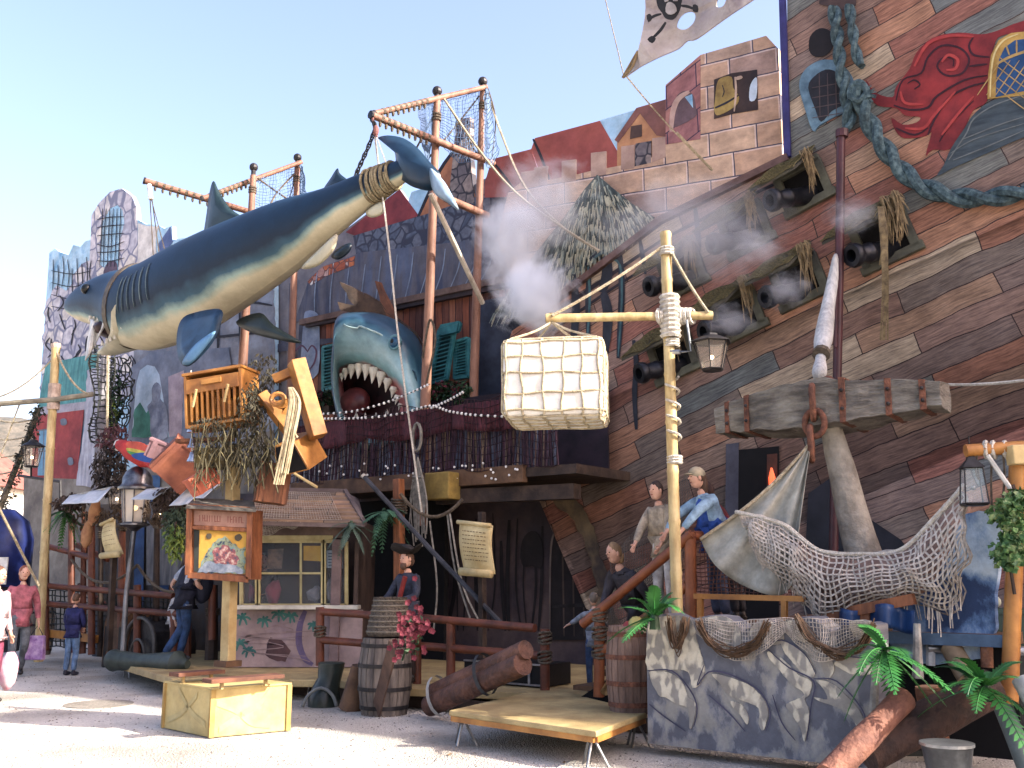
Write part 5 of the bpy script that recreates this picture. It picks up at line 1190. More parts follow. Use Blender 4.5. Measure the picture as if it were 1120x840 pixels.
mb.tube([p+Vector((noise.noise(p*3)*.02, 0, 0)) for p in sh], [.1+.08*i/(len(sh)-1) for i in range(len(sh))], 14); mb.build('shank', mat('rough grey render', (168, 160, 144), (122, 114, 102), sc=4, bump=1.0, bsc=14), anc, smooth=2)
arc = catmull([D(x, y, DA-.05) for x, y in ((808, 562), (838, 592), (880, 624), (945, 642), (1000, 622), (1034, 586), (1058, 540))], 6)
ra = [v.x for v in catmull([Vector((x, 0, 0)) for x in (.04, .17, .24, .28, .23, .17, .05)], 6)]
mb = MB(); mb.tube(arc, ra, 16); mb.build('arm', mat('pinkish brown timber', (150, 120, 106), (104, 80, 72), sc=3, bump=.6), anc, smooth=True)
mb = MB(); fl = [(806, 560), (830, 566), (858, 592), (850, 640), (828, 612)]; mb.prism([D(x, y, DA-.12) for x, y in fl], -N*.08); mb.build('fluke', wood_mid, anc, bev=.02)
# ring and chain
rg = thing('anchor_ring', 'big rusty ring with hanging chain links over the anchor crossbeam', 'chain', D(897, 430, 9.5))
def link(mb, c, a, b, la, lb, r): mb.tube([c+a*la*math.cos(t_)+b*lb*math.sin(t_) for t_ in [x*math.pi/8 for x in range(17)]], r, 8, False)
mb = MB(); link(mb, D(905, 430, 9.75), (U*.8+N*.6).normalized(), W, .14, .15, .03); mb.build('ring', rust, rg, smooth=True)
for i, (x, y, aa) in enumerate(((889, 440, N), (891, 463, U), (887, 485, N))):
    mb = MB(); link(mb, D(x, y, 9.55), W, (aa+U*.3).normalized() if i != 1 else U, .17 if i != 1 else .13, .07 if i != 1 else .1, .032); mb.build('link', rust, rg, smooth=True)
# net over anchor arm
up_ = catmull([Vector((x, y, 9.2)) for x, y in ((806, 560), (832, 566), (862, 576), (896, 602), (942, 606), (985, 602), (1018, 572), (1056, 530))], 8)
lo_ = catmull([Vector((x, y, 9.1)) for x, y in ((828, 612), (846, 630), (872, 650), (905, 690), (950, 668), (1000, 655), (1035, 668), (1060, 605))], 8)
def an(a, b):
    i = a*(len(up_)-1); j = min(len(up_)-2, int(i)); f = i-j
    p = up_[j].lerp(up_[j+1], f).lerp(lo_[j].lerp(lo_[j+1], f), b)
    return D(p.x, p.y, p.z - .28*math.sin(math.pi*min(1, b*.9+.1))*math.sin(math.pi*a)**.5)
nt_ = thing('fishing_net', 'pale fishing net thrown over the curved arm of the anchor', 'net', D(945, 640, 9.5))
mb = MB(); net(mb, an, 46, 13, .0095, su=1, wob=.05); mb.build('mesh', net_pale, nt_)
mb = MB(); net(mb, lambda a, b: an(.12+.8*a, .15+.8*b)-N*.1-W*.06, 30, 8, .008, su=1, wob=.09); mb.build('under_layer', mat('greyer twine', (160, 150, 142), (120, 112, 108), sc=20), nt_)
mb = MB(); mb.tube(catmull([an(i/14, 0)+N*.02 for i in range(15)], 3), .022, 6); mb.build('edge_rope', rope_wh, nt_)
mb = MB()
for i in range(60):
    p = an(rd.uniform(.05, .95), 1); mb.tube([p, p+Vector((rd.uniform(-.03, .03), 0, -rd.uniform(.06, .22)))], .006, 3)
mb.build('loose_twine', net_pale, nt_)
# sail cloth hanging left of the shank
def scf(a, b):
    top = Vector((887, 484)); bl = catmull([Vector((766, 590, 0)), Vector((782, 618, 0)), Vector((812, 640, 0)), Vector((850, 652, 0)), Vector((866, 640, 0))], 6)
    i = a*(len(bl)-1); j = min(len(bl)-2, int(i)); e = bl[j].lerp(bl[j+1], i-j)
    x = top.x+(e.x-top.x)*b + 10*math.sin(math.pi*b)*(1-a)*.6 ; y = top.y+(e.y-top.y)*b - 8*math.sin(math.pi*b)*(a-.5)
    return D(x, y, 9.5-.42*b+.07*math.sin(a*17)*b**.6)
scl = thing('sail_cloth', 'grey sailcloth hanging in folds from the anchor chain over the railing', 'sail', D(850, 600, 9.9))
mb = MB(); mb.sheet(scf, 40, 24, -N*.012); mb.build('cloth', canvas_gr, scl, smooth=True)
mb = MB(); mb.tube([scf(0, i/10) for i in range(11)], .018, 5); mb.build('hem_rope', rope_m, scl)

# ================================================================ PIRATE FLAG
flag = thing('pirate_flag', 'tattered grey flag with skull and crossed bones flying above the castle', 'flag', D(690, 70, 10.5))
DF = 10.6
fo = cm2([(681, 85), (692, 72), (700, 46), (706, 8), (703, -40), (710, -90), (820, -120), (900, -60), (850, -20), (820, 2), (790, 22), (762, 42), (752, 44), (742, 53), (722, 62), (700, 73)], 3)
holes = [cm2([(741, 30), (743, 20), (752, 13), (760, 15), (759, 24), (750, 32)], 3), cm2([(783, 6), (786, -4), (795, -6), (792, 5), (787, 8)], 3)]
bmf = bmesh.new()
def floop(pts):
    vs_ = [bmf.verts.new(D(x, y, DF+.12*math.sin(x*.06)+.05*math.sin(y*.11))) for x, y in pts]
    return [bmf.edges.new((vs_[i], vs_[(i+1) % len(vs_)])) for i in range(len(vs_))]
ed = floop(fo)
for h_ in holes: ed += floop(h_)
bmesh.ops.triangle_fill(bmf, use_beauty=True, edges=ed)
me = bpy.data.meshes.new('cloth'); bmf.to_mesh(me); bmf.free(); me.materials.append(mat('worn grey flag cloth', (176, 164, 166), (146, 132, 138), sc=1.6, bump=.3, c3=(190, 178, 170)))
fc = bpy.data.objects.new('cloth', me); C.objects.link(fc); fc.parent = flag; fc.matrix_parent_inverse = Matrix.Translation(-Vector(flag['_org']))
so = fc.modifiers.new('thickness', 'SOLIDIFY'); so.thickness = .02
fdk = mat('black print', (46, 44, 44), (30, 30, 32), sc=4)
sk = paint('skull', cm2([(718, -8), (719, 6), (724, 14), (728, 20), (736, 21), (742, 14), (745, 4), (746, -10), (738, -22), (726, -22)], 3), DF-.2, fdk, flag, th=.01)
paint_many('bone_face', [cm2([(729, 4), (733, 2), (738, 5), (740, 12), (734, 16), (728, 13)], 2), [(725, -4), (729, -6), (731, 1), (727, 2)], [(736, -6), (741, -5), (741, 1), (736, 1)]], DF-.215, mat('grey print', (176, 166, 160), sc=4), sk)
paint_many('crossed_bones', [stroke([(709, 21), (716, 17), (723, 15)], 2.6), cm2([(707, 17), (711, 15), (713, 20), (709, 24)], 2), stroke([(728, 24), (722, 33), (712, 43)], 2.8), cm2([(708, 43), (713, 39), (717, 42), (713, 47)], 2), stroke([(745, 6), (752, 7), (760, 10)], 3), cm2([(758, 5), (763, 6), (763, 13), (758, 12)], 2)], DF-.2, fdk, flag, th=.01)
mb = MB(); mb.tube([D(x, y, DF-.1) for x, y in fo[:9:1]][:6] + [D(681, 85, DF)], .02, 5); mb.build('hem', mat('ochre hem', (150, 124, 84), sc=6), flag)
mb = MB(); mb.tube([D(682, 82, DF), D(672, 40, DF+.2), D(655, -30, DF+.4)], .008, 4); mb.tube(sag(D(684, 82, DF), D(779, 186, 12.6), .05), .012, 4); mb.tube([D(740, 145, 11.9), D(779, 186, 12.62)], .022, 5); mb.build('halyard', rope_m, flag)
mb = MB(); mb.tube([D(700, -130, DF), D(905, -112, DF), D(1000, -104, DF)], .05, 8); mb.build('flagstaff', wood_mid, flag)
FR = Matrix((U, -N, W)).transposed()
def ubox(mb, u, d, z0, z1, su, sd): mb.box(P(u, d, (z0+z1)/2), su, sd, z1-z0, FR)
def U_(px, py, d): return D(px, py, d).dot(U)
# ================================================================ DECKS
deck = thing('main_deck', 'long yellow studded deck running along the ride entrance behind the barrels', 'deck', P(-9, 10, .27))
def deckpoly(pts, z, t, m, parent, name='deck_board', bev=.01): return MB().prism([Vector((p.x, p.y, z)) for p in pts], -W*t).build(name, m, parent, bev=bev)
g = lambda x, y, z: G(x, y, z)
deckpoly([g(129, 725, .27), g(188, 742, .27), g(345, 744, .27), P(g(345, 744, .27).dot(U)+.1, 12.6, .27), P(U_(120, 700, 12.6), 12.6, .27)], .27, .09, deck_m, deck)
deckpoly([g(346, 741, .272), g(430, 752, .272), g(600, 758, .272), g(707, 772, .272), P(U_(712, 700, 13.3), 13.3, .27), P(g(346, 741, .27).dot(U), 13.3, .27)], .268, .09, deck_m, deck)
mb = MB(); mb.beam(g(129, 727, .16), g(188, 745, .16), .05, .1); mb.beam(g(188, 745, .16), g(345, 748, .16), .05, .1); mb.build('edge_board', wood_mid, deck)
mb = MB(); mb.prism([g(150, 728, .17), g(188, 739, .17), g(345, 741, .17), g(430, 760, .17), g(600, 762, .17), g(700, 766, .17)][:0] or [P(-13.5, 9.6, .16), P(-5, 9.4, .16), P(-5, 9.45, .16), P(-13.5, 9.65, .16)], -W*.15); mb.build('kick_board', wood_dk, deck)
for x, y in ((136, 729), (190, 745), (262, 746), (338, 748)):
    p = g(x, y, .18); mb = MB()
    for a in (-.08, .08): mb.tube([p+U*a*.5-N*.05, Vector((p.x, p.y, 0))+U*a-N*.05], .012, 5)
    mb.build('leg', steel, deck)
pf = thing('front_platform', 'low yellow studded platform on spread steel trestle legs in front of the stairs', 'platform', g(600, 790, .3))
pc = [g(491, 777, .32), g(652, 800, .32), g(708, 779, .32), g(600, 752, .32)]
deckpoly(pc, .32, .05, deck_m, pf)
mb = MB(); q = [p-W*.075 for p in pc]
for i in range(4): mb.beam(q[i]+(q[(i+2) % 4]-q[i])*.02, q[(i+1) % 4]+(q[(i+3) % 4]-q[(i+1) % 4])*.02, .05, .05)
mb.build('frame', wood_gold, pf)
for p in (pc[0].lerp(pc[2], .07), pc[1].lerp(pc[3], .07), pc[2].lerp(pc[0], .06), pc[3].lerp(pc[1], .06)):
    mb = MB(); b = Vector((p.x, p.y, 0))
    for a in (-1, 0, 1): mb.tube([p-W*.1+U*a*.03, b+U*a*.13-N*(.06 if a else -.08)], .013, 6)
    mb.build('leg', steel, pf)
# ================================================================ YELLOW BOX, foreground
yb = thing('yellow_plinth', 'pale yellow painted plinth with two brown boards on top standing on the bright gravel', 'plinth', g(235, 806, 0))
yel = mat('pale yellow painted board', (216, 192, 122), (196, 166, 92), sc=1.6, rough=.55, bump=.1)
a_, b_, c_ = g(178, 797, 0), g(230, 808, 0), g(315, 800, 0); d_ = a_+(c_-b_)
mb = MB(); mb.prism([p+W*.01 for p in (a_, b_, c_, d_)], W*.46); mb.build('body', yel, yb, bev=.004)
top = [p + W*.472 for p in (a_, b_, c_, d_)]; cen_ = sum(top, Vector())/4
mb = MB(); mb.prism([cen_+(p-cen_)*1.03 for p in top], W*.02); mb.build('top', yel, yb)
mb = MB()
for p in (a_, b_, c_): q = p+(cen_-p).normalized()*.01; mb.beam(Vector((q.x, q.y, .01)), Vector((q.x, q.y, .47)), .05, .05, (c_-b_).normalized())
mb.build('corner_strip', mat('ochre strip', (196, 160, 84), (166, 130, 64), sc=4), yb)
# curved brown stain on the two visible sides
def onface(p0, p1, s, z): return p0.lerp(p1, s)+W*z
for p0, p1, curves in ((b_, c_, [[(.05, .34), (.3, .25), (.5, .12), (.75, .08)], [(.1, .08), (.35, .2), (.6, .3), (.75, .45)]]), (a_, b_, [[(.1, .1), (.4, .2), (.7, .4)], [(.3, .42), (.6, .22), (.9, .12)]])):
    nn = (p1-p0).cross(W).normalized(); mb = MB()
    for cv in curves:
        pp = catmull([onface(p0, p1, s, z)+nn*.006 for s, z in cv], 5)
        for i in range(len(pp)-1): w_ = .03; mb.add([pp[i]-W*w_, pp[i+1]-W*w_, pp[i+1]+W*w_, pp[i]+W*w_], [(0, 1, 2, 3)])
    mb.build('stain_pattern', mat('tan stain', (200, 180, 118), (188, 166, 104), sc=3), yb)
bd = mat('reddish plank', (134, 82, 58), (92, 56, 42), sc=3, bump=.3)
for (x0, y0), (x1, y1), i in (((190, 738), (241, 734), 0), ((226, 745), (306, 739), 1)):
    mb = MB(); p0, p1 = g(x0, y0, .58), g(x1, y1, .58); mb.beam(p0, p1, .2, .04); mb.build('board', bd, yb, bev=.004)
    mb = MB()
    for f in (.2, .8): q = p0.lerp(p1, f); mb.beam(Vector((q.x, q.y, .49)), q, .03, .03, U)
    mb.build('support', wood_pale, yb)
mh = g(108, 770, .004); mb = MB(); mb.lathe(mh, [(0, .42), (.004, .42)], 32); mo = mb.build('manhole_cover', mat('worn manhole iron', (176, 166, 150), (140, 132, 120), sc=30, bump=.8), None); tag(mo, 'round worn manhole cover in the bright gravel left of the yellow plinth', 'manhole cover')

# ================================================================ KIOSK
KY = 15.2
K = lambda x, y, dy=0: Y(x, y, KY+dy)
kio = thing('ticket_kiosk', 'small ticket kiosk with slatted roof, yellow window frames and palm mural', 'kiosk', K(320, 727))
kz0 = .28
kxl, kxr = K(262, 700).x, K(389, 700).x
mb = MB(); mb.box((K(320.5, 695).x, KY+.03, (K(0, 667).z+kz0)/2), K(387, 0).x-K(254, 0).x, .06, K(0, 667).z-kz0); kw = mb.build('mural_wall', mat('pinkish painted wall', (164, 142, 140), (134, 116, 124), sc=1.6, c3=(150, 130, 128)), kio)
mb = MB(); mb.box((kxr-.03, KY+.95, 1.35), .06, 1.8, 2.15); mb.box((kxl, KY+.95, 1.35), .06, 1.8, 2.15); mb.box(((kxl+kxr)/2, KY+1.85, 1.35), kxr-kxl, .06, 2.15); mb.build('walls', mat('dark kiosk board', (84, 66, 58), (58, 46, 44), sc=3), kio)
mb = MB(); mb.box(((kxl+kxr)/2, KY-.06, K(0, 664).z), kxr-kxl+.1, .3, .06); mb.build('counter', mat('pale counter', (206, 204, 190), (180, 178, 166), sc=4), kio, bev=.008)
mb = MB(); mb.box((K(339, 0).x, KY+.02, K(0, 579).z), K(393, 0).x-K(284, 0).x, .14, .26); mb.build('header_beam', mat('grey brown beam', (128, 104, 92), (92, 74, 68), sc=3), kio, bev=.008)
mb = MB(); mb.box((K(389, 0).x, KY-.02, (K(0, 590).z+kz0)/2), .14, .14, K(0, 590).z-kz0); mb.build('corner_post', mat('grey mauve post', (136, 114, 112), (100, 84, 86), sc=3), kio, bev=.008)
fy = mat('yellow window frame', (190, 178, 124), (160, 146, 94), sc=4)
def wframe(x0, y0, x1, y1, mid=None, vs=()):
    f = MB(); t = .05; a, b, c, e = K(x0, y0), K(x1, y0), K(x1, y1), K(x0, y1)
    for p, q in ((a, b), (b, c), (c, e), (e, a)): f.beam(p, q, t, t)
    for y in (mid or []): f.beam(K(x0, y), K(x1, y), t*.6, t*.6)
    for x in vs: f.beam(K(x, y0), K(x, y1), t*.6, t*.6)
    o = f.build('window', fy, kio)
    MB().prism([a+Vector((0, .01, 0)), b+Vector((0, .01, 0)), c+Vector((0, .01, 0)), e+Vector((0, .01, 0))], Vector((0, .006, 0))).build('pane', glassmat('window glass', (120, 130, 140), .12), o)
wframe(264, 594, 281, 662, [627]); wframe(283, 592, 353, 662, [627], [329]); wframe(355, 592, 379, 662)
mb = MB(); mb.box((K(323, 0).x, KY-.01, K(0, 588).z), K(385, 0).x-K(262, 0).x, .1, .06); mb.build('window_head', fy, kio)
for nm, q, m, dy in (('poster', [(293, 601), (310, 600), (308, 622), (292, 622)], mat('brown poster', (150, 118, 92), (84, 70, 66), sc=8), .3), ('yellow_notice', [(332, 597), (353, 597), (353, 614), (332, 613)], mat('yellow paper', (226, 178, 36), (210, 160, 28), sc=3), .1), ('white_notice', [(357, 602), (375, 602), (375, 622), (357, 621)], mat('white notice', (196, 214, 224), (160, 186, 204), sc=4), .06)):
    MB().prism([K(x, y, dy) for x, y in q], Vector((0, .006, 0))).build(nm, m, kio)
strips = []
mb = MB()
for i in range(5): mb.prism([K(359+.0, 605+3.2*i, .055), K(372-i, 605+3.2*i, .055), K(372-i, 606+3.2*i, .055), K(359, 606+3.2*i, .055)], Vector((0, .003, 0)))
mb.build('notice_print', mat('blue print', (60, 96, 140), sc=3), kio)
# roof: rows of boards
rb0, rb1, rt0, rt1 = K(272, 570, -.45), K(399, 573, -.45), K(283, 536, .55), K(377, 538, .55)
rm = brickmat('weathered roof boards', [(140, 118, 98), (162, 136, 108), (118, 104, 92), (150, 124, 104)], (54, 48, 46), 1.1, .18, .008, streak=(.6, 6), scn=3, amt=.6, warp=.01)
mb = MB(); n = 8
nrm = (rb1-rb0).cross(rt0-rb0).normalized()
for i in range(n):
    l0, l1 = rb0.lerp(rt0, i/n), rb0.lerp(rt0, (i+1.15)/n); r0, r1 = rb1.lerp(rt1, i/n), rb1.lerp(rt1, (i+1.15)/n); o_ = (W*.03 if nrm.z < 0 else W*.03)
    mb.prism([l0+o_, r0+o_, r1, l1], -W*.025)
mb.build('roof', rm, kio, uvf=lambda co: (co.x, co.y*1.2))
bk0, bk1 = K(262, 566, 2.2), K(405, 566, 2.2)
mb = MB(); mb.prism([rb1, rt1, K(392, 545, 2.0)], Vector((-.03, 0, 0))); mb.prism([rt0, rt1, K(392, 545, 2.1), K(290, 545, 2.1)], -W*.03); mb.build('side_roof', mat('grey roof felt', (110, 100, 104), (84, 78, 84), sc=3), kio)
mb = MB(); mb.beam(rb0-W*.03, rb1-W*.03, .05, .06); mb.beam(rt0+W*.02, rt1+W*.02, .08, .05); mb.beam(rb1, rt1+W*.02, .06, .06); mb.build('roof_trim', mat('grey trim timber', (120, 104, 100), (92, 78, 78), sc=3), kio)
# mural on the counter wall
def kpaint(name, polys, m, dy=-.006):
    mb = MB()
    for i, p in enumerate(polys): mb.prism([K(x, y, dy-.001*(i % 4)) for x, y in p], Vector((0, .004, 0)))
    return mb.build(name, m, kw)
rd = random.Random(5); pl = []
for cx, cy, s in ((265, 676, 9), (289, 679, 8), (305, 672, 9), (318, 674, 8), (262, 704, 9), (272, 712, 8), (343, 684, 7)):
    for k in range(7):
        a = k*.9+rd.uniform(-.2, .2); pl.append(stroke([(cx, cy), (cx+math.cos(a)*s*.6, cy+math.sin(a)*s*.4-1), (cx+math.cos(a)*s, cy+math.sin(a)*s*.8+1.5)], 2.6, 3))
kpaint('mural_palm_pattern', pl, mat('teal palm paint', (62, 124, 116), (40, 92, 92), sc=4))
kpaint('mural_hole', [rag([(292, 705), (296, 697), (308, 700), (318, 712), (312, 724), (300, 722), (290, 716)], 1, 4)], mat('dark plum hole', (84, 58, 60), (58, 40, 46), sc=3))
kpaint('mural_serpent', [stroke([(334, 668), (328, 684), (327, 704), (333, 720), (342, 727)], 7)], mat('violet serpent paint', (108, 94, 130), (78, 66, 104), sc=3))
kpaint('mural_cracks_pattern', [stroke([(rd.uniform(262, 345), y), (rd.uniform(262, 345), y+6), (rd.uniform(262, 345), y+10)], 1) for y in range(672, 715, 6)], mat('crack line', (146, 124, 126), sc=3))
kn = thing('header_net', 'pale net bunched over the left end of the kiosk header beam', 'net', K(300, 575, -.2))
mb = MB(); net(mb, lambda a, b: K(284+44*a, 562+8*a+(22*(1-a)**.6)*b+3*math.sin(a*9), -.15-.1*math.sin(b*3)), 18, 10, .007, su=1, wob=.04); mb.build('mesh', net_pale, kn)
rn = thing('roof_net', 'coarse net laid over the kiosk roof boards', 'net', K(330, 552, .05))
mb = MB(); net(mb, lambda a, b: rb0.lerp(rb1, a*.8).lerp(rt0.lerp(rt1, a*.8), b*.85)+W*.05, 34, 13, .0035, su=1); mb.build('mesh', net_pale, rn)
# goods inside
for i, (x, y, c, h) in enumerate(((300, 648, (176, 70, 90), .35), (270, 650, (120, 60, 90), .3), (345, 650, (170, 170, 180), .25), (365, 645, (190, 190, 196), .4))):
    mb = MB(); p = K(x, y, .35); mb.ell(p, (.12, .1, h*.5), n=10, m=7, jit=.5, seed=i); 
    o = mb.build('counter_goods', mat('goods %d' % i, c, sc=6), None, smooth=True); tag(o, ['pink cloth goods behind the middle kiosk window', 'purple cloth goods behind the narrow left kiosk window', 'grey goods bundle low in the middle kiosk window', 'white ribbon bundle behind the right kiosk window'][i], 'goods', 'goods inside the kiosk')

# ================================================================ POST WITH NOTICE BOARD
post = thing('timber_post', 'thick pale square timber post rising from the deck in front of the kiosk', 'post', Y(251, 724, 14.2))
pb_, pt_ = Y(249, 729, 13.9), Y(256, 486, 13.9)
mb = MB(); mb.beam(pb_, pt_, .15, .15, Vector((.5, .85, 0))); mb.build('shaft', wood_pale, post, bev=.01)
mb = MB(); mb.beam(pb_, pb_+W*.08, .26, .26, U); mb.build('foot', wood_mid, post)
sb = thing('notice_board', 'orange framed glazed notice board with yellow picture fixed to the timber post', 'sign', Y(245, 595, 13.6))
S_ = lambda x, y, dy=0: Y(x, y, 13.62+dy+.3*(x-207)/75*-.0)
mb = MB(); fo_ = [(208, 554), (274, 558), (272, 634), (206, 629)]
mb.prism([S_(x, y, 0) for x, y in fo_], Vector((.12, .2, 0))); mb.build('backing', wood_or, sb)
mb = MB()
for i in range(4): mb.beam(S_(*fo_[i], -.02), S_(*fo_[(i+1) % 4], -.02), .07, .08)
mb.beam(S_(210, 577, -.02), S_(272, 580, -.02), .04, .05); mb.build('frame', wood_or, sb, bev=.006)
MB().prism([S_(x, y, -.004) for x, y in ((212, 558), (270, 561), (270, 577), (212, 574))], Vector((0, .003, 0))).build('header_panel', mat('faded salmon panel', (184, 138, 116), (160, 116, 98), sc=4), sb)
mb = MB(); x_ = 218.0; rg_ = random.Random(6)
while x_ < 266:
    if not 242 < x_ < 247:
        h0 = 563+(x_-216)*.05; mb.add([S_(x_, h0, -.006), S_(x_+.9, h0, -.006), S_(x_+.9, h0+7, -.006), S_(x_, h0+7, -.006)], [(0, 1, 2, 3)])
        if rg_.random() < .6: yy = h0+rg_.choice((0, 3, 6)); mb.add([S_(x_, yy, -.0065), S_(x_+2.6, yy, -.0065), S_(x_+2.6, yy+.9, -.0065), S_(x_, yy+.9, -.0065)], [(0, 1, 2, 3)])
    x_ += rg_.uniform(2.2, 3.4)
mb.build('faded_print', mat('faded red lettering', (150, 84, 68), (136, 74, 60), sc=4), sb)
MB().prism([S_(x, y, -.004) for x, y in ((212, 579), (270, 582), (269, 628), (212, 625))], Vector((0, .003, 0))).build('picture', mat('yellow picture ground', (222, 170, 60), (196, 142, 44), sc=2), sb)
def spaint(nm, polys, m, dy=-.008):
    mb = MB()
    for i, p in enumerate(polys): mb.prism([S_(x, y, dy-.0006*i) for x, y in p], Vector((0, .002, 0)))
    mb.build(nm, m, sb)
spaint('picture_sea', [rag([(215, 626), (222, 612), (228, 600), (236, 592), (246, 586), (252, 592), (262, 600), (268, 598), (268, 627)], 1.4, 3)], mat('teal picture paint', (96, 150, 160), (30, 60, 96), sc=13, c3=(150, 160, 120)))
spaint('picture_figures', [rag([(236, 622), (232, 604), (243, 596), (256, 600), (262, 612), (252, 624)], 2, 3, 3)], mat('cream picture paint', (226, 200, 180), (70, 84, 104), sc=15, c3=(170, 90, 90)), -.012)
spaint('picture_mist', [rag([(216, 626), (226, 614), (240, 616), (256, 618), (266, 624), (266, 627)], 1.2, 3, 4)], mat('misty picture paint', (176, 186, 196), (110, 130, 150), sc=9), -.016)
spaint('picture_emblems', [cm2([(226, 584), (231, 584), (231, 589), (226, 589)], 2), cm2([(257, 586), (262, 584), (265, 588), (261, 592), (257, 590)], 2)], mat('dim emblem', (96, 84, 60), (70, 62, 50), sc=6), -.014)
spaint('picture_edge', [[(212, 579), (218, 580), (217, 626), (212, 625)]], mat('dark picture edge', (54, 60, 56), sc=4), -.011)
mb = MB(); mb.prism([S_(x, y, dy) for x, y, dy in ((203, 556, -.12), (280, 560, -.12), (277, 550, .22), (212, 547, .22))], W*.03); mb.build('board_roof', mat('grey shingle', (112, 106, 96), (80, 76, 70), sc=6, bump=.6), sb)

# ================================================================ PILED FURNITURE above the post
def obox(mb, c, sx, sy, sz, e): mb.box(c, sx, sy, sz, Euler([math.radians(a) for a in e]).to_matrix()); return mb
pile_c = Y(256, 470, 13.9)
g0 = 'old furniture piled on the timber post'
ch = thing('dresser', 'open fronted golden dresser tilted at the left top of the furniture pile', 'dresser', Y(245, 430, 13.7), g0)
Rd = (0, -6, -14); Rm = Euler([math.radians(a) for a in Rd]).to_matrix(); cc_ = Y(243, 438, 13.7)
L_ = lambda x, y, z: cc_ + Rm @ Vector((x, y, z))
for nm, q, s in (('side_panel', (-.42, 0, 0), (.04, .5, .75)), ('side_panel', (.42, 0, 0), (.04, .5, .75)), ('top', (0, 0, .38), (.92, .54, .04)), ('back_panel', (0, .24, 0), (.84, .03, .74)), ('shelf', (0, 0, -.36), (.84, .5, .04)), ('drawer', (0, -.2, .2), (.8, .12, .2))):
    mb = MB(); mb.box(L_(*q), *s, Rm); o = mb.build(nm, wood_gold, ch, bev=.006)
    if nm == 'drawer':
        mb = MB(); mb.box(L_(0, -.275, .23), .3, .03, .07, Rm); mb.build('handle', mat('carved handle', (190, 128, 56), sc=4), o)
for i in range(9):
    mb = MB(); mb.box(L_(-.33+i*.082, -.24, -.1), .03, .03, .4, Rm); mb.build('slat', wood_gold, ch)
for x in (-.28, .2): mb = MB(); mb.tube([L_(x, -.3, -.1), L_(x+.1, -.36, .12)], .02, 6); mb.build('pale_batten', wood_pale, ch)
bf = thing('bed_end', 'golden H shaped bed end leaning at the right top of the furniture pile', 'bed frame', Y(335, 440, 13.4), g0)
A_ = lambda x, y, dy=0: Y(x, y, 13.4+dy)
for nm, a, b, w1, w2 in (('post', (324, 395), (348, 478), .2, .26), ('post', (286, 432), (316, 470), .14, .2), ('cross_rail', (300, 445), (338, 437), .12, .16), ('lower_rail', (306, 462), (322, 440), .12, .14), ('panel', (300, 415), (330, 402), .12, .2)):
    mb = MB(); mb.beam(A_(*a, .0 if nm != 'panel' else .15), A_(*b, .0 if nm != 'panel' else .15), w1, w2, Vector((.5, -1, .1))); o = mb.build(nm, wood_gold, bf, bev=.008)
mb = MB(); mb.tube([A_(304, 437, -.2)+Vector((math.cos(a)*.09, 0, math.sin(a)*.08)) for a in [x*.524 for x in range(13)]], .035, 6, False); mb.build('scroll_knob', wood_gold, bf)
st = thing('box_stool', 'upturned square stool box with dark underside hanging below the bed end', 'stool', Y(325, 500, 13.3), g0)
fr_ = [(300, 489), (320, 485), (338, 514), (303, 522)]
sq = [Y(300, 488, 13.3), Y(321, 484, 13.2), Y(338, 514, 13.3), Y(302, 523, 13.4)]; off = Y(344, 498, 13.75)-Y(335, 515, 13.3)
off = Vector((.16, .42, .22))
mb = MB(); mb.prism([p+off*.02 for p in sq], off); mb.build('box', wood_gold, st, bev=.006)
mb = MB(); cq = sum(sq, Vector())/4; mb.prism([cq+(p-cq)*.9-off*.004 for p in sq], off*.01); mb.build('dark_opening', black_m, st)
mb = MB(); mb.tube([Y(322, 518, 13.3), Y(347, 533, 13.2)], .02, 6); mb.build('leg', wood_pale, st)
for nm, lab, c, s, e, m in (('wooden_crate', 'small orange crate standing on end under the box stool', (298, 530), (.34, .3, .42), (0, 6, 20), wood_or), ('wooden_crate', 'terracotta tilted crate left of the silver bell', (196, 508), (.5, .4, .45), (20, 40, 30), mat('terracotta wood', (170, 96, 66), (130, 70, 54), sc=3)),
                      ('wooden_crate', 'dark green crate at the foot of the furniture pile beside the bell', (232, 503), (.34, .3, .2), (0, 0, 10), mat('olive box', (122, 104, 54), (88, 76, 44), sc=4)), ('wooden_crate', 'yellow small crate wedged under the dresser', (253, 452), (.3, .3, .3), (10, 10, -20), wood_gold),
                      ('wooden_crate', 'orange crate fragment lit by the sun above the left awning', (222, 527), (.3, .3, .2), (0, -35, 30), mat('salmon wood', (214, 110, 74), (186, 84, 58), sc=3)),
                      ('wooden_crate', 'mauve lid box behind the rainbow parrot', (184, 497), (.5, .4, .2), (10, 20, 20), mat('mauve painted box', (150, 110, 114), (120, 86, 92), sc=3))):
    cp = Y(c[0], c[1], 13.8 if c[0] > 215 else 15.5); r_ = thing(nm, lab, 'crate', cp, 'crates around the furniture pile'); Re = Euler([math.radians(a) for a in e]).to_matrix()
    k_ = 1.25 if c[0] > 215 else 1.3
    mb = MB(); mb.box(cp, s[0]*k_, s[1]*k_, s[2]*k_, Re); mb.build('box', m, r_, bev=.006)
    mb = MB()
    for sg in (-.36, .36): mb.box(cp+Re@Vector((s[0]*sg*k_, -s[1]*.52*k_, 0)), s[0]*.12*k_, .03, s[2]*1.02*k_, Re)
    mb.build('batten', m, r_)
    mb = MB(); mb.box(cp+Re@Vector((0, 0, s[2]*.51*k_)), s[0]*1.06*k_, s[1]*1.06*k_, .03, Re); mb.build('lid', m, r_)
bo = thing('shelf_board', 'brown board sticking out left of the furniture pile', 'board', Y(222, 482, 13.9)); mb = MB(); mb.beam(Y(194, 483, 13.9), Y(255, 480, 13.9), .2, .05); mb.build('plank', wood_or, bo, bev=.005)
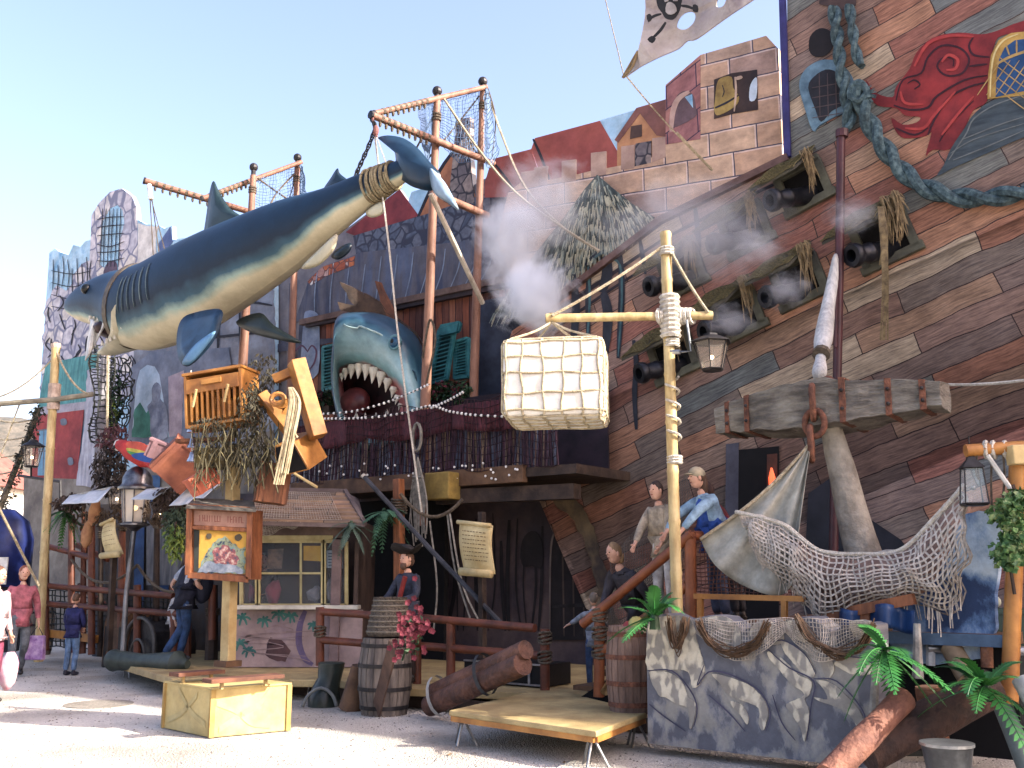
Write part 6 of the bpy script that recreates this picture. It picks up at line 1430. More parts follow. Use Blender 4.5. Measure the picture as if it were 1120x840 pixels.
mb = MB(); mb.tube([Y(255, 478, 13.9), Y(256, 400, 14.0)], .07, 8); mb.build('prop', wood_dk, bo)
bell = thing('silver_bell', 'string of small silver bells hanging left of the furniture pile', 'bell', Y(211, 480, 13.8))
for y in (468, 485, 500):
    mb = MB(); mb.lathe(Y(211, y+5, 13.8), [(0, .085), (.02, .08), (.06, .06), (.13, .045), (.16, .012)], 14); mb.build('bell', mat('bright metal', (206, 204, 206), (150, 148, 156), sc=8, rough=.2, metal=.9), bell, smooth=2)
mb = MB(); mb.tube([Y(209, 405, 13.7), Y(208, 430, 13.7), Y(211, 505, 13.8)], .012, 5); mb.build('cord', rope_wh, bell)
moss = thing('moss_clump', 'dark tangled moss and netting draped through the furniture pile', 'moss', Y(262, 455, 13.6))
mm_ = mat('dark moss', (84, 78, 56), (46, 46, 38), sc=8); mb = MB()
leaves(mb, Y(236, 462, 13.3), (.38, .12, .1), 110, .06, 1, hang=1.0); leaves(mb, Y(276, 450, 13.4), (.22, .2, .45), 520, .07, 2, hang=1.0); leaves(mb, Y(290, 430, 13.6), (.2, .2, .34), 260, .07, 3, hang=1); leaves(mb, Y(260, 495, 13.6), (.5, .25, .2), 420, .07, 4, hang=1.4); leaves(mb, Y(288, 400, 13.9), (.2, .2, .22), 150, .07, 5, hang=1)
mb.build('tangle', mm_, moss)
mb = MB(); rdm = random.Random(8)
for i in range(170):
    p = Y(rdm.uniform(215, 305), rdm.uniform(452, 508), 13.2+rdm.uniform(0, .6)); mb.tube(catmull([p, p+Vector((rdm.uniform(-.1, .1), 0, -.15)), p+Vector((rdm.uniform(-.15, .15), 0, -rdm.uniform(.25, .5)))], 3), .008, 3)
mb.build('strands', mat('olive strands', (108, 98, 64), (66, 62, 44), sc=8), moss)
hr = thing('hemp_hank', 'pale frayed hemp hank hanging down over the bed end', 'rope', Y(322, 430, 13.1))
mb = MB()
for i in range(46):
    o = Vector((rdm.uniform(-.07, .07), rdm.uniform(-.05, .05), 0)); tl = rdm.choice([(308, 518), (304, 530), (320, 478), (312, 500)])
    mb.tube(catmull([Y(318, 424, 13.1)+o*.4, Y(322, 440, 13.05)+o, Y(317, 470, 13.05)+o, Y(tl[0], tl[1], 13.1)+o], 4), .012, 3)
mb.build('strands', mat('pale hemp', (196, 178, 138), (150, 134, 100), sc=12), hr)

# ================================================================ LEFT STALL AREA
def rail(name, label, posts, rails, m, r=.05, cat='railing', group=None, wrap=()):
    root = thing(name, label, cat, posts[0][0], group)
    for a, b in posts: mb = MB(); mb.tube([a, b], r*1.15, 10); mb.build('post', m, root, smooth=2)
    for a, b in rails: mb = MB(); mb.tube([a, b], r, 10); mb.build('rail', m, root, smooth=2)
    for c in wrap:
        mb = MB()
        for i in range(4): mb.tube([c+W*(.03*i-.05)+Vector((math.cos(a)*r*1.5, math.sin(a)*r*1.5, .02*math.sin(a+i))) for a in [z*.6283 for z in range(11)]], .014, 5, False)
        mb.build('rope_lashing', rope_dk, root)
    return root
wood_rl = mat('red brown rail', (128, 66, 42), (88, 46, 32), sc=3, rough=.5)
rail('left_railing', 'dark brown two bar railing along the left stall', [(D(x, y0, 10.2), D(x, y1, 10.2)) for x, y0, y1 in ((50, 712, 600), (78, 714, 563), (100, 716, 565), (150, 724, 640), (190, 730, 640), (232, 700, 640))],
     [(D(44, 640, 10.2), D(190, 652, 10.15)), (D(46, 660, 10.2), D(200, 672, 10.15)), (D(50, 597, 10.2), D(100, 610, 10.2))], wood_rl, .055)
ml = mat('mauve grey screen', (110, 96, 98), (70, 62, 70), sc=1.5)
bk = thing('stall_backdrop', 'dim back wall of the left stall with murky blue and brown painting', 'wall', P(-20, 11.6, 0))
paint('board', [(100, 745), (104, 552), (262, 545), (262, 745)], 11.6, mat('murky mural', (70, 78, 90), (48, 44, 44), sc=1.0, c3=(84, 70, 60)), bk, th=.08)
paint_many('drapes', [[(146, 680), (147, 552), (158, 552), (156, 680)], [(172, 650), (174, 560), (186, 560), (184, 650)]], 11.52, mat('blue cloth', (44, 84, 140), (28, 60, 108), sc=3), bk)
paint('grey_curtain', [(160, 640), (160, 550), (206, 548), (204, 600), (190, 640)], 11.5, mat('grey curtain', (128, 128, 130), (84, 86, 94), sc=2, st=(5, 5, .6)), bk, th=.05)
strokes('plank_pattern', [([(x, 560), (x+1, 620), (x, 690)], 4) for x in (108, 116, 130, 138)], 11.5, wood_dk, bk)
for i, (q, lab) in enumerate(((((76, 543), (124, 533), (130, 551), (88, 553)), 'narrow white awning at the left end of the stall'), (((160, 536), (188, 533), (190, 548), (164, 548)), 'small white awning piece behind the silver street lamp'), (((206, 534), (240, 531), (240, 552), (206, 555)), 'white awning piece beside the notice board'))):
    a, b, c, e = [D(x, y, 9.6) for x, y in q]; t = thing('awning', lab, 'awning', a, 'white awnings of the left stall')
    mb = MB(); mb.sheet(lambda s, v: a.lerp(b, s).lerp(e.lerp(c, s), v)+N*(.35*v+.03*math.sin(s*14)), 18, 5, W*.012); mb.build('cloth', mat('bluish white awning', (206, 212, 218), (176, 184, 194), sc=4), t, smooth=True)
    mb = MB(); mb.tube([a, b], .02, 6); mb.build('bar', rope_wh, t)
lat = thing('lattice_fence', 'dark netted lattice low behind the left railing with a sunlit yellow plank', 'fence', D(90, 712, 10.6))
mb = MB(); net(mb, lambda a, b: D(52+140*a, 645+8*a+62*b, 10.6), 30, 10, .014, su=1, wob=.03); mb.build('lattice', net_dk, lat)
mb = MB(); mb.beam(D(48, 692, 10.3), D(106, 699, 10.3), .06, .14); mb.build('plank', wood_gold, lat)
mb = MB(); mb.beam(D(86, 640, 10.7), D(118, 664, 10.7), .06, .08); mb.beam(D(84, 596, 10.5), D(118, 612, 10.5), .07, .09); mb.build('brace', wood_rl, lat)
for i, (x, y0, y1, w_, lab) in enumerate(((90, 715, 560, .12, 'brown timber upright just right of the spider plant'), (109, 718, 556, .1, 'dark timber upright left of the small parchment sign'), (132, 720, 548, .14, 'dark timber upright directly behind the silver lamp pole'), (170, 720, 545, .12, 'brown timber upright under the small black lantern'), (204, 722, 548, .14, 'dark timber upright left of the notice board'), (231, 722, 640, .2, 'short reddish timber upright right of the leaning man'))):
    t = thing('timber_upright', lab, 'post', D(x, y0, 10.4), 'timber uprights of the left stall'); mb = MB(); mb.tube([D(x, y0, 10.4), D(x+1, (y0+y1)/2, 10.42), D(x+2, y1, 10.4)], [w_*.55, w_*.48, w_*.4], 8); mb.build('post', wood_dk if i % 2 else wood_rl, t, smooth=2)
    mb = MB()
    for k in range(4): mb.tube([D(x+1.6, y1+26+k*2, 10.4)+Vector((math.cos(a)*w_*.55, math.sin(a)*w_*.55, 0)) for a in [z*.6283 for z in range(11)]], .014, 4, False)
    mb.build('rope_lashing', rope_dk, t)
gl = thing('rope_garland', 'dark sagging garland of rope and dry leaves along the stall front above the railing', 'garland', D(140, 560, 9.9)); mb = MB()
for a_g, b_g, s_g in (((74, 556), (110, 556), .3), ((110, 556), (150, 552), .35), ((156, 552), (196, 550), .4), ((78, 612), (150, 618), .35), ((150, 618), (230, 622), .4)):
    mb.tube(sag(D(*a_g, 9.9), D(*b_g, 9.9), s_g), .025, 5)
mb.build('rope', rope_dk, gl); mb = MB()
for i in range(14): leaves(mb, D(78+i*9, 562+6*math.sin(i*1.9), 9.85), (.16, .12, .16), 34, .1, i+50, hang=1)
mb.build('dry_leaves', mat('dead brown leaves', (106, 84, 60), (58, 48, 40), sc=8), gl)
# parrot
par = thing('parrot', 'rainbow coloured model macaw with red tail above the silver lamp', 'parrot', D(150, 495, 9.7))
R_ = lambda x, y, k=0: D(x, y, 9.7-k)
mb = MB(); mb.loft([[R_(x, y)+(N*math.cos(a)+W*math.sin(a))*r for a in [i*.785 for i in range(8)]] for x, y, r in ((128, 488, .03), (131, 487, .1), (136, 489, .12), (144, 494, .17), (154, 500, .17), (162, 505, .1), (170, 511, .03))]); mb.build('body', mat('scarlet feathers', (214, 52, 44), (176, 34, 34), sc=6), par, smooth=True)
for nm, q, c in (('upper_wing', [(138, 484), (150, 483), (160, 488), (168, 496), (152, 494), (140, 491)], (226, 84, 60)), ('yellow_wing_band', [(138, 490), (152, 492), (163, 496), (150, 497), (142, 496)], (206, 190, 60)), ('green_wing_band', [(139, 493), (152, 496), (166, 499), (156, 502), (144, 498)], (70, 150, 70)), ('blue_wing_band', [(144, 497), (158, 495), (172, 499), (176, 505), (162, 506), (148, 502)], (34, 84, 168))):
    mb = MB(); mb.prism([R_(x, y, .2+.02*q[0][1]*.01) for x, y in cm2(q, 3)], -N*.05); mb.build(nm, mat(nm, c, sc=5), par)
mb = MB(); mb.prism([R_(x, y, .1) for x, y in ((154, 503), (166, 506), (178, 516), (172, 514), (175, 520), (164, 513))], -N*.06); mb.build('tail', mat('red tail', (220, 60, 60), (190, 40, 44), sc=4), par)
mb = MB(); mb.ell(R_(129, 487, .02), (.08, .06, .1)); mb.build('white_face', white_m, par, smooth=True); mb = MB(); mb.lathe(R_(127, 488, .06), [(0, .04), (.05, .03), (.1, .004)], 8, N*.4-U-W*.5); mb.build('beak', iron, par)
for i, (c, r, n_, s, m, lab) in enumerate((((120, 512, 9.9), (.32, .25, .5), 700, .11, mat('dark dead leaves', (74, 62, 54), (40, 36, 36), sc=6), 'dark dry leaf mass left of the rainbow parrot'), ((124, 478, 9.9), (.3, .2, .25), 260, .1, mat('plum leaves', (110, 60, 66), (60, 40, 48), sc=6), 'reddish dry leaves above the parrot'), ((70, 568, 9.8), (.2, .2, .3), 0, .1, leaf_m, ''),
                                           ((196, 575, 9.6), (.25, .25, .35), 520, .1, mat('grey green leaves', (90, 110, 84), (56, 74, 58), sc=6), 'grey green climbing plant beside the notice board'), ((191, 592, 9.4), (.16, .16, .3), 240, .1, leaf_ye, 'yellow green trailing plant left of the notice board'), ((188, 545, 9.6), (.35, .2, .2), 420, .12, mat('brown driftwood bark', (96, 78, 66), (60, 48, 44), sc=6), 'brown dry bundle under the awnings beside the small black lantern'),
                                           ((78, 548, 9.7), (.3, .2, .16), 260, .12, mat('brown driftwood bark', (96, 78, 66)), 'brown dry bundle above the spider plant'))):
    if not n_: continue
    cp = D(*c); t = thing('hanging_plant', lab, 'plant', cp); mb = MB(); leaves(mb, cp, r, n_, s, i, hang=.8); mb.build('foliage', m, t); mb = MB(); mb.tube([cp+W*r[2], cp, cp-W*r[2]*.6], .02, 5); mb.build('stem', wood_dk, t)
palm_plant('spider_plant', D(71, 560, 9.7), 16, .42, .035, 'bright green spider plant hanging above the left railing', 3, leaf_m, (-1.2, .5))
for i, (x, y, lab) in enumerate(((101, 562, 'upper tan smoked ham hanging at the left stall'), (93, 586, 'lower tan smoked ham hanging beside the spider plant'))):
    t = thing('hanging_ham', lab, 'ham', D(x, y, 9.8), 'hams hung at the left stall'); mb = MB(); mb.lathe(D(x, y+13, 9.8), [(0, .03), (.08, .09), (.25, .11), (.42, .07), (.5, .025)], 10, W+U*.15); mb.build('ham', mat('tan ham', (206, 146, 96), (166, 108, 70), sc=5), t, smooth=True); mb = MB(); mb.tube([D(x+1, y-10, 9.8), D(x+1, y-26, 9.8)], .012, 5); mb.build('string', rope_dk, t)
# parchment signs
parch = mat('yellow parchment', (216, 196, 140), (190, 164, 104), sc=3, rough=.8)
ink = mat('brown ink', (120, 92, 62), sc=5)
def scroll(q, d, label, lines, bot, postp):
    t = thing('parchment_sign', label, 'sign', D(q[0][0], q[2][1], d), 'parchment scroll signs on posts')
    a, b, c, e = [D(x, y, d) for x, y in q]
    mb = MB(); mb.sheet(lambda s, v: a.lerp(b, s).lerp(e.lerp(c, s), v)+N*(.05*math.sin(s*3.1)+.04*math.sin(v*4)), 10, 12, -N*.015); mb.build('sheet', parch, t, smooth=True)
    mb = MB()
    for (p, q_, r) in ((e, c, .055), (a, b, .03)): mb.tube([p+N*.05, q_+N*.05], r, 10)
    mb.build('rolled_ends', parch, t, smooth=True)
    mb = MB(); rl = random.Random(len(label))
    for i in range(lines):
        v = .16+.66*i/lines; s = .14
        while s < .86:
            w_ = rl.uniform(.03, .09); f = lambda s_, dv: a.lerp(b, s_).lerp(e.lerp(c, s_), v+dv)+N*(.05*math.sin(s_*3.1)+.04*math.sin(v*4)+.006)
            mb.add([f(s, 0), f(s+w_, 0), f(s+w_, .014), f(s, .014)], [(0, 1, 2, 3)]); s += w_+.03
    mb.build('writing_pattern', ink, t)
    mb = MB(); mb.beam(postp[0], postp[1], .09, .07, U); mb.build('post', wood_dk, t)
scroll([(503, 571), (539, 575), (540, 628), (506, 625)], 10.6, 'large parchment scroll sign on a dark post in front of the entrance wall', 8, 0, (D(527, 560, 10.8), D(528, 735, 10.8)))
scroll([(113, 574), (126, 568), (133, 606), (114, 608)], 9.5, 'small parchment scroll sign at the left railing beside the silver lamp', 5, 0, (D(125, 600, 9.6), D(119, 712, 9.7)))
# silver lamp
lc = Y(147, 572, 17.0); lampg = glassmat('milky lamp glass', (206, 196, 180), .75)
silver = mat('silver lamp metal', (150, 148, 150), (90, 90, 98), sc=6, rough=.28, metal=.85)
lp = lantern(lc, .56, .24, .19, 'large silver street lamp with milky glass above the left railing', 8, silver, hook=0, roofh=.12, gm=lampg, glowm=emat('dim lamp glow', (255, 200, 120), 3))
mb = MB(); mb.lathe(lc+W*.56, [(0, .31), (.04, .31), (.07, .27), (.1, .25), (.2, .245), (.3, .2), (.38, .1), (.41, .02)], 20); mb.build('dome', silver, lp, smooth=2)
mb = MB(); mb.lathe(lc-W*.14, [(0, .05), (.06, .12), (.1, .25), (.13, .25)], 20); mb.build('cup', silver, lp, smooth=2)
mb = MB(); mb.tube([lc-W*.12, Y(138, 650, 17.0), Y(134, 720, 17.0)], [.045, .04, .05], 10); mb.build('post', mat('grey steel post', (140, 144, 152), sc=4, rough=.35, metal=.6), lp, smooth=2)
lantern(D(34, 510, 10.2), .4, .2, .13, 'black lantern on a bracket beside the left bamboo pole', m=iron)
lantern(D(127, 556, 10.0), .36, .17, .11, 'dark lantern directly left of the big silver lamp', m=iron)
lantern(D(175, 570, 10.0), .3, .14, .1, 'small black lantern hanging between the silver lamp and the notice board', m=iron)
mb = MB(); mb.tube([D(20, 520, 10.3), D(66, 527, 10.3), D(66, 545, 10.3)], .03, 6); mb.tube([D(34, 512, 10.2), D(34, 522, 10.3)], .02, 6); tag(mb.build('bracket_arm', iron), 'dark iron bracket arm under the far left lantern', 'bracket')
# left bamboo pole
lb = thing('bamboo_pole', 'tall bamboo pole with lashed cross pole at the far left', 'pole', Y(44, 712, 18.0))
mb = MB(); bamboo(mb, Y(42, 722, 18.0), Y(61, 381, 18.0), .075, .9); mb.build('pole', bamboo_m, lb, smooth=2)
mb = MB(); mb.tube([Y(-30, 444, 18.0), Y(60, 437, 17.9), Y(102, 431, 18.0)], .05, 8); mb.build('cross_pole', mat('grey bamboo', (150, 142, 120), (116, 108, 92), sc=5), lb, smooth=2)
mb = MB(); mb.tube([Y(60, 420, 18.0), Y(58, 448, 18.0)], .11, 10); mb.tube([Y(61, 381, 18.0), Y(61, 376, 18.0)], .09, 10); mb.build('lashing', mat('pinkish lashing', (200, 178, 160), (160, 138, 122), sc=10, bump=.6), lb)
mb = MB(); mb.tube(sag(Y(62, 385, 17.95), Y(97, 431, 17.95), .15), .02, 5); mb.tube(sag(Y(-30, 436, 18), Y(58, 392, 18), .25), .015, 4); mb.build('stay_rope', rope_m, lb)
rl_ = thing('rope_shroud', 'dark ivy wrapped rope shroud slanting down at the left edge', 'rigging', D(20, 520, 10.5))
mb = MB(); mb.tube(catmull([D(42, 446, 10.5), D(30, 480, 10.4), D(14, 520, 10.3), D(-4, 566, 10.2)], 4), .06, 6); mb.build('rope', rope_dk, rl_)
mb = MB()
for i in range(6):
    y = 458+i*19; x = 38-i*7.4; mb.tube(sag(D(x, y, 10.4), D(x-60, y-8, 10.4), .15), .018, 4)
for k in (18, 38): mb.tube([D(40-k, 440, 10.4), D(-4-k, 560, 10.3)], .018, 4)
mb.build('ratlines', rope_m, rl_)
mb = MB()
for i in range(7): leaves(mb, D(41-i*6.4, 452+i*17, 10.3), (.14, .1, .25), 60, .1, i)
mb.build('ivy', mat('black green ivy', (52, 60, 44), (26, 32, 28), sc=6), rl_)
sr = thing('stay_line', 'pale rope slanting across the far left corner to the woman', 'rope', D(45, 640, 9)); mb = MB(); mb.tube([Y(-5, 548, 14), Y(42, 640, 15.4)], .02, 5); mb.build('rope', rope_m, sr)
# objects by the left railing
def barrel(label, c, h, r, m, hoops=4, dmg=0, bulge=1.18, lid=True, name='barrel', group=None):
    t = thing(name, label, 'barrel', c, group); n = 20
    prof = [(h*i/10, r*(1+(bulge-1)*math.sin(math.pi*i/10))) for i in range(11)]
    mb = MB()
    for k in range(n):
        a0, a1 = 2*math.pi*k/n+.02, 2*math.pi*(k+1)/n-.02; o_ = []
        vs_ = [c+W*z+Vector((math.cos(a)*rr_, math.sin(a)*rr_, 0)) for z, rr_ in prof for a in (a0, a1)]
        mb.add(vs_, [(2*i, 2*i+1, 2*i+3, 2*i+2) for i in range(10)])
    mb.lathe(c+W*.01, [(z*.98, rr_*.975) for z, rr_ in prof], 20); mb.build('staves', m, t)
    for i in range(hoops):
        f = (.1, .34, .64, .9)[i] if hoops == 4 else (i+.5)/hoops; rr_ = r*(1+(bulge-1)*math.sin(math.pi*f)); mb = MB(); mb.lathe(c+W*(h*f-.02), [(0, rr_*1.0), (0, rr_*1.03), (.045, rr_*1.03), (.045, rr_*1.0)], 24); mb.build('hoop', rust if 'right' in label else iron, t)
    mb = MB(); mb.lathe(c+W*h*.97, [(0, r*.9), (.02, r*.9)], 20); mb.build('lid', m, t)
    return t
bm1 = mat('grey weathered staves', (128, 116, 104), (84, 76, 72), sc=3, st=(3, 3, .5), bump=.6)
bm2 = mat('pinkish brown staves', (142, 112, 96), (100, 78, 68), sc=3, st=(3, 3, .5), bump=.5)
barrel('small grey barrel behind the walking woman', g(40, 716, 0), .95, .26, bm1)
bt = thing('arched_trunk', 'dark arched trunk with pale hoop beside the boy', 'trunk', g(150, 736, 0))
tc_ = g(152, 735, 0); mb = MB(); mb.prism([tc_+U*x+W*z-N*.02 for x, z in ((-.42, 0), (.42, 0), (.42, .45), (.36, .68), (.2, .82), (0, .88), (-.2, .82), (-.36, .68), (-.42, .45))], -N*.8); mb.build('body', mat('black leather', (48, 44, 44), (26, 24, 26), sc=6, rough=.5, bump=.4), bt, bev=.02)
mb = MB(); mb.tube(catmull([tc_+U*x+W*z+N*.03 for x, z in ((-.44, 0), (-.43, .45), (-.36, .7), (-.2, .84), (0, .9), (.2, .84), (.36, .7), (.43, .45), (.44, 0))], 3), .035, 6); mb.build('hoop', mat('dull hoop', (96, 92, 88), sc=6, rough=.5), bt, smooth=True)
mb = MB(); mb.tube(catmull([tc_+U*x+W*z+N*.06 for x, z in ((-.22, 0), (-.2, .35), (-.1, .5), (0, .54), (.1, .5), (.2, .35), (.22, 0))], 3), .025, 6); mb.build('inner_hoop', mat('dull hoop', (96, 92, 88)), bt)
bx = thing('side_chest', 'brown wooden chest between the boy and the arched trunk', 'chest', g(118, 734, 0)); cb_ = g(118, 731, 0)-N*.4
mb = MB(); mb.box(cb_+W*.35, .62, .7, .7, FR); mb.build('body', wood_mid, bx, bev=.02)
mb = MB(); mb.lathe(cb_-U*.32+W*.7, [(0, .34), (.64, .34)], 20, U); mb.build('lid', wood_mid, bx, smooth=2)
for s in (-.22, .22): mb = MB(); mb.box(cb_+W*.35+U*s, .07, .72, .73, FR); mb.build('strap', iron, bx)
cn = thing('old_cannon', 'dark green cannon barrel lying on the ground at the deck corner', 'cannon', g(150, 728, 0)); cax = (U+N*-.15).normalized()
mb = MB(); mb.lathe(D(122, 722, 8.95), [(0, .15), (.06, .17), (.12, .15), (.7, .12), (1.3, .17), (1.4, .19), (1.5, .1), (1.6, .06)], 16, cax); mb.build('barrel', mat('dark green iron', (62, 74, 66), (38, 46, 42), sc=4, rough=.45), cn, smooth=2)
mb = MB(); mb.ell(D(122, 722, 8.95)-cax*.02, (.1, .1, .1)); mb.build('muzzle', black_m, cn)
# blue stall and house beyond left edge
hs = thing('distant_house', 'pale distant house with red roof under the hill at the left edge', 'house', Vector((-29, 55, 0)))
mb = MB(); mb.box((-31.5, 56, 3.2), 7, 8, 6.4); mb.build('wall', mat('cream house wall', (206, 194, 176), (186, 174, 158), sc=1), hs)
mb = MB(); mb.prism([(-35.4, 51.6, 6.4), (-27.6, 51.6, 6.4), (-31.5, 51.6, 9.2)], (0, 8.8, 0)); mb.build('roof', mat('faded red roof', (164, 96, 80), (134, 76, 66), sc=2), hs)
for x in (-34, -32.4, -30.8, -29.2):
    for z in (1.6, 4.4): mb = MB(); mb.box((x, 51.98, z), .8, .1, 1.3); mb.build('window', mat('dark window', (70, 76, 84), sc=3, rough=.2), hs)
wt = thing('white_tent', 'bright white tent roof beyond the left edge', 'tent', Y(5, 650, 34)); mb = MB(); q = Y(6, 600, 34); mb.prism([q+Vector((-4, 0, -1.7)), q+Vector((2.2, 0, -1.7)), q+Vector((2.2, 0, .6)), q+Vector((-1, 0, 1.7)), q+Vector((-4, 0, .8))], Vector((0, 5, 0))); mb.build('canvas', white_m, wt)
mb = MB(); mb.tube([q+Vector((2.2, 0, -2.3)), q+Vector((2.2, 0, .6))], .05, 6); mb.build('pole', steel, wt)
bs = thing('blue_stall', 'dark blue domed stall cover at the left edge behind the woman', 'stall', Y(5, 640, 19.5)); q = Y(2, 610, 19.5)
mb = MB(); mb.loft([[q+Vector((x*k, y*k, z)) for x, y in [(math.cos(a)*.55, math.sin(a)*.5) for a in [i*.524 for i in range(12)]]] for z, k in ((-.55, 1), (.35, 1), (.7, .8), (.92, .3))]); mb.build('cover', mat('navy tarp', (34, 50, 120), (22, 32, 86), sc=3, rough=.4), bs, smooth=True)
mb = MB(); mb.lathe(q-W*1.75, [(0, .45), (1.2, .45)], 12); mb.build('base', mat('dark stall base', (44, 46, 62), sc=3), bs)
mb = MB(); mb.box(q+Vector((.25, -.55, -.25)), .3, .03, .5); mb.build('white_card', white_m, bs)

# ================================================================ MIDDLE: pirate corner, barrels, railings
rail('entrance_railing', 'red brown railing with rope wrapped end post in front of the black cases', [(D(x, y0, d), D(x, y1, d)) for x, y0, y1, d in ((350, 728, 664, 9.4), (456, 752, 676, 9.7), (493, 756, 680, 9.7))] + [(D(596, 768, 9.7), D(596, 688, 9.7))],
     [(D(350, 669, 9.4), D(412, 673, 9.5)), (D(352, 700, 9.4), D(404, 704, 9.5)), (D(452, 675, 9.68), D(585, 687, 9.68)), (D(456, 706, 9.7), D(590, 717, 9.7))], wood_rl, .05, wrap=(D(596, 697, 9.7), D(596, 718, 9.7), D(350, 690, 9.4)))
b1 = barrel('grey weathered barrel with four hoops under the red flowers', g(420, 781, 0), .88, .27, bm1)
mb = MB(); mb.beam(g(432, 780, 0)+N*.33+W*.02, D(430, 706, 8.05), .16, .02, N); mb.build('hanging_strap', mat('brown leather strip', (106, 78, 62), (74, 54, 46), sc=5), b1)
bk_ = thing('wicker_basket', 'dark wicker basket standing on the grey barrel behind the red flowers', 'basket', D(425, 703, 8.4)); bc_ = g(424, 781, 0)+W*.9
mb = MB(); mb.lathe(bc_, [(0, .26), (.03, .28), (.42, .2), (.45, .21), (.43, .17), (.1, .2)], 22); mb.build('body', mat('dark wicker', (104, 92, 78), (60, 54, 48), sc=30, bump=1.0, bsc=60), bk_)
mb = MB()
for i in range(7): z = .05+.06*i; mb.tube([bc_+W*z+Vector((math.cos(a)*(.285-.2*z), math.sin(a)*(.285-.2*z), .006*math.sin(a*12))) for a in [x*.2617 for x in range(25)]], .012, 4, False)
mb.build('weave', mat('grey wicker', (128, 118, 100), sc=20), bk_)
fl = thing('red_flowers', 'bunch of pinkish red flowers hanging over the grey barrel', 'flowers', D(452, 690, 8.2)); fp = D(450, 690, 8.0); mb = MB(); rf = random.Random(4)
for i in range(90):
    q = fp+Vector((rf.gauss(0, .09), rf.gauss(0, .07), rf.gauss(.02, .15))); q.x -= max(0, -(q.z-fp.z))*.3
    for k in range(5): a = k*1.256; v = Vector((math.cos(a), -.4, math.sin(a)))*.035; w2 = Vector((-math.sin(a), 0, math.cos(a)))*.016; mb.add([q, q+v*.6+w2, q+v, q+v*.6-w2], [(0, 1, 2, 3)])
mb.build('petals', mat('crimson petals', (132, 44, 60), (90, 28, 42), sc=9), fl)
mb = MB(); leaves(mb, fp, (.16, .12, .28), 60, .07, 3); mb.tube([fp, D(440, 722, 8.1)], .012, 5); mb.build('stems', leaf_dk, fl)
bo_ = thing('giant_boot', 'large dark green boot standing on the ground left of the grey barrel', 'boot', g(358, 775, 0)); q = g(356, 772, 0); bm_g = mat('dark green rubber', (52, 62, 56), (30, 38, 36), sc=4, rough=.35)
mb = MB(); mb.loft([[q+Vector((x0+math.cos(a)*rx, math.sin(a)*ry, z)) for a in [i*.449 for i in range(14)]] for z, x0, rx, ry in ((0, -.02, .2, .24), (.1, -.02, .2, .24), (.24, 0, .17, .18), (.34, .04, .15, .15), (.52, .06, .17, .16), (.53, .06, .15, .14))]); mb.build('shaft', bm_g, bo_, smooth=2)
mb = MB(); mb.tube(catmull([q+Vector((x, -.24, z)) for x, z in ((-.24, .02), (-.17, .16), (-.02, .24), (.12, .16), (.18, .02))], 4), .022, 6); mb.build('sole_trim', mat('grey sole', (120, 124, 120), sc=5), bo_, smooth=True)
lg = thing('leaning_log', 'short brown wedge of log leaning between the boot and the grey barrel', 'log', g(385, 777, 0)); mb = MB(); mb.tube([g(378, 776, .02)-N*.1, D(392, 728, 8.9)], [.16, .08], 10); mb.build('log', wood_mid, lg, smooth=2)
mb = MB(); mb.tube([g(378, 776, .02)-N*.1+W*.12, g(378, 776, .02)-N*.1+W*.14+U*.03], .05, 6); mb.build('knot', wood_dk, lg)
# bundle of two pipes with straps
lgb = thing('log_bundle', 'two brown logs strapped together lying against the front platform', 'logs', g(475, 785, 0)); la, lb_ = g(470, 786, 0)+W*.14, D(572, 726, 8.55)
ldir = (lb_-la).normalized(); lside = ldir.cross(W).normalized()
brn = mat('brown papier trunk', (128, 84, 66), (72, 50, 44), sc=5, rough=.7, st=(1, 1, 1), bump=1.0, bsc=16)
for o_, r_ in ((W*.14-lside*.04, .1), (Vector((0, 0, 0)), .12)):
    mb = MB(); mb.tube([la+o_+(lb_-la)*s for s in (0, .3, .7, 1)], [r_, r_*1.03, r_*.97, r_], 14); o = mb.build('log', brn, lgb, smooth=2)
    mb = MB(); mb.tube([la+o_-ldir*.012, la+o_], r_*.93, 14); mb.build('cut_end', mat('pale cut end', (176, 128, 100), (140, 98, 78), sc=6), o)
for s, m in ((.1, mat('white strap', (206, 200, 190), sc=6)), (.62, mat('dark strap', (70, 72, 76), sc=6)), ):
    mb = MB(); c = la.lerp(lb_, s)+W*.07; up2 = lside.cross(ldir).normalized()
    mb.loft([[c+ldir*dx+up2*math.sin(a)*.225+lside*math.cos(a)*.15 for a in [i*.4 for i in range(16)]] for dx in (-.03, .03)], cap=False); mb.build('strap', m, lgb)
# black flight cases
fc_ = thing('black_case', 'black equipment case with steel edges behind the strapped logs', 'case', D(550, 762, 10.4)); fl_, fr2 = D(508, 722, 10.2), D(594, 726, 10.2); 
cz = (D(508, 722, 10.2).z); mb = MB(); uc = (fl_.dot(U)+fr2.dot(U))/2; su_ = fr2.dot(U)-fl_.dot(U); ubox(mb, uc, 10.5, .28, cz, su_, .6); mb.build('body', mat('black case', (22, 22, 26), (14, 14, 16), sc=5, rough=.5), fc_)
mb = MB(); al_ = steel
mb.beam(P(uc-su_/2, 10.19, cz), P(uc+su_/2, 10.19, cz), .02, .02); mb.beam(P(uc-su_/2, 10.19, .3), P(uc+su_/2, 10.19, .3), .02, .02)
for f in (-.36, -.02, .34): mb.beam(P(uc+su_*f, 10.19, .3), P(uc+su_*f, 10.19, cz), .03, .03, U)
mb.build('edge_trim', mat('aluminium trim', (190, 190, 196), sc=6, rough=.3, metal=.6), fc_)
for f in (-.2, .16): mb = MB(); mb.ell(P(uc+su_*f, 10.19, cz-.12), (.04, .02, .03)); mb.build('latch', steel, fc_)
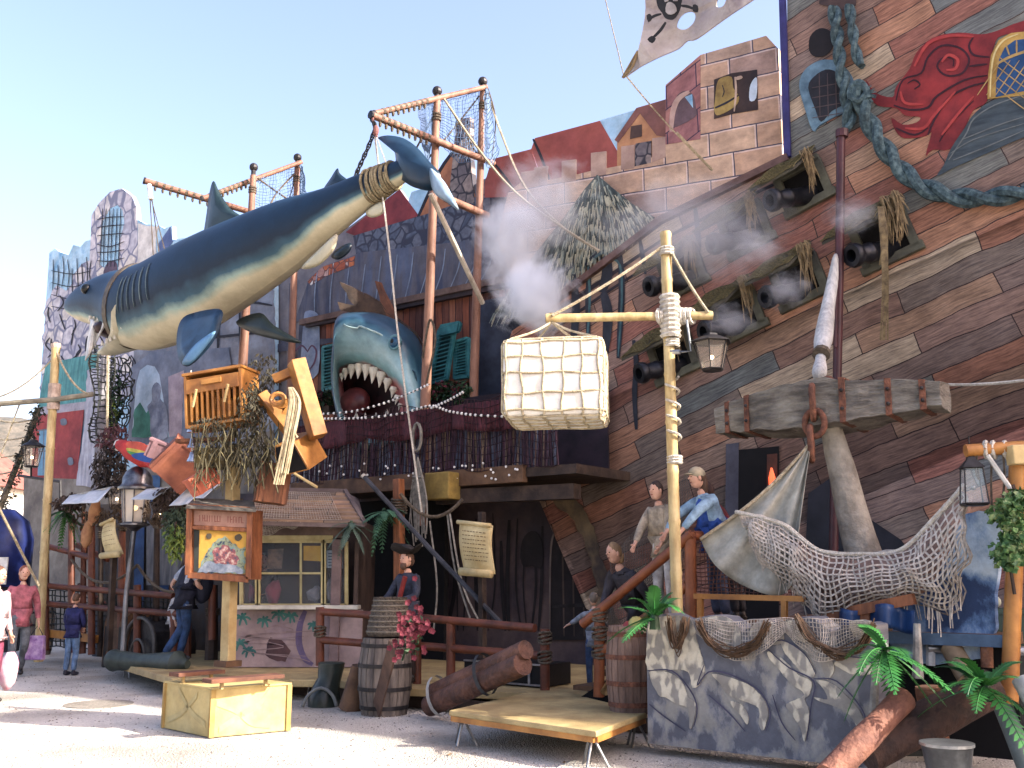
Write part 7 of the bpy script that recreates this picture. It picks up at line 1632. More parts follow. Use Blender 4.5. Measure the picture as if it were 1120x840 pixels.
# diagonal poles, rope hank, orange post
dp = thing('diagonal_spar', 'dark grey spar slanting down across the entrance from the kiosk roof', 'spar', D(398, 521, 10.6)); mb = MB(); mb.tube([D(397, 520, 10.8), D(470, 600, 10.8), D(548, 682, 10.8)], .036, 8); mb.build('spar', mat('slate spar', (74, 76, 84), (50, 52, 58), sc=4), dp, smooth=2)
mb = MB(); mb.tube([D(397, 520, 10.8), D(399, 522, 10.8)], .04, 8); mb.build('end_cap', rope_wh, dp)
op = thing('orange_post', 'short orange post wrapped with rope holding a fern right of the kiosk', 'post', D(437, 600, 11.0)); mb = MB(); mb.beam(D(437, 640, 11.0), D(436, 524, 11.0), .13, .13, U); mb.build('post', wood_or, op, bev=.01)
mb = MB()
for i in range(6): mb.tube([D(436.5, 546+i*3, 11.0)+Vector((math.cos(a)*.11, math.sin(a)*.11, .02*math.sin(a))) for a in [z*.6283 for z in range(11)]], .018, 5, False)
mb.tube(sag(D(438, 540, 10.9), D(506, 546, 11.4), .3), .028, 6); mb.build('rope_wrap', rope_dk, op)
palm_plant('fern', D(420, 560, 10.8), 13, .5, .06, 'green fern hanging right of the kiosk roof', 8, mat('mid fern green', (74, 128, 92), (40, 84, 62), sc=5), (-1.1, .6))
palm_plant('fern', D(384, 574, 10.3), 10, .38, .05, 'small grey green fern at the kiosk roof corner', 9, mat('grey fern green', (90, 116, 100), (56, 80, 70), sc=5), (-.9, .8))
rh = thing('rope_hank', 'long grey rope hank tied to the front mast hanging below the balcony', 'rope', D(457, 520, 11.5)); mb = MB()
mb.tube([D(456, 478, 11.55)+U*math.cos(a)*.09+W*math.sin(a)*.22 for a in [z*.524 for z in range(13)]], .025, 6, False); rr2 = random.Random(2)
for i in range(12): x = 449+i*1.6; mb.tube(catmull([D(457, 500, 11.5), D(x, 545, 11.5), D(x+rr2.uniform(-4, 4), 590+rr2.uniform(-12, 8), 11.5)], 4), .014, 4)
mb.tube([D(452, 522, 11.5), D(462, 522, 11.5)], .03, 6); mb.build('strands', mat('grey rope strands', (150, 144, 130), (104, 100, 92), sc=14), rh)
tb = thing('hanging_line', 'thin grey lines hanging in front of the entrance wall', 'rope', D(500, 600, 11)); mb = MB()
for pts in (((489, 560), (497, 620), (514, 676)), ((492, 562), (506, 640), (530, 690)), ((470, 570), (478, 640), (474, 690))): mb.tube(catmull([D(x, y, 11.3) for x, y in pts], 4), .018, 4)
mb.build('line', mat('grey rope strands', (150, 144, 130)), tb)

# ================================================================ RIGHT: rock parapet, stairs, platform
DP = 8.38
rk = thing('rock_parapet', 'painted grey boulder parapet panel in front of the anchor', 'parapet', P(D(820, 800, DP).dot(U), DP, .1))
rockb = mat('blue mauve painted rock', (116, 112, 120), (58, 60, 76), sc=2.6, c3=(90, 92, 104), bump=.4, rough=.8)
ulx, urx = U_(707, 740, DP), U_(955, 740, DP)
tpx = rag([(707, 692), (709, 680), (716, 673), (728, 671), (740, 677), (752, 680), (762, 676), (775, 673), (790, 675), (802, 684), (812, 691), (820, 686), (832, 677), (845, 682), (858, 679), (872, 675), (888, 675), (900, 684), (910, 692), (920, 686), (935, 683), (948, 681), (957, 684)], .8, 5)[:-40]
tpx = [(707, 692), (709, 680), (716, 673), (728, 671), (740, 677), (752, 680), (762, 676), (775, 673), (790, 675), (802, 684), (812, 691), (820, 686), (832, 677), (845, 682), (858, 679), (872, 675), (888, 675), (900, 684), (910, 692), (920, 686), (935, 683), (948, 681), (957, 684)]
op_ = [D(x, y, DP) for x, y in tpx] + [P(urx, DP, .1), P(ulx, DP, .1)]
rockm = rockmural('painted boulders', (88, 90, 98), (112, 113, 118), (138, 136, 130), 3.4, 1.1); uvr = lambda co: (co.dot(U)*1.0, co.z)
mb = MB(); mb.prism(op_, -N*.35); mb.build('panel', rockm, rk, uvf=uvr)
rlight = mat('pale painted rock face', (176, 168, 148), (96, 94, 96), sc=5.5, c3=(140, 134, 120), bump=.5)
rshade = mat('violet painted shade', (76, 72, 98), (58, 60, 84), sc=3, bump=.1)
Z6 = lambda pts: [(680+.25*x, 620+.25*y) for x, y in pts]
lights = [[(112, 330), (120, 240), (200, 215), (300, 225), (330, 330), (360, 430), (350, 500), (310, 530), (290, 460), (220, 450), (112, 450)],
          [(120, 460), (200, 460), (260, 500), (290, 570), (325, 600), (310, 690), (296, 705), (290, 620), (240, 600), (190, 570), (160, 560)],
          [(370, 225), (440, 215), (500, 250), (525, 330), (480, 370), (420, 350), (370, 320), (400, 270)],
          [(395, 470), (460, 480), (560, 520), (620, 580), (640, 640), (620, 715), (600, 690), (600, 620), (540, 590), (470, 560), (430, 510)],
          [(470, 590), (520, 600), (552, 650), (548, 690), (520, 650)],
          [(580, 250), (630, 228), (700, 280), (705, 330), (640, 340), (560, 300)],
          [(640, 370), (700, 400), (770, 470), (830, 500), (820, 560), (800, 580), (820, 640), (800, 765), (780, 700), (740, 640), (720, 600), (800, 560), (740, 510), (680, 440), (645, 400)],
          [(700, 320), (790, 370), (840, 440), (840, 480), (800, 480), (760, 430), (710, 370)],
          [(870, 400), (910, 395), (930, 450), (900, 495), (880, 450)], [(930, 420), (1000, 390), (1080, 410), (1085, 470), (1010, 470), (950, 440)],
          [(850, 495), (920, 510), (990, 570), (1040, 630), (1060, 690), (1040, 720), (1000, 650), (930, 610), (870, 590), (840, 570), (900, 580), (880, 530)],
          [(720, 240), (790, 235), (830, 280), (850, 340), (790, 330), (740, 290)], [(930, 300), (950, 360), (990, 360), (960, 400), (900, 380), (900, 330)], [(1000, 240), (1090, 235), (1090, 300), (1050, 330), (1010, 290)]]
rockl = rockmural('pale painted boulders', (134, 130, 122), (162, 156, 142), (192, 185, 165), 9, .6)
for i, p in enumerate(lights):
    mb = MB(); q3 = [D(x, y, DP-.012) for x, y in rag(cm2(Z6(p), 3), .5, 3, i)]; mb.prism(q3, -N*.012)
    mb.build('painted_boulder', rockl, rk, uvf=uvr)
strokes('painted_crack', [(Z6(p), 1.6) for p in ([(112, 455), (220, 455), (300, 540), (330, 620), (315, 700)], [(360, 430), (330, 520), (380, 460), (470, 470), (600, 540), (650, 640), (630, 720)], [(640, 360), (730, 440), (840, 500), (830, 600), (810, 760)], [(840, 490), (940, 500), (1050, 620), (1070, 700)], [(380, 560), (470, 640), (540, 720)], [(530, 330), (620, 350), (700, 320), (800, 380), (850, 470)], [(860, 400), (940, 390), (1080, 400)], [(660, 560), (700, 680), (760, 760)], [(120, 600), (180, 650), (280, 720)])], DP-.016, rshade, rk)
gn = thing('net_garland', 'pale net garland with brown seaweed swags draped over the rock parapet', 'net', D(820, 690, DP-.1)); mb = MB()
def gar(a, b):
    x = 762+190*a; y0 = 676+ (30*math.sin(math.pi*((a*1.9) % 1)) if a < .97 else 5); return D(x, 678+b*(14+30*abs(math.sin(math.pi*a*2.0))), DP-.05-.04*math.sin(a*20))
net(mb, gar, 64, 10, .0045, su=1, wob=.03); mb.build('mesh', net_pale, gn)
weedm = mat('brown seaweed swag', (118, 88, 60), (78, 58, 42), sc=16)
for k, pts in enumerate(([(764, 680), (775, 700), (800, 714), (825, 704), (840, 682)], [(872, 676), (888, 700), (915, 715), (940, 708), (956, 684)], [(733, 676), (736, 695), (742, 706), (748, 690), (750, 678)])):
    mb = MB(); cp = catmull([D(x, y, DP-.1) for x, y in pts], 5); rs_ = random.Random(k)
    for i in range(22): o = Vector((rs_.gauss(0, .014), rs_.gauss(0, .014), rs_.gauss(0, .022))); mb.tube([p+o+Vector((0, 0, .02*math.sin(j*.7+i))) for j, p in enumerate(cp)], .006, 3)
    mb.build('seaweed_swag', weedm, gn)
# upper platform and stairs
zP = 1.12
up = thing('upper_platform', 'raised boarding platform with blue edge behind the rock parapet', 'platform', P(-2.4, 10.5, zP))
u0p, u1p = U_(752, 660, 9.3), U_(1100, 660, 9.3)
mb = MB(); ubox(mb, (u0p+u1p)/2, 11.2, zP-.1, zP, u1p-u0p, 3.9); mb.build('floor', wood_mid, up)
mb = MB(); mb.beam(P(u0p, 9.22, zP-.05), P(u1p, 9.22, zP-.05), .04, .1); mb.build('blue_edge', mat('blue grey edge', (90, 118, 146), (66, 90, 116), sc=4), up)
mb = MB(); ubox(mb, (u0p+u1p)/2, 9.5, .1, zP-.1, u1p-u0p, .08); mb.build('skirt', black_m, up)
stp = thing('stairs', 'short timber stairs climbing from the deck to the upper platform', 'stairs', P(U_(650, 760, 9.9), 9.9, .27))
us0, us1 = U_(655, 760, 9.9), u0p
for i in range(5):
    f = (i+1)/5; mb = MB(); ubox(mb, us0+(us1-us0)*(i+.5)/5, 10.0, zP*f*.98-.05+.27*(1-f), zP*f*.98+.27*(1-f), (us1-us0)/5+.03, 1.2); mb.build('tread', wood_mid, stp)
mb = MB(); mb.prism([P(us0, 9.4, .27), P(us1, 9.4, .27), P(us1, 9.4, zP)], -N*.04); mb.build('stringer', black_m, stp)
wood_br = mat('bright orange brown rail', (156, 84, 44), (116, 58, 32), sc=3, rough=.45)
rail('stair_railing', 'orange brown stair handrail climbing right from the rope tied post to the platform', [(D(655, 762, 9.3), D(656, 668, 9.3)), (D(756, 690, 9.3), D(755, 582, 9.3))],
     [(D(637, 683, 9.28), D(757, 584, 9.28)), (D(655, 716, 9.3), D(752, 640, 9.3)), (D(752, 586, 9.3), D(850, 586, 10.6))], wood_br, .052, wrap=(D(656, 672, 9.3), D(656, 692, 9.3), D(656, 712, 9.3)))
pbn = thing('platform_bench', 'low orange bench rail with two legs behind the rock parapet', 'bench', D(815, 675, 9.0))
mb = MB(); mb.beam(D(760, 652, 9.05), D(880, 655, 9.05), .06, .05); mb.build('bar', wood_gold, pbn)
for x in (858, 766): mb = MB(); mb.beam(D(x, 652, 9.05), D(x, 684, 9.05), .05, .05, U); mb.build('leg', wood_gold, pbn)
mb = MB(); mb.beam(D(905, 674, 9.0), D(1000, 655, 9.0), .09, .09); mb.beam(D(947, 668, 9.02), D(948, 690, 9.02), .08, .08, U); tag(mb.build('timber_brace', wood_or), 'orange timber brace under the hanging fishing net', 'timber')
sn = thing('safety_net', 'dark red safety net behind the platform railing', 'net', D(800, 650, 9.4)); mb = MB(); net(mb, lambda a, b: D(762+108*a, 594+58*b, 9.4+.05*math.sin(a*7)), 24, 13, .006, su=1, wob=.02); mb.build('mesh', mat('dull red twine', (130, 84, 72), sc=12), sn)
sn2 = thing('stair_net', 'grey veil net stretched beside the stairs against the hull', 'net', D(700, 600, 10.4)); mb = MB(); net(mb, lambda a, b: D(668+86*a, 590+(20-95*a)+90*b, 10.6), 34, 30, .004, su=1, wob=.02); mb.build('mesh', mat('veil twine', (120, 112, 104), sc=12), sn2)
bt2 = barrel('pinkish barrel at the right foot of the stairs with fruit on its lid', D(690, 779, 8.75)*1.0, .82, .2, bm2)
for c, r, col in (((688, 687), .07, (176, 60, 52)), ((696, 683), .08, (190, 178, 90)), ((702, 690), .06, (206, 190, 150))):
    t = MB(); p = D(c[0], c[1], 8.72); t.ell(p, r); o = t.build('model_fruit', mat('fruit %d' % col[0], col, sc=4, rough=.4), None, smooth=True); tag(o, {176: 'red model fruit on the right barrel lid', 190: 'yellow green model fruit on the right barrel lid', 206: 'pale model fruit against the rock parapet edge'}[col[0]], 'fruit', 'fruit on the barrel lid')
dc = thing('draped_sack', 'tan sackcloth trailing from the right barrel down onto the deck', 'cloth', D(668, 750, 8.8)); mb = MB(); mb.sheet(lambda a, b: D(678+14*a-22*b*b*(1-a*.4), 694+62*b+5*math.sin(a*6), 8.62-.06*math.sin(a*9+b*3)), 12, 16, -N*.015); mb.build('cloth', mat('tan sackcloth', (164, 132, 88), (120, 94, 62), sc=12, bump=.5), dc, smooth=True)
# blue rock panel, tarp, pergola
sr_ = thing('blue_rock_panel', 'blue and white painted rock panel behind the anchor net at right', 'panel', D(1035, 700, 9.25))
ro = [(975, 720), (985, 672), (1000, 655), (1020, 640), (1040, 600), (1056, 562), (1084, 561), (1093, 570), (1095, 600), (1088, 650), (1078, 720)]
mb = MB(); mb.prism([D(x, y, 9.35) for x, y in rag(cm2(ro, 2), .7, 5)], -N*.12); mb.build('panel', rockmural('blue painted boulders', (44, 64, 100), (92, 122, 162), (190, 208, 222), 1.5), sr_, uvf=lambda co: (co.dot(U), co.z))
bt_ = thing('blue_tarp', 'bright blue tarpaulin folded behind the palm plant beside the parapet', 'tarp', D(950, 690, 8.9)); mb = MB(); mb.sheet(lambda a, b: D(918+82*a, 664+26*b+4*math.sin(a*8), 8.95-.08*math.sin(a*13)), 20, 5, -N*.02); mb.build('cloth', mat('blue tarp', (40, 80, 140), (26, 54, 100), sc=3, rough=.4), bt_, smooth=True)
pg = thing('pergola', 'golden timber pergola post and beams at the right edge', 'pergola', Y(1106, 760, 8.4))
mb = MB(); mb.tube([Y(1104, 770, 8.4), Y(1110, 600, 8.4), Y(1114, 484, 8.4)], .068, 12); mb.build('post', wood_gold, pg, smooth=2)
mb = MB(); mb.tube([Y(1056, 493, 8.4), Y(1150, 487, 8.35)], .055, 10); mb.build('beam', wood_gold, pg, smooth=2)
mb = MB(); mb.beam(Y(1104, 498, 8.3), Y(1160, 496, 8.3), .14, .16); mb.build('side_beam', wood_pale, pg, bev=.01)
mb = MB()
for x in (1079, 1087, 1100): mb.tube([Y(x, 492, 8.4)+(N*math.cos(a)+W*math.sin(a))*.068 for a in [z*.6283 for z in range(11)]], .02, 5, False)
mb.build('lashing', rope_wh, pg)
mb = MB(); mb.tube([Y(1080, 498, 8.35), Y(1107, 537, 8.35)], .02, 6); mb.build('white_brace', white_m, pg)
for x0 in (1068, 1085, 1097):
    mb = MB(); mb.tube(catmull([Y(x0, 496, 8.38), Y(x0+rd.uniform(-3, 3), 525, 8.38), Y(x0+rd.uniform(-4, 4), 570 if x0 > 1080 else 512, 8.38)], 3), .01, 4); mb.build('cord', rope_dk, pg)
lantern(Y(1066, 551, 8.4), .3, .1, .13, 'open square lantern hanging from the golden pergola beam', 4, iron, hook=.16, gm=glassmat('clear glass', (190, 206, 210), .18), glowm=steel, rot=.6)
iv_ = thing('ivy', 'variegated ivy climbing the golden pergola post', 'ivy', Y(1110, 600, 8.3)); mb = MB()
for x, y, rx, rz in ((1103, 560, .15, .14), (1112, 590, .13, .2), (1102, 604, .1, .13), (1114, 545, .1, .08)): leaves(mb, Y(x, y, 8.2), (rx, .14, rz), 260, .06, x, hang=.3, flat=.9)
mb.build('leaves', mat('variegated ivy leaf', (150, 168, 110), (44, 84, 44), sc=14, c3=(80, 124, 60)), iv_)
mb = MB(); mb.tube(catmull([Y(1108, 530, 8.3), Y(1114, 560, 8.28), Y(1104, 600, 8.3), Y(1110, 650, 8.3)], 4), .015, 5); mb.build('vine', wood_dk, iv_)
# plants, logs, junk bottom right
palm_plant('palm_plant', D(716, 676, 8.15), 11, .5, .055, 'bright green palm on the left end of the rock parapet', 2, mat('bright palm green', (58, 132, 52), (30, 92, 40), sc=4, rough=.35), (-.1, 1.2))
palm_plant('palm_plant', D(968, 712, 8.0), 15, .44, .055, 'bright green palm standing between the rock parapet and the logs', 4, mat('bright palm green', (70, 168, 56)), (-.9, 1.3))
palm_plant('palm_plant', Y(1078, 752, 7.7), 16, .5, .06, 'large green palm plant on the logs at the bottom right', 6, mat('bright palm green', (70, 168, 56)), (-.4, 1.2))
def log(a, b, r, label, m=brn, cut=True):
    t = thing('log', label, 'log', a); n = 8; mb = MB(); pts = [a.lerp(b, i/n) for i in range(n+1)]
    mb.tube([p+Vector((noise.noise(p*2), noise.noise(p*2+W*4), 0))*r*.15 for p in pts], [r*(1+.1*noise.noise(p*3)) for p in pts], 16); mb.build('log', m, t, smooth=2)
    d = (b-a).normalized(); mb = MB(); mb.tube([b, b+d*.012], r*.9, 14); mb.build('cut_end', mat('tan cut end', (180, 134, 96), (150, 104, 72), sc=6), t)
    mb = MB(); mb.ell(a.lerp(b, .45)+W*r*.9, (r*.3, r*.3, r*.25)); mb.build('knot', m, t)
    return t
log(Y(905, 850, 7.5), Y(988, 764, 8.0), .1, 'reddish thin log rising in front of the rock parapet corner', mat('reddish log', (150, 96, 74), (110, 68, 56), sc=6, bump=1.0, bsc=18))
log(Y(945, 824, 8.0), Y(1085, 752, 8.2), .15, 'thick dark log lying below the large palm plant', mat('dark log', (92, 64, 52), (56, 42, 38), sc=6, bump=1.0, bsc=18))
log(Y(1024, 815, 8.3), Y(1014, 752, 8.3), .1, 'short brown stump standing behind the thick dark log', mat('warm stump', (160, 104, 70), (110, 70, 50), sc=6, bump=1.0, bsc=18))
log(Y(1060, 742, 8.6), Y(1040, 708, 8.8), .09, 'pale log end lying on the steel pipe', mat('pale log', (176, 150, 112), (136, 112, 84), sc=4))
log(Y(1080, 730, 8.6), Y(1079, 700, 8.6), .05, 'thin stake end sticking up beside the pale log', mat('warm stump', (160, 104, 70)))
log(Y(1098, 775, 7.6), Y(1128, 850, 7.3), .07, 'grey pole leaning into the bottom right corner', mat('grey green pole', (110, 120, 116), (76, 86, 84), sc=4))
log(Y(1118, 742, 7.6), Y(1150, 800, 7.4), .08, 'pale grey pole at the right edge above the grey pole', mat('pale pole', (196, 196, 190), (150, 152, 150), sc=4))
pr = thing('steel_pipe', 'horizontal steel pipe rail behind the logs at right', 'pipe', Y(1015, 708, 8.9)); mb = MB(); mb.tube([Y(1014, 709, 8.9), Y(1140, 713, 8.8)], .045, 10); mb.build('pipe', steel, pr, smooth=2); mb = MB(); mb.tube([Y(1018, 700, 8.9), Y(1018, 728, 8.9)], .04, 8); mb.build('upright', white_m, pr)
wp = thing('white_pillar', 'pale birch stake behind the middle palm plant', 'stake', Y(1002, 740, 8.6)); mb = MB(); mb.tube([Y(1004, 742, 8.6), Y(1003, 682, 8.6)], [.05, .03], 8); mb.build('stake', mat('pale birch', (180, 176, 164), (120, 116, 108), sc=8), wp); mb = MB(); mb.tube([Y(955, 790, 8.2), Y(958, 730, 8.2)], [.04, .03], 8); mb.build('side_stake', mat('pale birch', (180, 176, 164)), wp)
bkt = thing('metal_bucket', 'dark metal bucket standing at the bottom right below the logs', 'bucket', Y(1042, 860, 7.4)); q = Y(1040, 870, 7.3); mb = MB(); mb.lathe(q, [(0, .12), (.32, .17), (.34, .175), (.34, .165), (.05, .12)], 20); mb.build('body', mat('dark tin', (96, 100, 104), (60, 62, 66), sc=4, rough=.35, metal=.6), bkt, smooth=2); mb = MB(); mb.lathe(q+W*.33, [(0, .175), (0, .182), (.02, .182), (.02, .17)], 20); mb.build('rim', steel, bkt)
mb = MB(); mb.ell(q+W*.3+Vector((.05, -.05, 0)), (.05, .05, .03)); mb.build('content', mat('tan scrap', (170, 140, 90), sc=5), bkt)
gb = thing('green_bin', 'dark green box behind the pergola post', 'box', Y(1095, 715, 9.2)); mb = MB(); mb.box(Y(1098, 688, 9.2), .42, .4, .34); mb.build('body', mat('bottle green', (44, 74, 66), (30, 52, 48), sc=4), gb, bev=.015); mb = MB(); mb.box(Y(1098, 668, 9.2), .46, .44, .04); mb.build('lid', mat('bottle green', (44, 74, 66)), gb); mb = MB(); mb.ell(Y(1085, 658, 9.0), (.08, .07, .06)); mb.build('knob', mat('stone knob', (160, 164, 140), sc=6), gb, smooth=True)
dkb = thing('dark_backing', 'dark boards closing the space behind the logs at right', 'boards', Y(1040, 780, 9.6)); mb = MB(); mb.box(Y(1050, 770, 9.5)+Vector((.2, 0, 0)), 2.4, .06, 1.6); mb.build('boards', mat('dark green boards', (48, 58, 56), (28, 34, 36), sc=2), dkb)
# ================================================================ PEOPLE
skin_c = mat('skin', (214, 164, 136), (196, 140, 114), sc=8, rough=.5, bump=.02)
lip_m = mat('lip', (170, 96, 88), sc=5); eye_m = mat('eye dark', (40, 30, 26), sc=5, rough=.2, bump=0)
def skinmesh(nodes, edges, root):
    names = list(nodes); me = bpy.data.meshes.new('tmp'); me.from_pydata([tuple(nodes[n][0]) for n in names], [(names.index(a), names.index(b)) for a, b in edges], [])
    o = bpy.data.objects.new('tmp', me); C.objects.link(o)
    o.modifiers.new('s', 'SKIN'); sv = me.skin_vertices[0].data
    for i, n in enumerate(names):
        r = nodes[n][1]; sv[i].radius = (r, r) if not isinstance(r, tuple) else r; sv[i].use_root = (n == root)
    sd_ = o.modifiers.new('d', 'SUBSURF'); sd_.levels = 1; sd_.render_levels = 1
    bpy.context.view_layer.update(); dg = bpy.context.evaluated_depsgraph_get(); dg.update()
    res = bpy.data.meshes.new_from_object(o.evaluated_get(dg)); mb = MB(); mb.add([v.co.copy() for v in res.vertices], [tuple(p.vertices) for p in res.polygons])
    bpy.data.objects.remove(o); bpy.data.meshes.remove(res); return mb
def person(label, base, head, H, top, bottom, hair, pose=None, vest=None, shoes=(60, 54, 50), hairlong=0, hat=None, sleeves='long', group=None, name='person', cat='person', skinm=None, lean=0, side=0, beard=False, headturn=0, sash=None):
    pose = pose or {}; k = H/1.75; h2 = Vector((head[0], head[1], 0)).normalized(); rt = Vector((h2.y, -h2.x, 0)); B = Vector(base)
    def T(p):
        x, y, z = p; 
        if z > .93: y += lean*(z-.93); x += side*(z-.93); z = .93+(z-.93)*(1-.18*abs(lean))
        return B + (rt*x + h2*y + W*z)*k
    J = {'pelvis': (0, 0, .95), 'waist': (0, 0, 1.08), 'chest': (0, 0, 1.28), 'neck': (0, .0, 1.46), 'head0': (0, .015, 1.54)}
    for s, n in ((1, 'R'), (-1, 'L')):
        J['sh'+n] = (.17*s, 0, 1.4); J['el'+n] = (.23*s, -.02, 1.13); J['wr'+n] = (.25*s, .06, .89); J['hip'+n] = (.09*s, 0, .9); J['kn'+n] = (.1*s, .02, .49); J['an'+n] = (.1*s, -.02, .09)
    J.update(pose); P_ = {n: T(v) for n, v in J.items()}
    t = thing(name, label, cat, B, group); sk_ = skinm or skin_c
    R = {'pelvis': .085, 'waist': .08, 'chest': .085, 'neck': .055, 'head0': .055}
    nodes = {n: (P_[n], R[n]*k) for n in R}; edges = [('pelvis', 'waist'), ('waist', 'chest'), ('chest', 'neck'), ('neck', 'head0')]
    for n, s in (('R', 1), ('L', -1)):
        nodes['sh'+n] = (P_['sh'+n], .045*k); nodes['el'+n] = (P_['el'+n], .04*k); nodes['wr'+n] = (P_['wr'+n], .026*k)
        dr = (P_['wr'+n]-P_['el'+n]).normalized(); sdv = dr.cross(h2); sdv = sdv.normalized() if sdv.length > .2 else rt.copy(); fw = sdv.cross(dr).normalized()
        pm = P_['wr'+n]+dr*.055*k; nodes['pm'+n] = (pm, (.034*k, .018*k)); edges += [('chest', 'sh'+n), ('sh'+n, 'el'+n), ('el'+n, 'wr'+n), ('wr'+n, 'pm'+n)]
        for f in range(4):
            o = fw*(.024-.016*f)*k; a = pm+dr*.04*k+o; b = a+dr*(.045, .052, .048, .038)[f]*k+sdv*.01*k; nodes['f%d%s' % (f, n)] = (a, .0085*k); nodes['g%d%s' % (f, n)] = (b, .0075*k); edges += [('pm'+n, 'f%d%s' % (f, n)), ('f%d%s' % (f, n), 'g%d%s' % (f, n))]
        a = pm+fw*.036*k-dr*.01*k; b = a+fw*.018*k+dr*.035*k; nodes['t0'+n] = (a, .01*k); nodes['t1'+n] = (b, .008*k); edges += [('pm'+n, 't0'+n), ('t0'+n, 't1'+n)]
        nodes['hip'+n] = (P_['hip'+n], .075*k); nodes['kn'+n] = (P_['kn'+n], .05*k); nodes['an'+n] = (P_['an'+n], .036*k); edges += [('pelvis', 'hip'+n), ('hip'+n, 'kn'+n), ('kn'+n, 'an'+n)]
    mb = skinmesh(nodes, edges, 'pelvis')
    ht = Matrix.Rotation(headturn, 3, 'Z') @ h2; hr_ = Vector((ht.y, -ht.x, 0)); up = (W*.97+h2*lean*.35).normalized(); HR = Matrix((hr_, ht, up)).transposed()
    hc = P_['head0']+(up*.115+ht*.02)*k
    mb.ell(hc, (.074*k, .092*k, .112*k), HR, 14, 10); mb.ell(hc+ht*.02*k-up*.065*k, (.052*k, .06*k, .05*k), HR, 10, 6)
    mb.lathe(hc+ht*.082*k+up*.0*k, [(0, .018*k), (.02*k, .014*k), (.032*k, .004*k)], 6, ht-up*.3)
    for s in (-1, 1): mb.ell(hc+hr_*s*.076*k-up*.005*k, (.012*k, .022*k, .032*k), HR, 6, 5)
    mb.build('body', sk_, t, smooth=True)
    mb = MB()
    for s in (-1, 1): mb.ell(hc+hr_*s*.03*k+ht*.083*k+up*.012*k, (.011*k, .006*k, .007*k), HR, 6, 4)
    mb.build('eyes', eye_m, t); mb = MB(); mb.ell(hc+ht*.086*k-up*.052*k, (.024*k, .008*k, .007*k), HR, 8, 4); mb.build('mouth', lip_m, t)
    mh_ = mat('hair %s' % (hair,), hair, sc=14, st=(1, 1, .3), bump=.5, rough=.6)
    mb = MB(); mb.ell(hc-ht*.02*k+up*.025*k, (.083*k, .092*k, .108*k), HR, 14, 9, jit=.12, seed=int(hc.x*10))
    if hairlong: mb.ell(hc-ht*.075*k-up*.07*k*hairlong, (.07*k, .045*k, .13*k*hairlong), HR, 12, 8, jit=.2, seed=3)
    mb.build('hair', mh_, t, smooth=True)
    if beard: mb = MB(); mb.ell(hc+ht*.055*k-up*.09*k, (.055*k, .04*k, .06*k), HR, 10, 6, jit=.3); mb.build('beard', mh_, t, smooth=True)
    def cloth(nm, c, nodes_, edges_, rootn): return skinmesh(nodes_, edges_, rootn).build(nm, mat('cloth %s' % (c,), c, tuple(int(x*.68) for x in c), sc=9, bump=1.0, bsc=11), t, smooth=True)
    nd = {'hem': (P_['pelvis']-W*.1*k, (.165*k, .13*k)), 'pelvis': (P_['pelvis'], (.16*k, .122*k)), 'waist': (P_['waist'], (.15*k, .115*k)), 'chest': (P_['chest'], (.175*k, .125*k)), 'neck': (P_['neck'].lerp(P_['head0'], .45), .062*k)}; ed_ = [('hem', 'pelvis'), ('pelvis', 'waist'), ('waist', 'chest'), ('chest', 'neck')]
    for n in 'RL':
        nd['sh'+n] = (P_['sh'+n], .078*k); nd['el'+n] = (P_['el'+n] if sleeves == 'long' else P_['sh'+n].lerp(P_['el'+n], .75), .058*k); ed_ += [('chest', 'sh'+n), ('sh'+n, 'el'+n)]
        if sleeves == 'long': nd['wr'+n] = (P_['el'+n].lerp(P_['wr'+n], .93), .043*k); ed_.append(('el'+n, 'wr'+n))
    cloth('top', top, nd, ed_, 'pelvis')
    if vest: cloth('vest', vest, {'hem': (P_['pelvis']-W*.12*k, (.18*k, .15*k)), 'pelvis': (P_['pelvis'], (.185*k, .15*k)), 'waist': (P_['waist'], (.185*k, .15*k)), 'chest': (P_['chest'], (.205*k, .16*k)), 'neck': (P_['neck']+W*.03*k, .085*k)}, [('hem', 'pelvis'), ('pelvis', 'waist'), ('waist', 'chest'), ('chest', 'neck')], 'pelvis')
    nd = {'waist': (P_['pelvis']+W*.1*k, (.14*k, .105*k)), 'pelvis': (P_['pelvis']-W*.03*k, (.155*k, .125*k))}; ed_ = [('waist', 'pelvis')]
    for n in 'RL':
        nd['hip'+n] = (P_['hip'+n]-W*.06*k, .098*k); nd['kn'+n] = (P_['kn'+n], .07*k); nd['an'+n] = (P_['an'+n]+W*.01*k, .06*k); ed_ += [('pelvis', 'hip'+n), ('hip'+n, 'kn'+n), ('kn'+n, 'an'+n)]
    cloth('trousers', bottom, nd, ed_, 'pelvis')
    sm_ = mat('shoe %s' % (shoes,), shoes, sc=6, rough=.5)
    for n in 'RL':
        a = P_['an'+n]; mb = MB(); mb.ell(Vector((a.x, a.y, a.z-.045*k))+h2*.06*k, (.045*k, .125*k, .045*k), Matrix((rt, h2, W)).transposed(), 12, 7); mb.ell(a-W*.01*k, (.045*k, .05*k, .05*k)); mb.build('shoe', sm_, t, smooth=True)
    if hat == 'cap':
        mb = MB(); mb.ell(hc+up*.05*k-ht*.01*k, (.09*k, .1*k, .085*k), HR, 12, 8); mb.ell(hc+up*.045*k+ht*.09*k, (.06*k, .06*k, .01*k), HR, 10, 5); mb.build('cap', mat('beige cap', (178, 164, 134), sc=6), t, smooth=True)
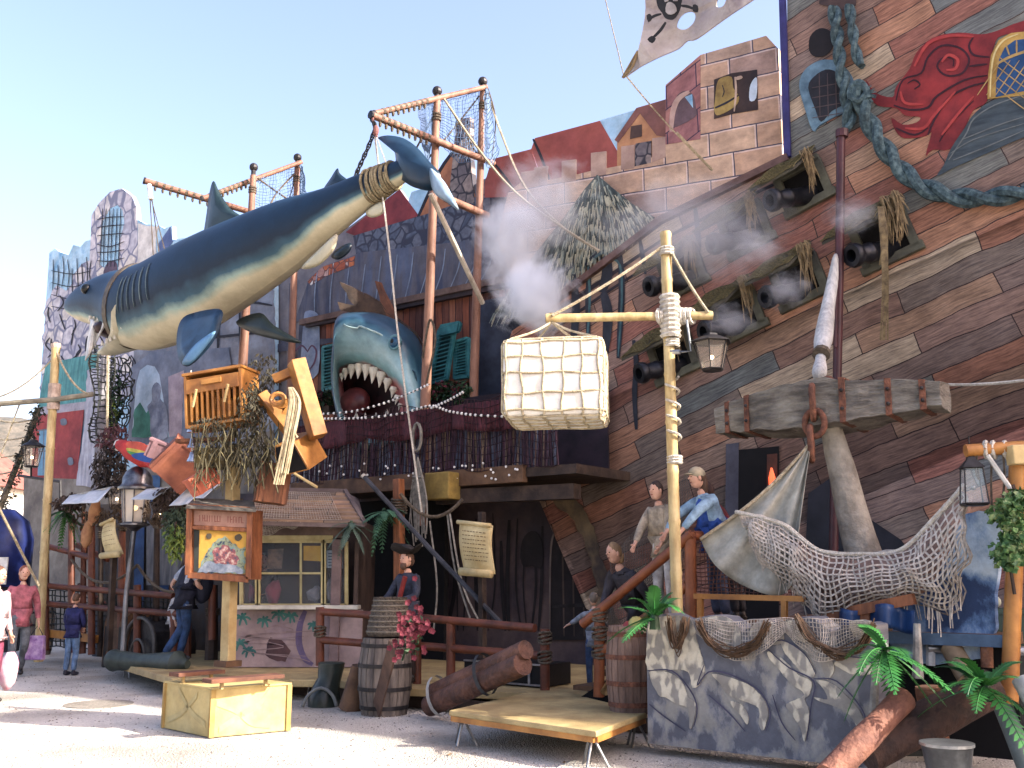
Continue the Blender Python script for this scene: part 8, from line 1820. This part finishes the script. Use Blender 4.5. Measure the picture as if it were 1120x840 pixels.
    if hat == 'tricorn':
        mb = MB(); b0 = hc+up*.07*k
        mb.loft([[b0+hr_*math.cos(a)*r*k+ht*math.sin(a)*r*k*.9+up*(z+zz*abs(math.cos(1.5*(a-1.57))))*k for a in [i*.3927 for i in range(16)]] for r, z, zz in ((.1, 0, 0), (.23, .03, .11), (.235, .04, .115), (.11, .02, 0), (.1, .1, 0), (.05, .13, 0))]); mb.build('tricorn_hat', mat('black felt', (40, 36, 36), sc=5), t, smooth=True)
    if sash: mb = MB(); mb.tube([P_['shL'].lerp(P_['neck'], .3)+h2*.15*k, P_['waist']+h2*.16*k, P_['pelvis']+rt*.14*k+h2*.1*k], .035*k, 6); mb.build('sash', mat('red sash', sash, sc=6), t)
    return t, P_
_, pp = person('woman in a pink zip jacket walking on the gravel with a purple bag', G(16, 742), (.55, -.83), 1.74, (206, 108, 122), (110, 118, 128), (150, 84, 62), {'knR': (.1, .16, .5), 'anR': (.1, .26, .1), 'knL': (-.1, .02, .5), 'anL': (-.1, -.26, .12), 'elL': (-.25, -.08, 1.14), 'wrL': (-.27, .02, .9), 'elR': (.25, -.06, 1.14), 'wrR': (.25, .12, .93)}, hairlong=.7, shoes=(50, 48, 50))
q = pp['wrL']+Vector((0, 0, -.1)); bg_ = thing('shopping_bag', 'purple patterned bag carried by the woman in the pink jacket', 'bag', q-W*.5)
mb = MB(); mb.box(q-W*.33, .3, .12, .38, taper=.85); mb.build('bag', mat('purple bag', (122, 74, 150), (180, 150, 190), sc=9), bg_, bev=.02); mb = MB(); mb.tube([q-W*.14-Vector((.1, 0, 0)), q+W*.02, q-W*.14+Vector((.1, 0, 0))], .008, 5); mb.build('handle', iron, bg_)
person('small boy in a dark blue sweater and jeans seen from behind on the gravel', G(76, 739), (.25, .97), 1.3, (40, 44, 108), (104, 140, 186), (112, 78, 56), {'elR': (.24, .02, 1.16), 'wrR': (.16, .14, 1.02), 'elL': (-.24, .02, 1.16), 'wrL': (-.16, .14, 1.02)}, shoes=(44, 44, 60))
_, pp = person('man in jeans and navy vest with crossed legs on the deck beside the notice board', G(197, 724, .27), (.75, .66), 1.82, (190, 202, 224), (52, 88, 142), (70, 54, 44), {'knR': (.02, .06, .5), 'anR': (-.1, .02, .09), 'knL': (-.02, .0, .5), 'anL': (-.24, -.16, .09), 'elL': (-.33, -.1, 1.15), 'wrL': (-.2, .02, .98), 'elR': (.24, .08, 1.14), 'wrR': (.18, .24, 1.05)}, vest=(38, 42, 66), sleeves='short', lean=.12, shoes=(120, 124, 130))
q = pp['chest']+Vector((.24, .05, -.1)); bp_ = thing('backpack', 'dark navy bag hanging on the side of the leaning man', 'backpack', q-W*.3); mb = MB(); mb.ell(q-W*.05, (.17, .15, .26), n=14, m=9, jit=.2); mb.build('body', mat('navy bag', (34, 38, 60), (22, 26, 42), sc=6), bp_, smooth=True); mb = MB(); mb.tube(catmull([q+W*.2, pp['neck']+Vector((.05, -.05, 0)), q+W*.1-Vector((.3, .1, .1))], 4), .02, 5); mb.build('strap', iron, bp_)
person('child in white clothes standing close beside the leaning man', G(187, 721, .27)+Vector((-.08, .25, 0)), (.9, .2), 1.18, (226, 226, 230), (222, 222, 228), (120, 90, 60), shoes=(200, 200, 204))
_, pp = person('person in pale pink cut off by the left picture edge', G(-16, 770), (.9, -.3), 1.7, (226, 190, 196), (150, 60, 90), (110, 70, 50), {'wrR': (.26, .2, .9), 'elR': (.25, 0, 1.12)})
q = G(7, 764)+W*.36; mb = MB(); mb.ell(q, (.13, .1, .24), n=12, m=8, jit=.25); tag(mb.build('carrier_bag', mat('pale pink bag', (236, 214, 220), (214, 120, 150), sc=4), smooth=True), 'pale pink carrier bag at the bottom left picture edge', 'bag')
pd, pp = person('pirate mannequin with black tricorn hat and red sash behind the wicker basket', P(D(437, 650, 9.45).dot(U), 9.6, .28), (-.7, -.72), 1.62, (58, 64, 84), (60, 44, 40), (96, 66, 48), {'elR': (.27, .1, 1.16), 'wrR': (.2, .32, 1.05), 'elL': (-.27, .06, 1.16), 'wrL': (-.14, .3, 1.08)}, hat='tricorn', beard=True, sash=(150, 44, 40), name='pirate_mannequin', cat='mannequin', hairlong=.5)
person('small child in a grey sweater holding the post at the foot of the stairs', G(651, 757, .27), (-.2, .98), 1.12, (150, 156, 168), (58, 84, 128), (120, 106, 92), {'elL': (-.3, .1, 1.28), 'wrL': (-.42, .2, 1.2), 'elR': (.26, .1, 1.2), 'wrR': (.14, .2, 1.28)}, shoes=(40, 44, 66))
person('stooping person in a dark coat with fair hair behind the stair handrail', Vector((G(696, 756, .27).x, 11.5, .3)), (-.8, -.5), 1.7, (62, 58, 66), (34, 34, 38), (160, 124, 84), {'elR': (.26, .2, 1.14), 'wrR': (.22, .36, 1.0)}, lean=.55, hairlong=.6)
person('dark haired person in a beige jacket on the stairs behind the bamboo post', Y(729, 682, 10.9)*1.0-Vector((0, 0, .0)), (-.75, -.65), 1.5, (190, 172, 146), (214, 206, 200), (54, 36, 30), {'elR': (.2, .2, 1.14), 'wrR': (.16, .36, .98), 'elL': (-.24, .16, 1.14), 'wrL': (-.2, .3, .96)}, lean=.15)
person('woman in a bright blue vest with brown ponytail and cap leaning on the platform handrail', Vector((Y(786, 600, 10.4).x, 10.45, zP)), (-.96, -.28), 1.6, (150, 190, 222), (70, 80, 110), (96, 66, 48), {'elR': (.25, .3, 1.22), 'wrR': (.2, .5, 1.03), 'elL': (-.25, .3, 1.22), 'wrL': (-.2, .5, 1.03)}, vest=(34, 84, 190), lean=.3, hairlong=1.0, hat='cap')
person('person in a dark red top bent behind the woman in the blue vest', Vector((Y(806, 600, 10.9).x, 11.0, zP)), (-.7, .5), 1.55, (122, 34, 44), (50, 50, 62), (70, 44, 40), {'elR': (.25, .2, 1.14), 'wrR': (.2, .36, 1.0)}, lean=.5)
person('ticket seller in dark clothes inside the kiosk behind the middle window', Vector((K(318, 0, .9).x, KY+.9, .28)), (.1, -1), 1.66, (44, 40, 50), (40, 40, 46), (30, 24, 24), {'elR': (.25, .12, 1.12), 'wrR': (.12, .34, 1.1), 'elL': (-.25, .12, 1.12), 'wrL': (-.12, .34, 1.1)})
# ================================================================ SMOKE
def smoke(c, r, dens, label, seed=0, sc=.9, col=(235, 238, 242), sharp=1.0):
    m = bpy.data.materials.new('smoke'); m.use_nodes = True; t = m.node_tree; t.nodes.clear(); L = t.links.new
    o = t.nodes.new('ShaderNodeOutputMaterial'); v = t.nodes.new('ShaderNodeVolumePrincipled'); v.inputs['Color'].default_value = lin(col); v.inputs['Anisotropy'].default_value = .1
    tc = t.nodes.new('ShaderNodeTexCoord')
    nz = t.nodes.new('ShaderNodeTexNoise'); nz.noise_dimensions = '4D'; nz.inputs['W'].default_value = seed; nz.inputs['Scale'].default_value = sc*2.2; nz.inputs['Detail'].default_value = 8; nz.inputs['Roughness'].default_value = .68; nz.inputs['Distortion'].default_value = .8
    L(tc.outputs['Object'], nz.inputs[0])
    ln = t.nodes.new('ShaderNodeVectorMath'); ln.operation = 'LENGTH'; L(tc.outputs['Object'], ln.inputs[0])
    def M(op, a, b_, cl=False):
        q = t.nodes.new('ShaderNodeMath'); q.operation = op; q.use_clamp = cl
        for i, x in enumerate((a, b_)):
            if isinstance(x, (int, float)): q.inputs[i].default_value = x
            else: L(x, q.inputs[i])
        return q.outputs[0]
    fall = M('SUBTRACT', 1.0, ln.outputs['Value'])
    a = M('SUBTRACT', M('ADD', M('MULTIPLY', fall, 1.5), M('MULTIPLY', nz.outputs[0], 2.6)), 1.9, True)
    L(M('MULTIPLY', a, dens), v.inputs['Density']); L(v.outputs[0], o.inputs['Volume'])
    mb = MB(); mb.ell((0, 0, 0), 1, n=20, m=14); ob = mb.build('smoke', m); ob.location = c; ob.scale = r
    tag(ob, label, 'smoke', kind='stuff'); return ob
smoke(D(583, 322, 11.2), (.9, .6, 1.0), 15, 'dense white smoke puff drifting beside the hanging bale', 1)
smoke(D(560, 268, 11.8), (.95, .6, 1.3), 8, 'thinner smoke rising above the dense puff', 2)
smoke(D(590, 225, 12.2), (1.5, .7, 1.3), 3.0, 'thin haze of smoke in front of the village roofs', 3, 1.2)
smoke(D(760, 250, 12.2), (2.3, .8, 1.4), 1.7, 'thin gun smoke veil over the upper cannon hatches', 4, 1.2)
for x, y, k in ((935, 236, 0), (826, 268, 1), (800, 350, 2), (862, 316, 3)): smoke(D(x, y, 12.3), (.55, .35, .42), 3.0, ['little smoke wisp left of the seaweed hung hatch', 'little smoke wisp at the hazy hatch muzzle', 'little smoke wisp above the lantern', 'little smoke wisp at the net covered hatch beside the sail'][k], 5+k)
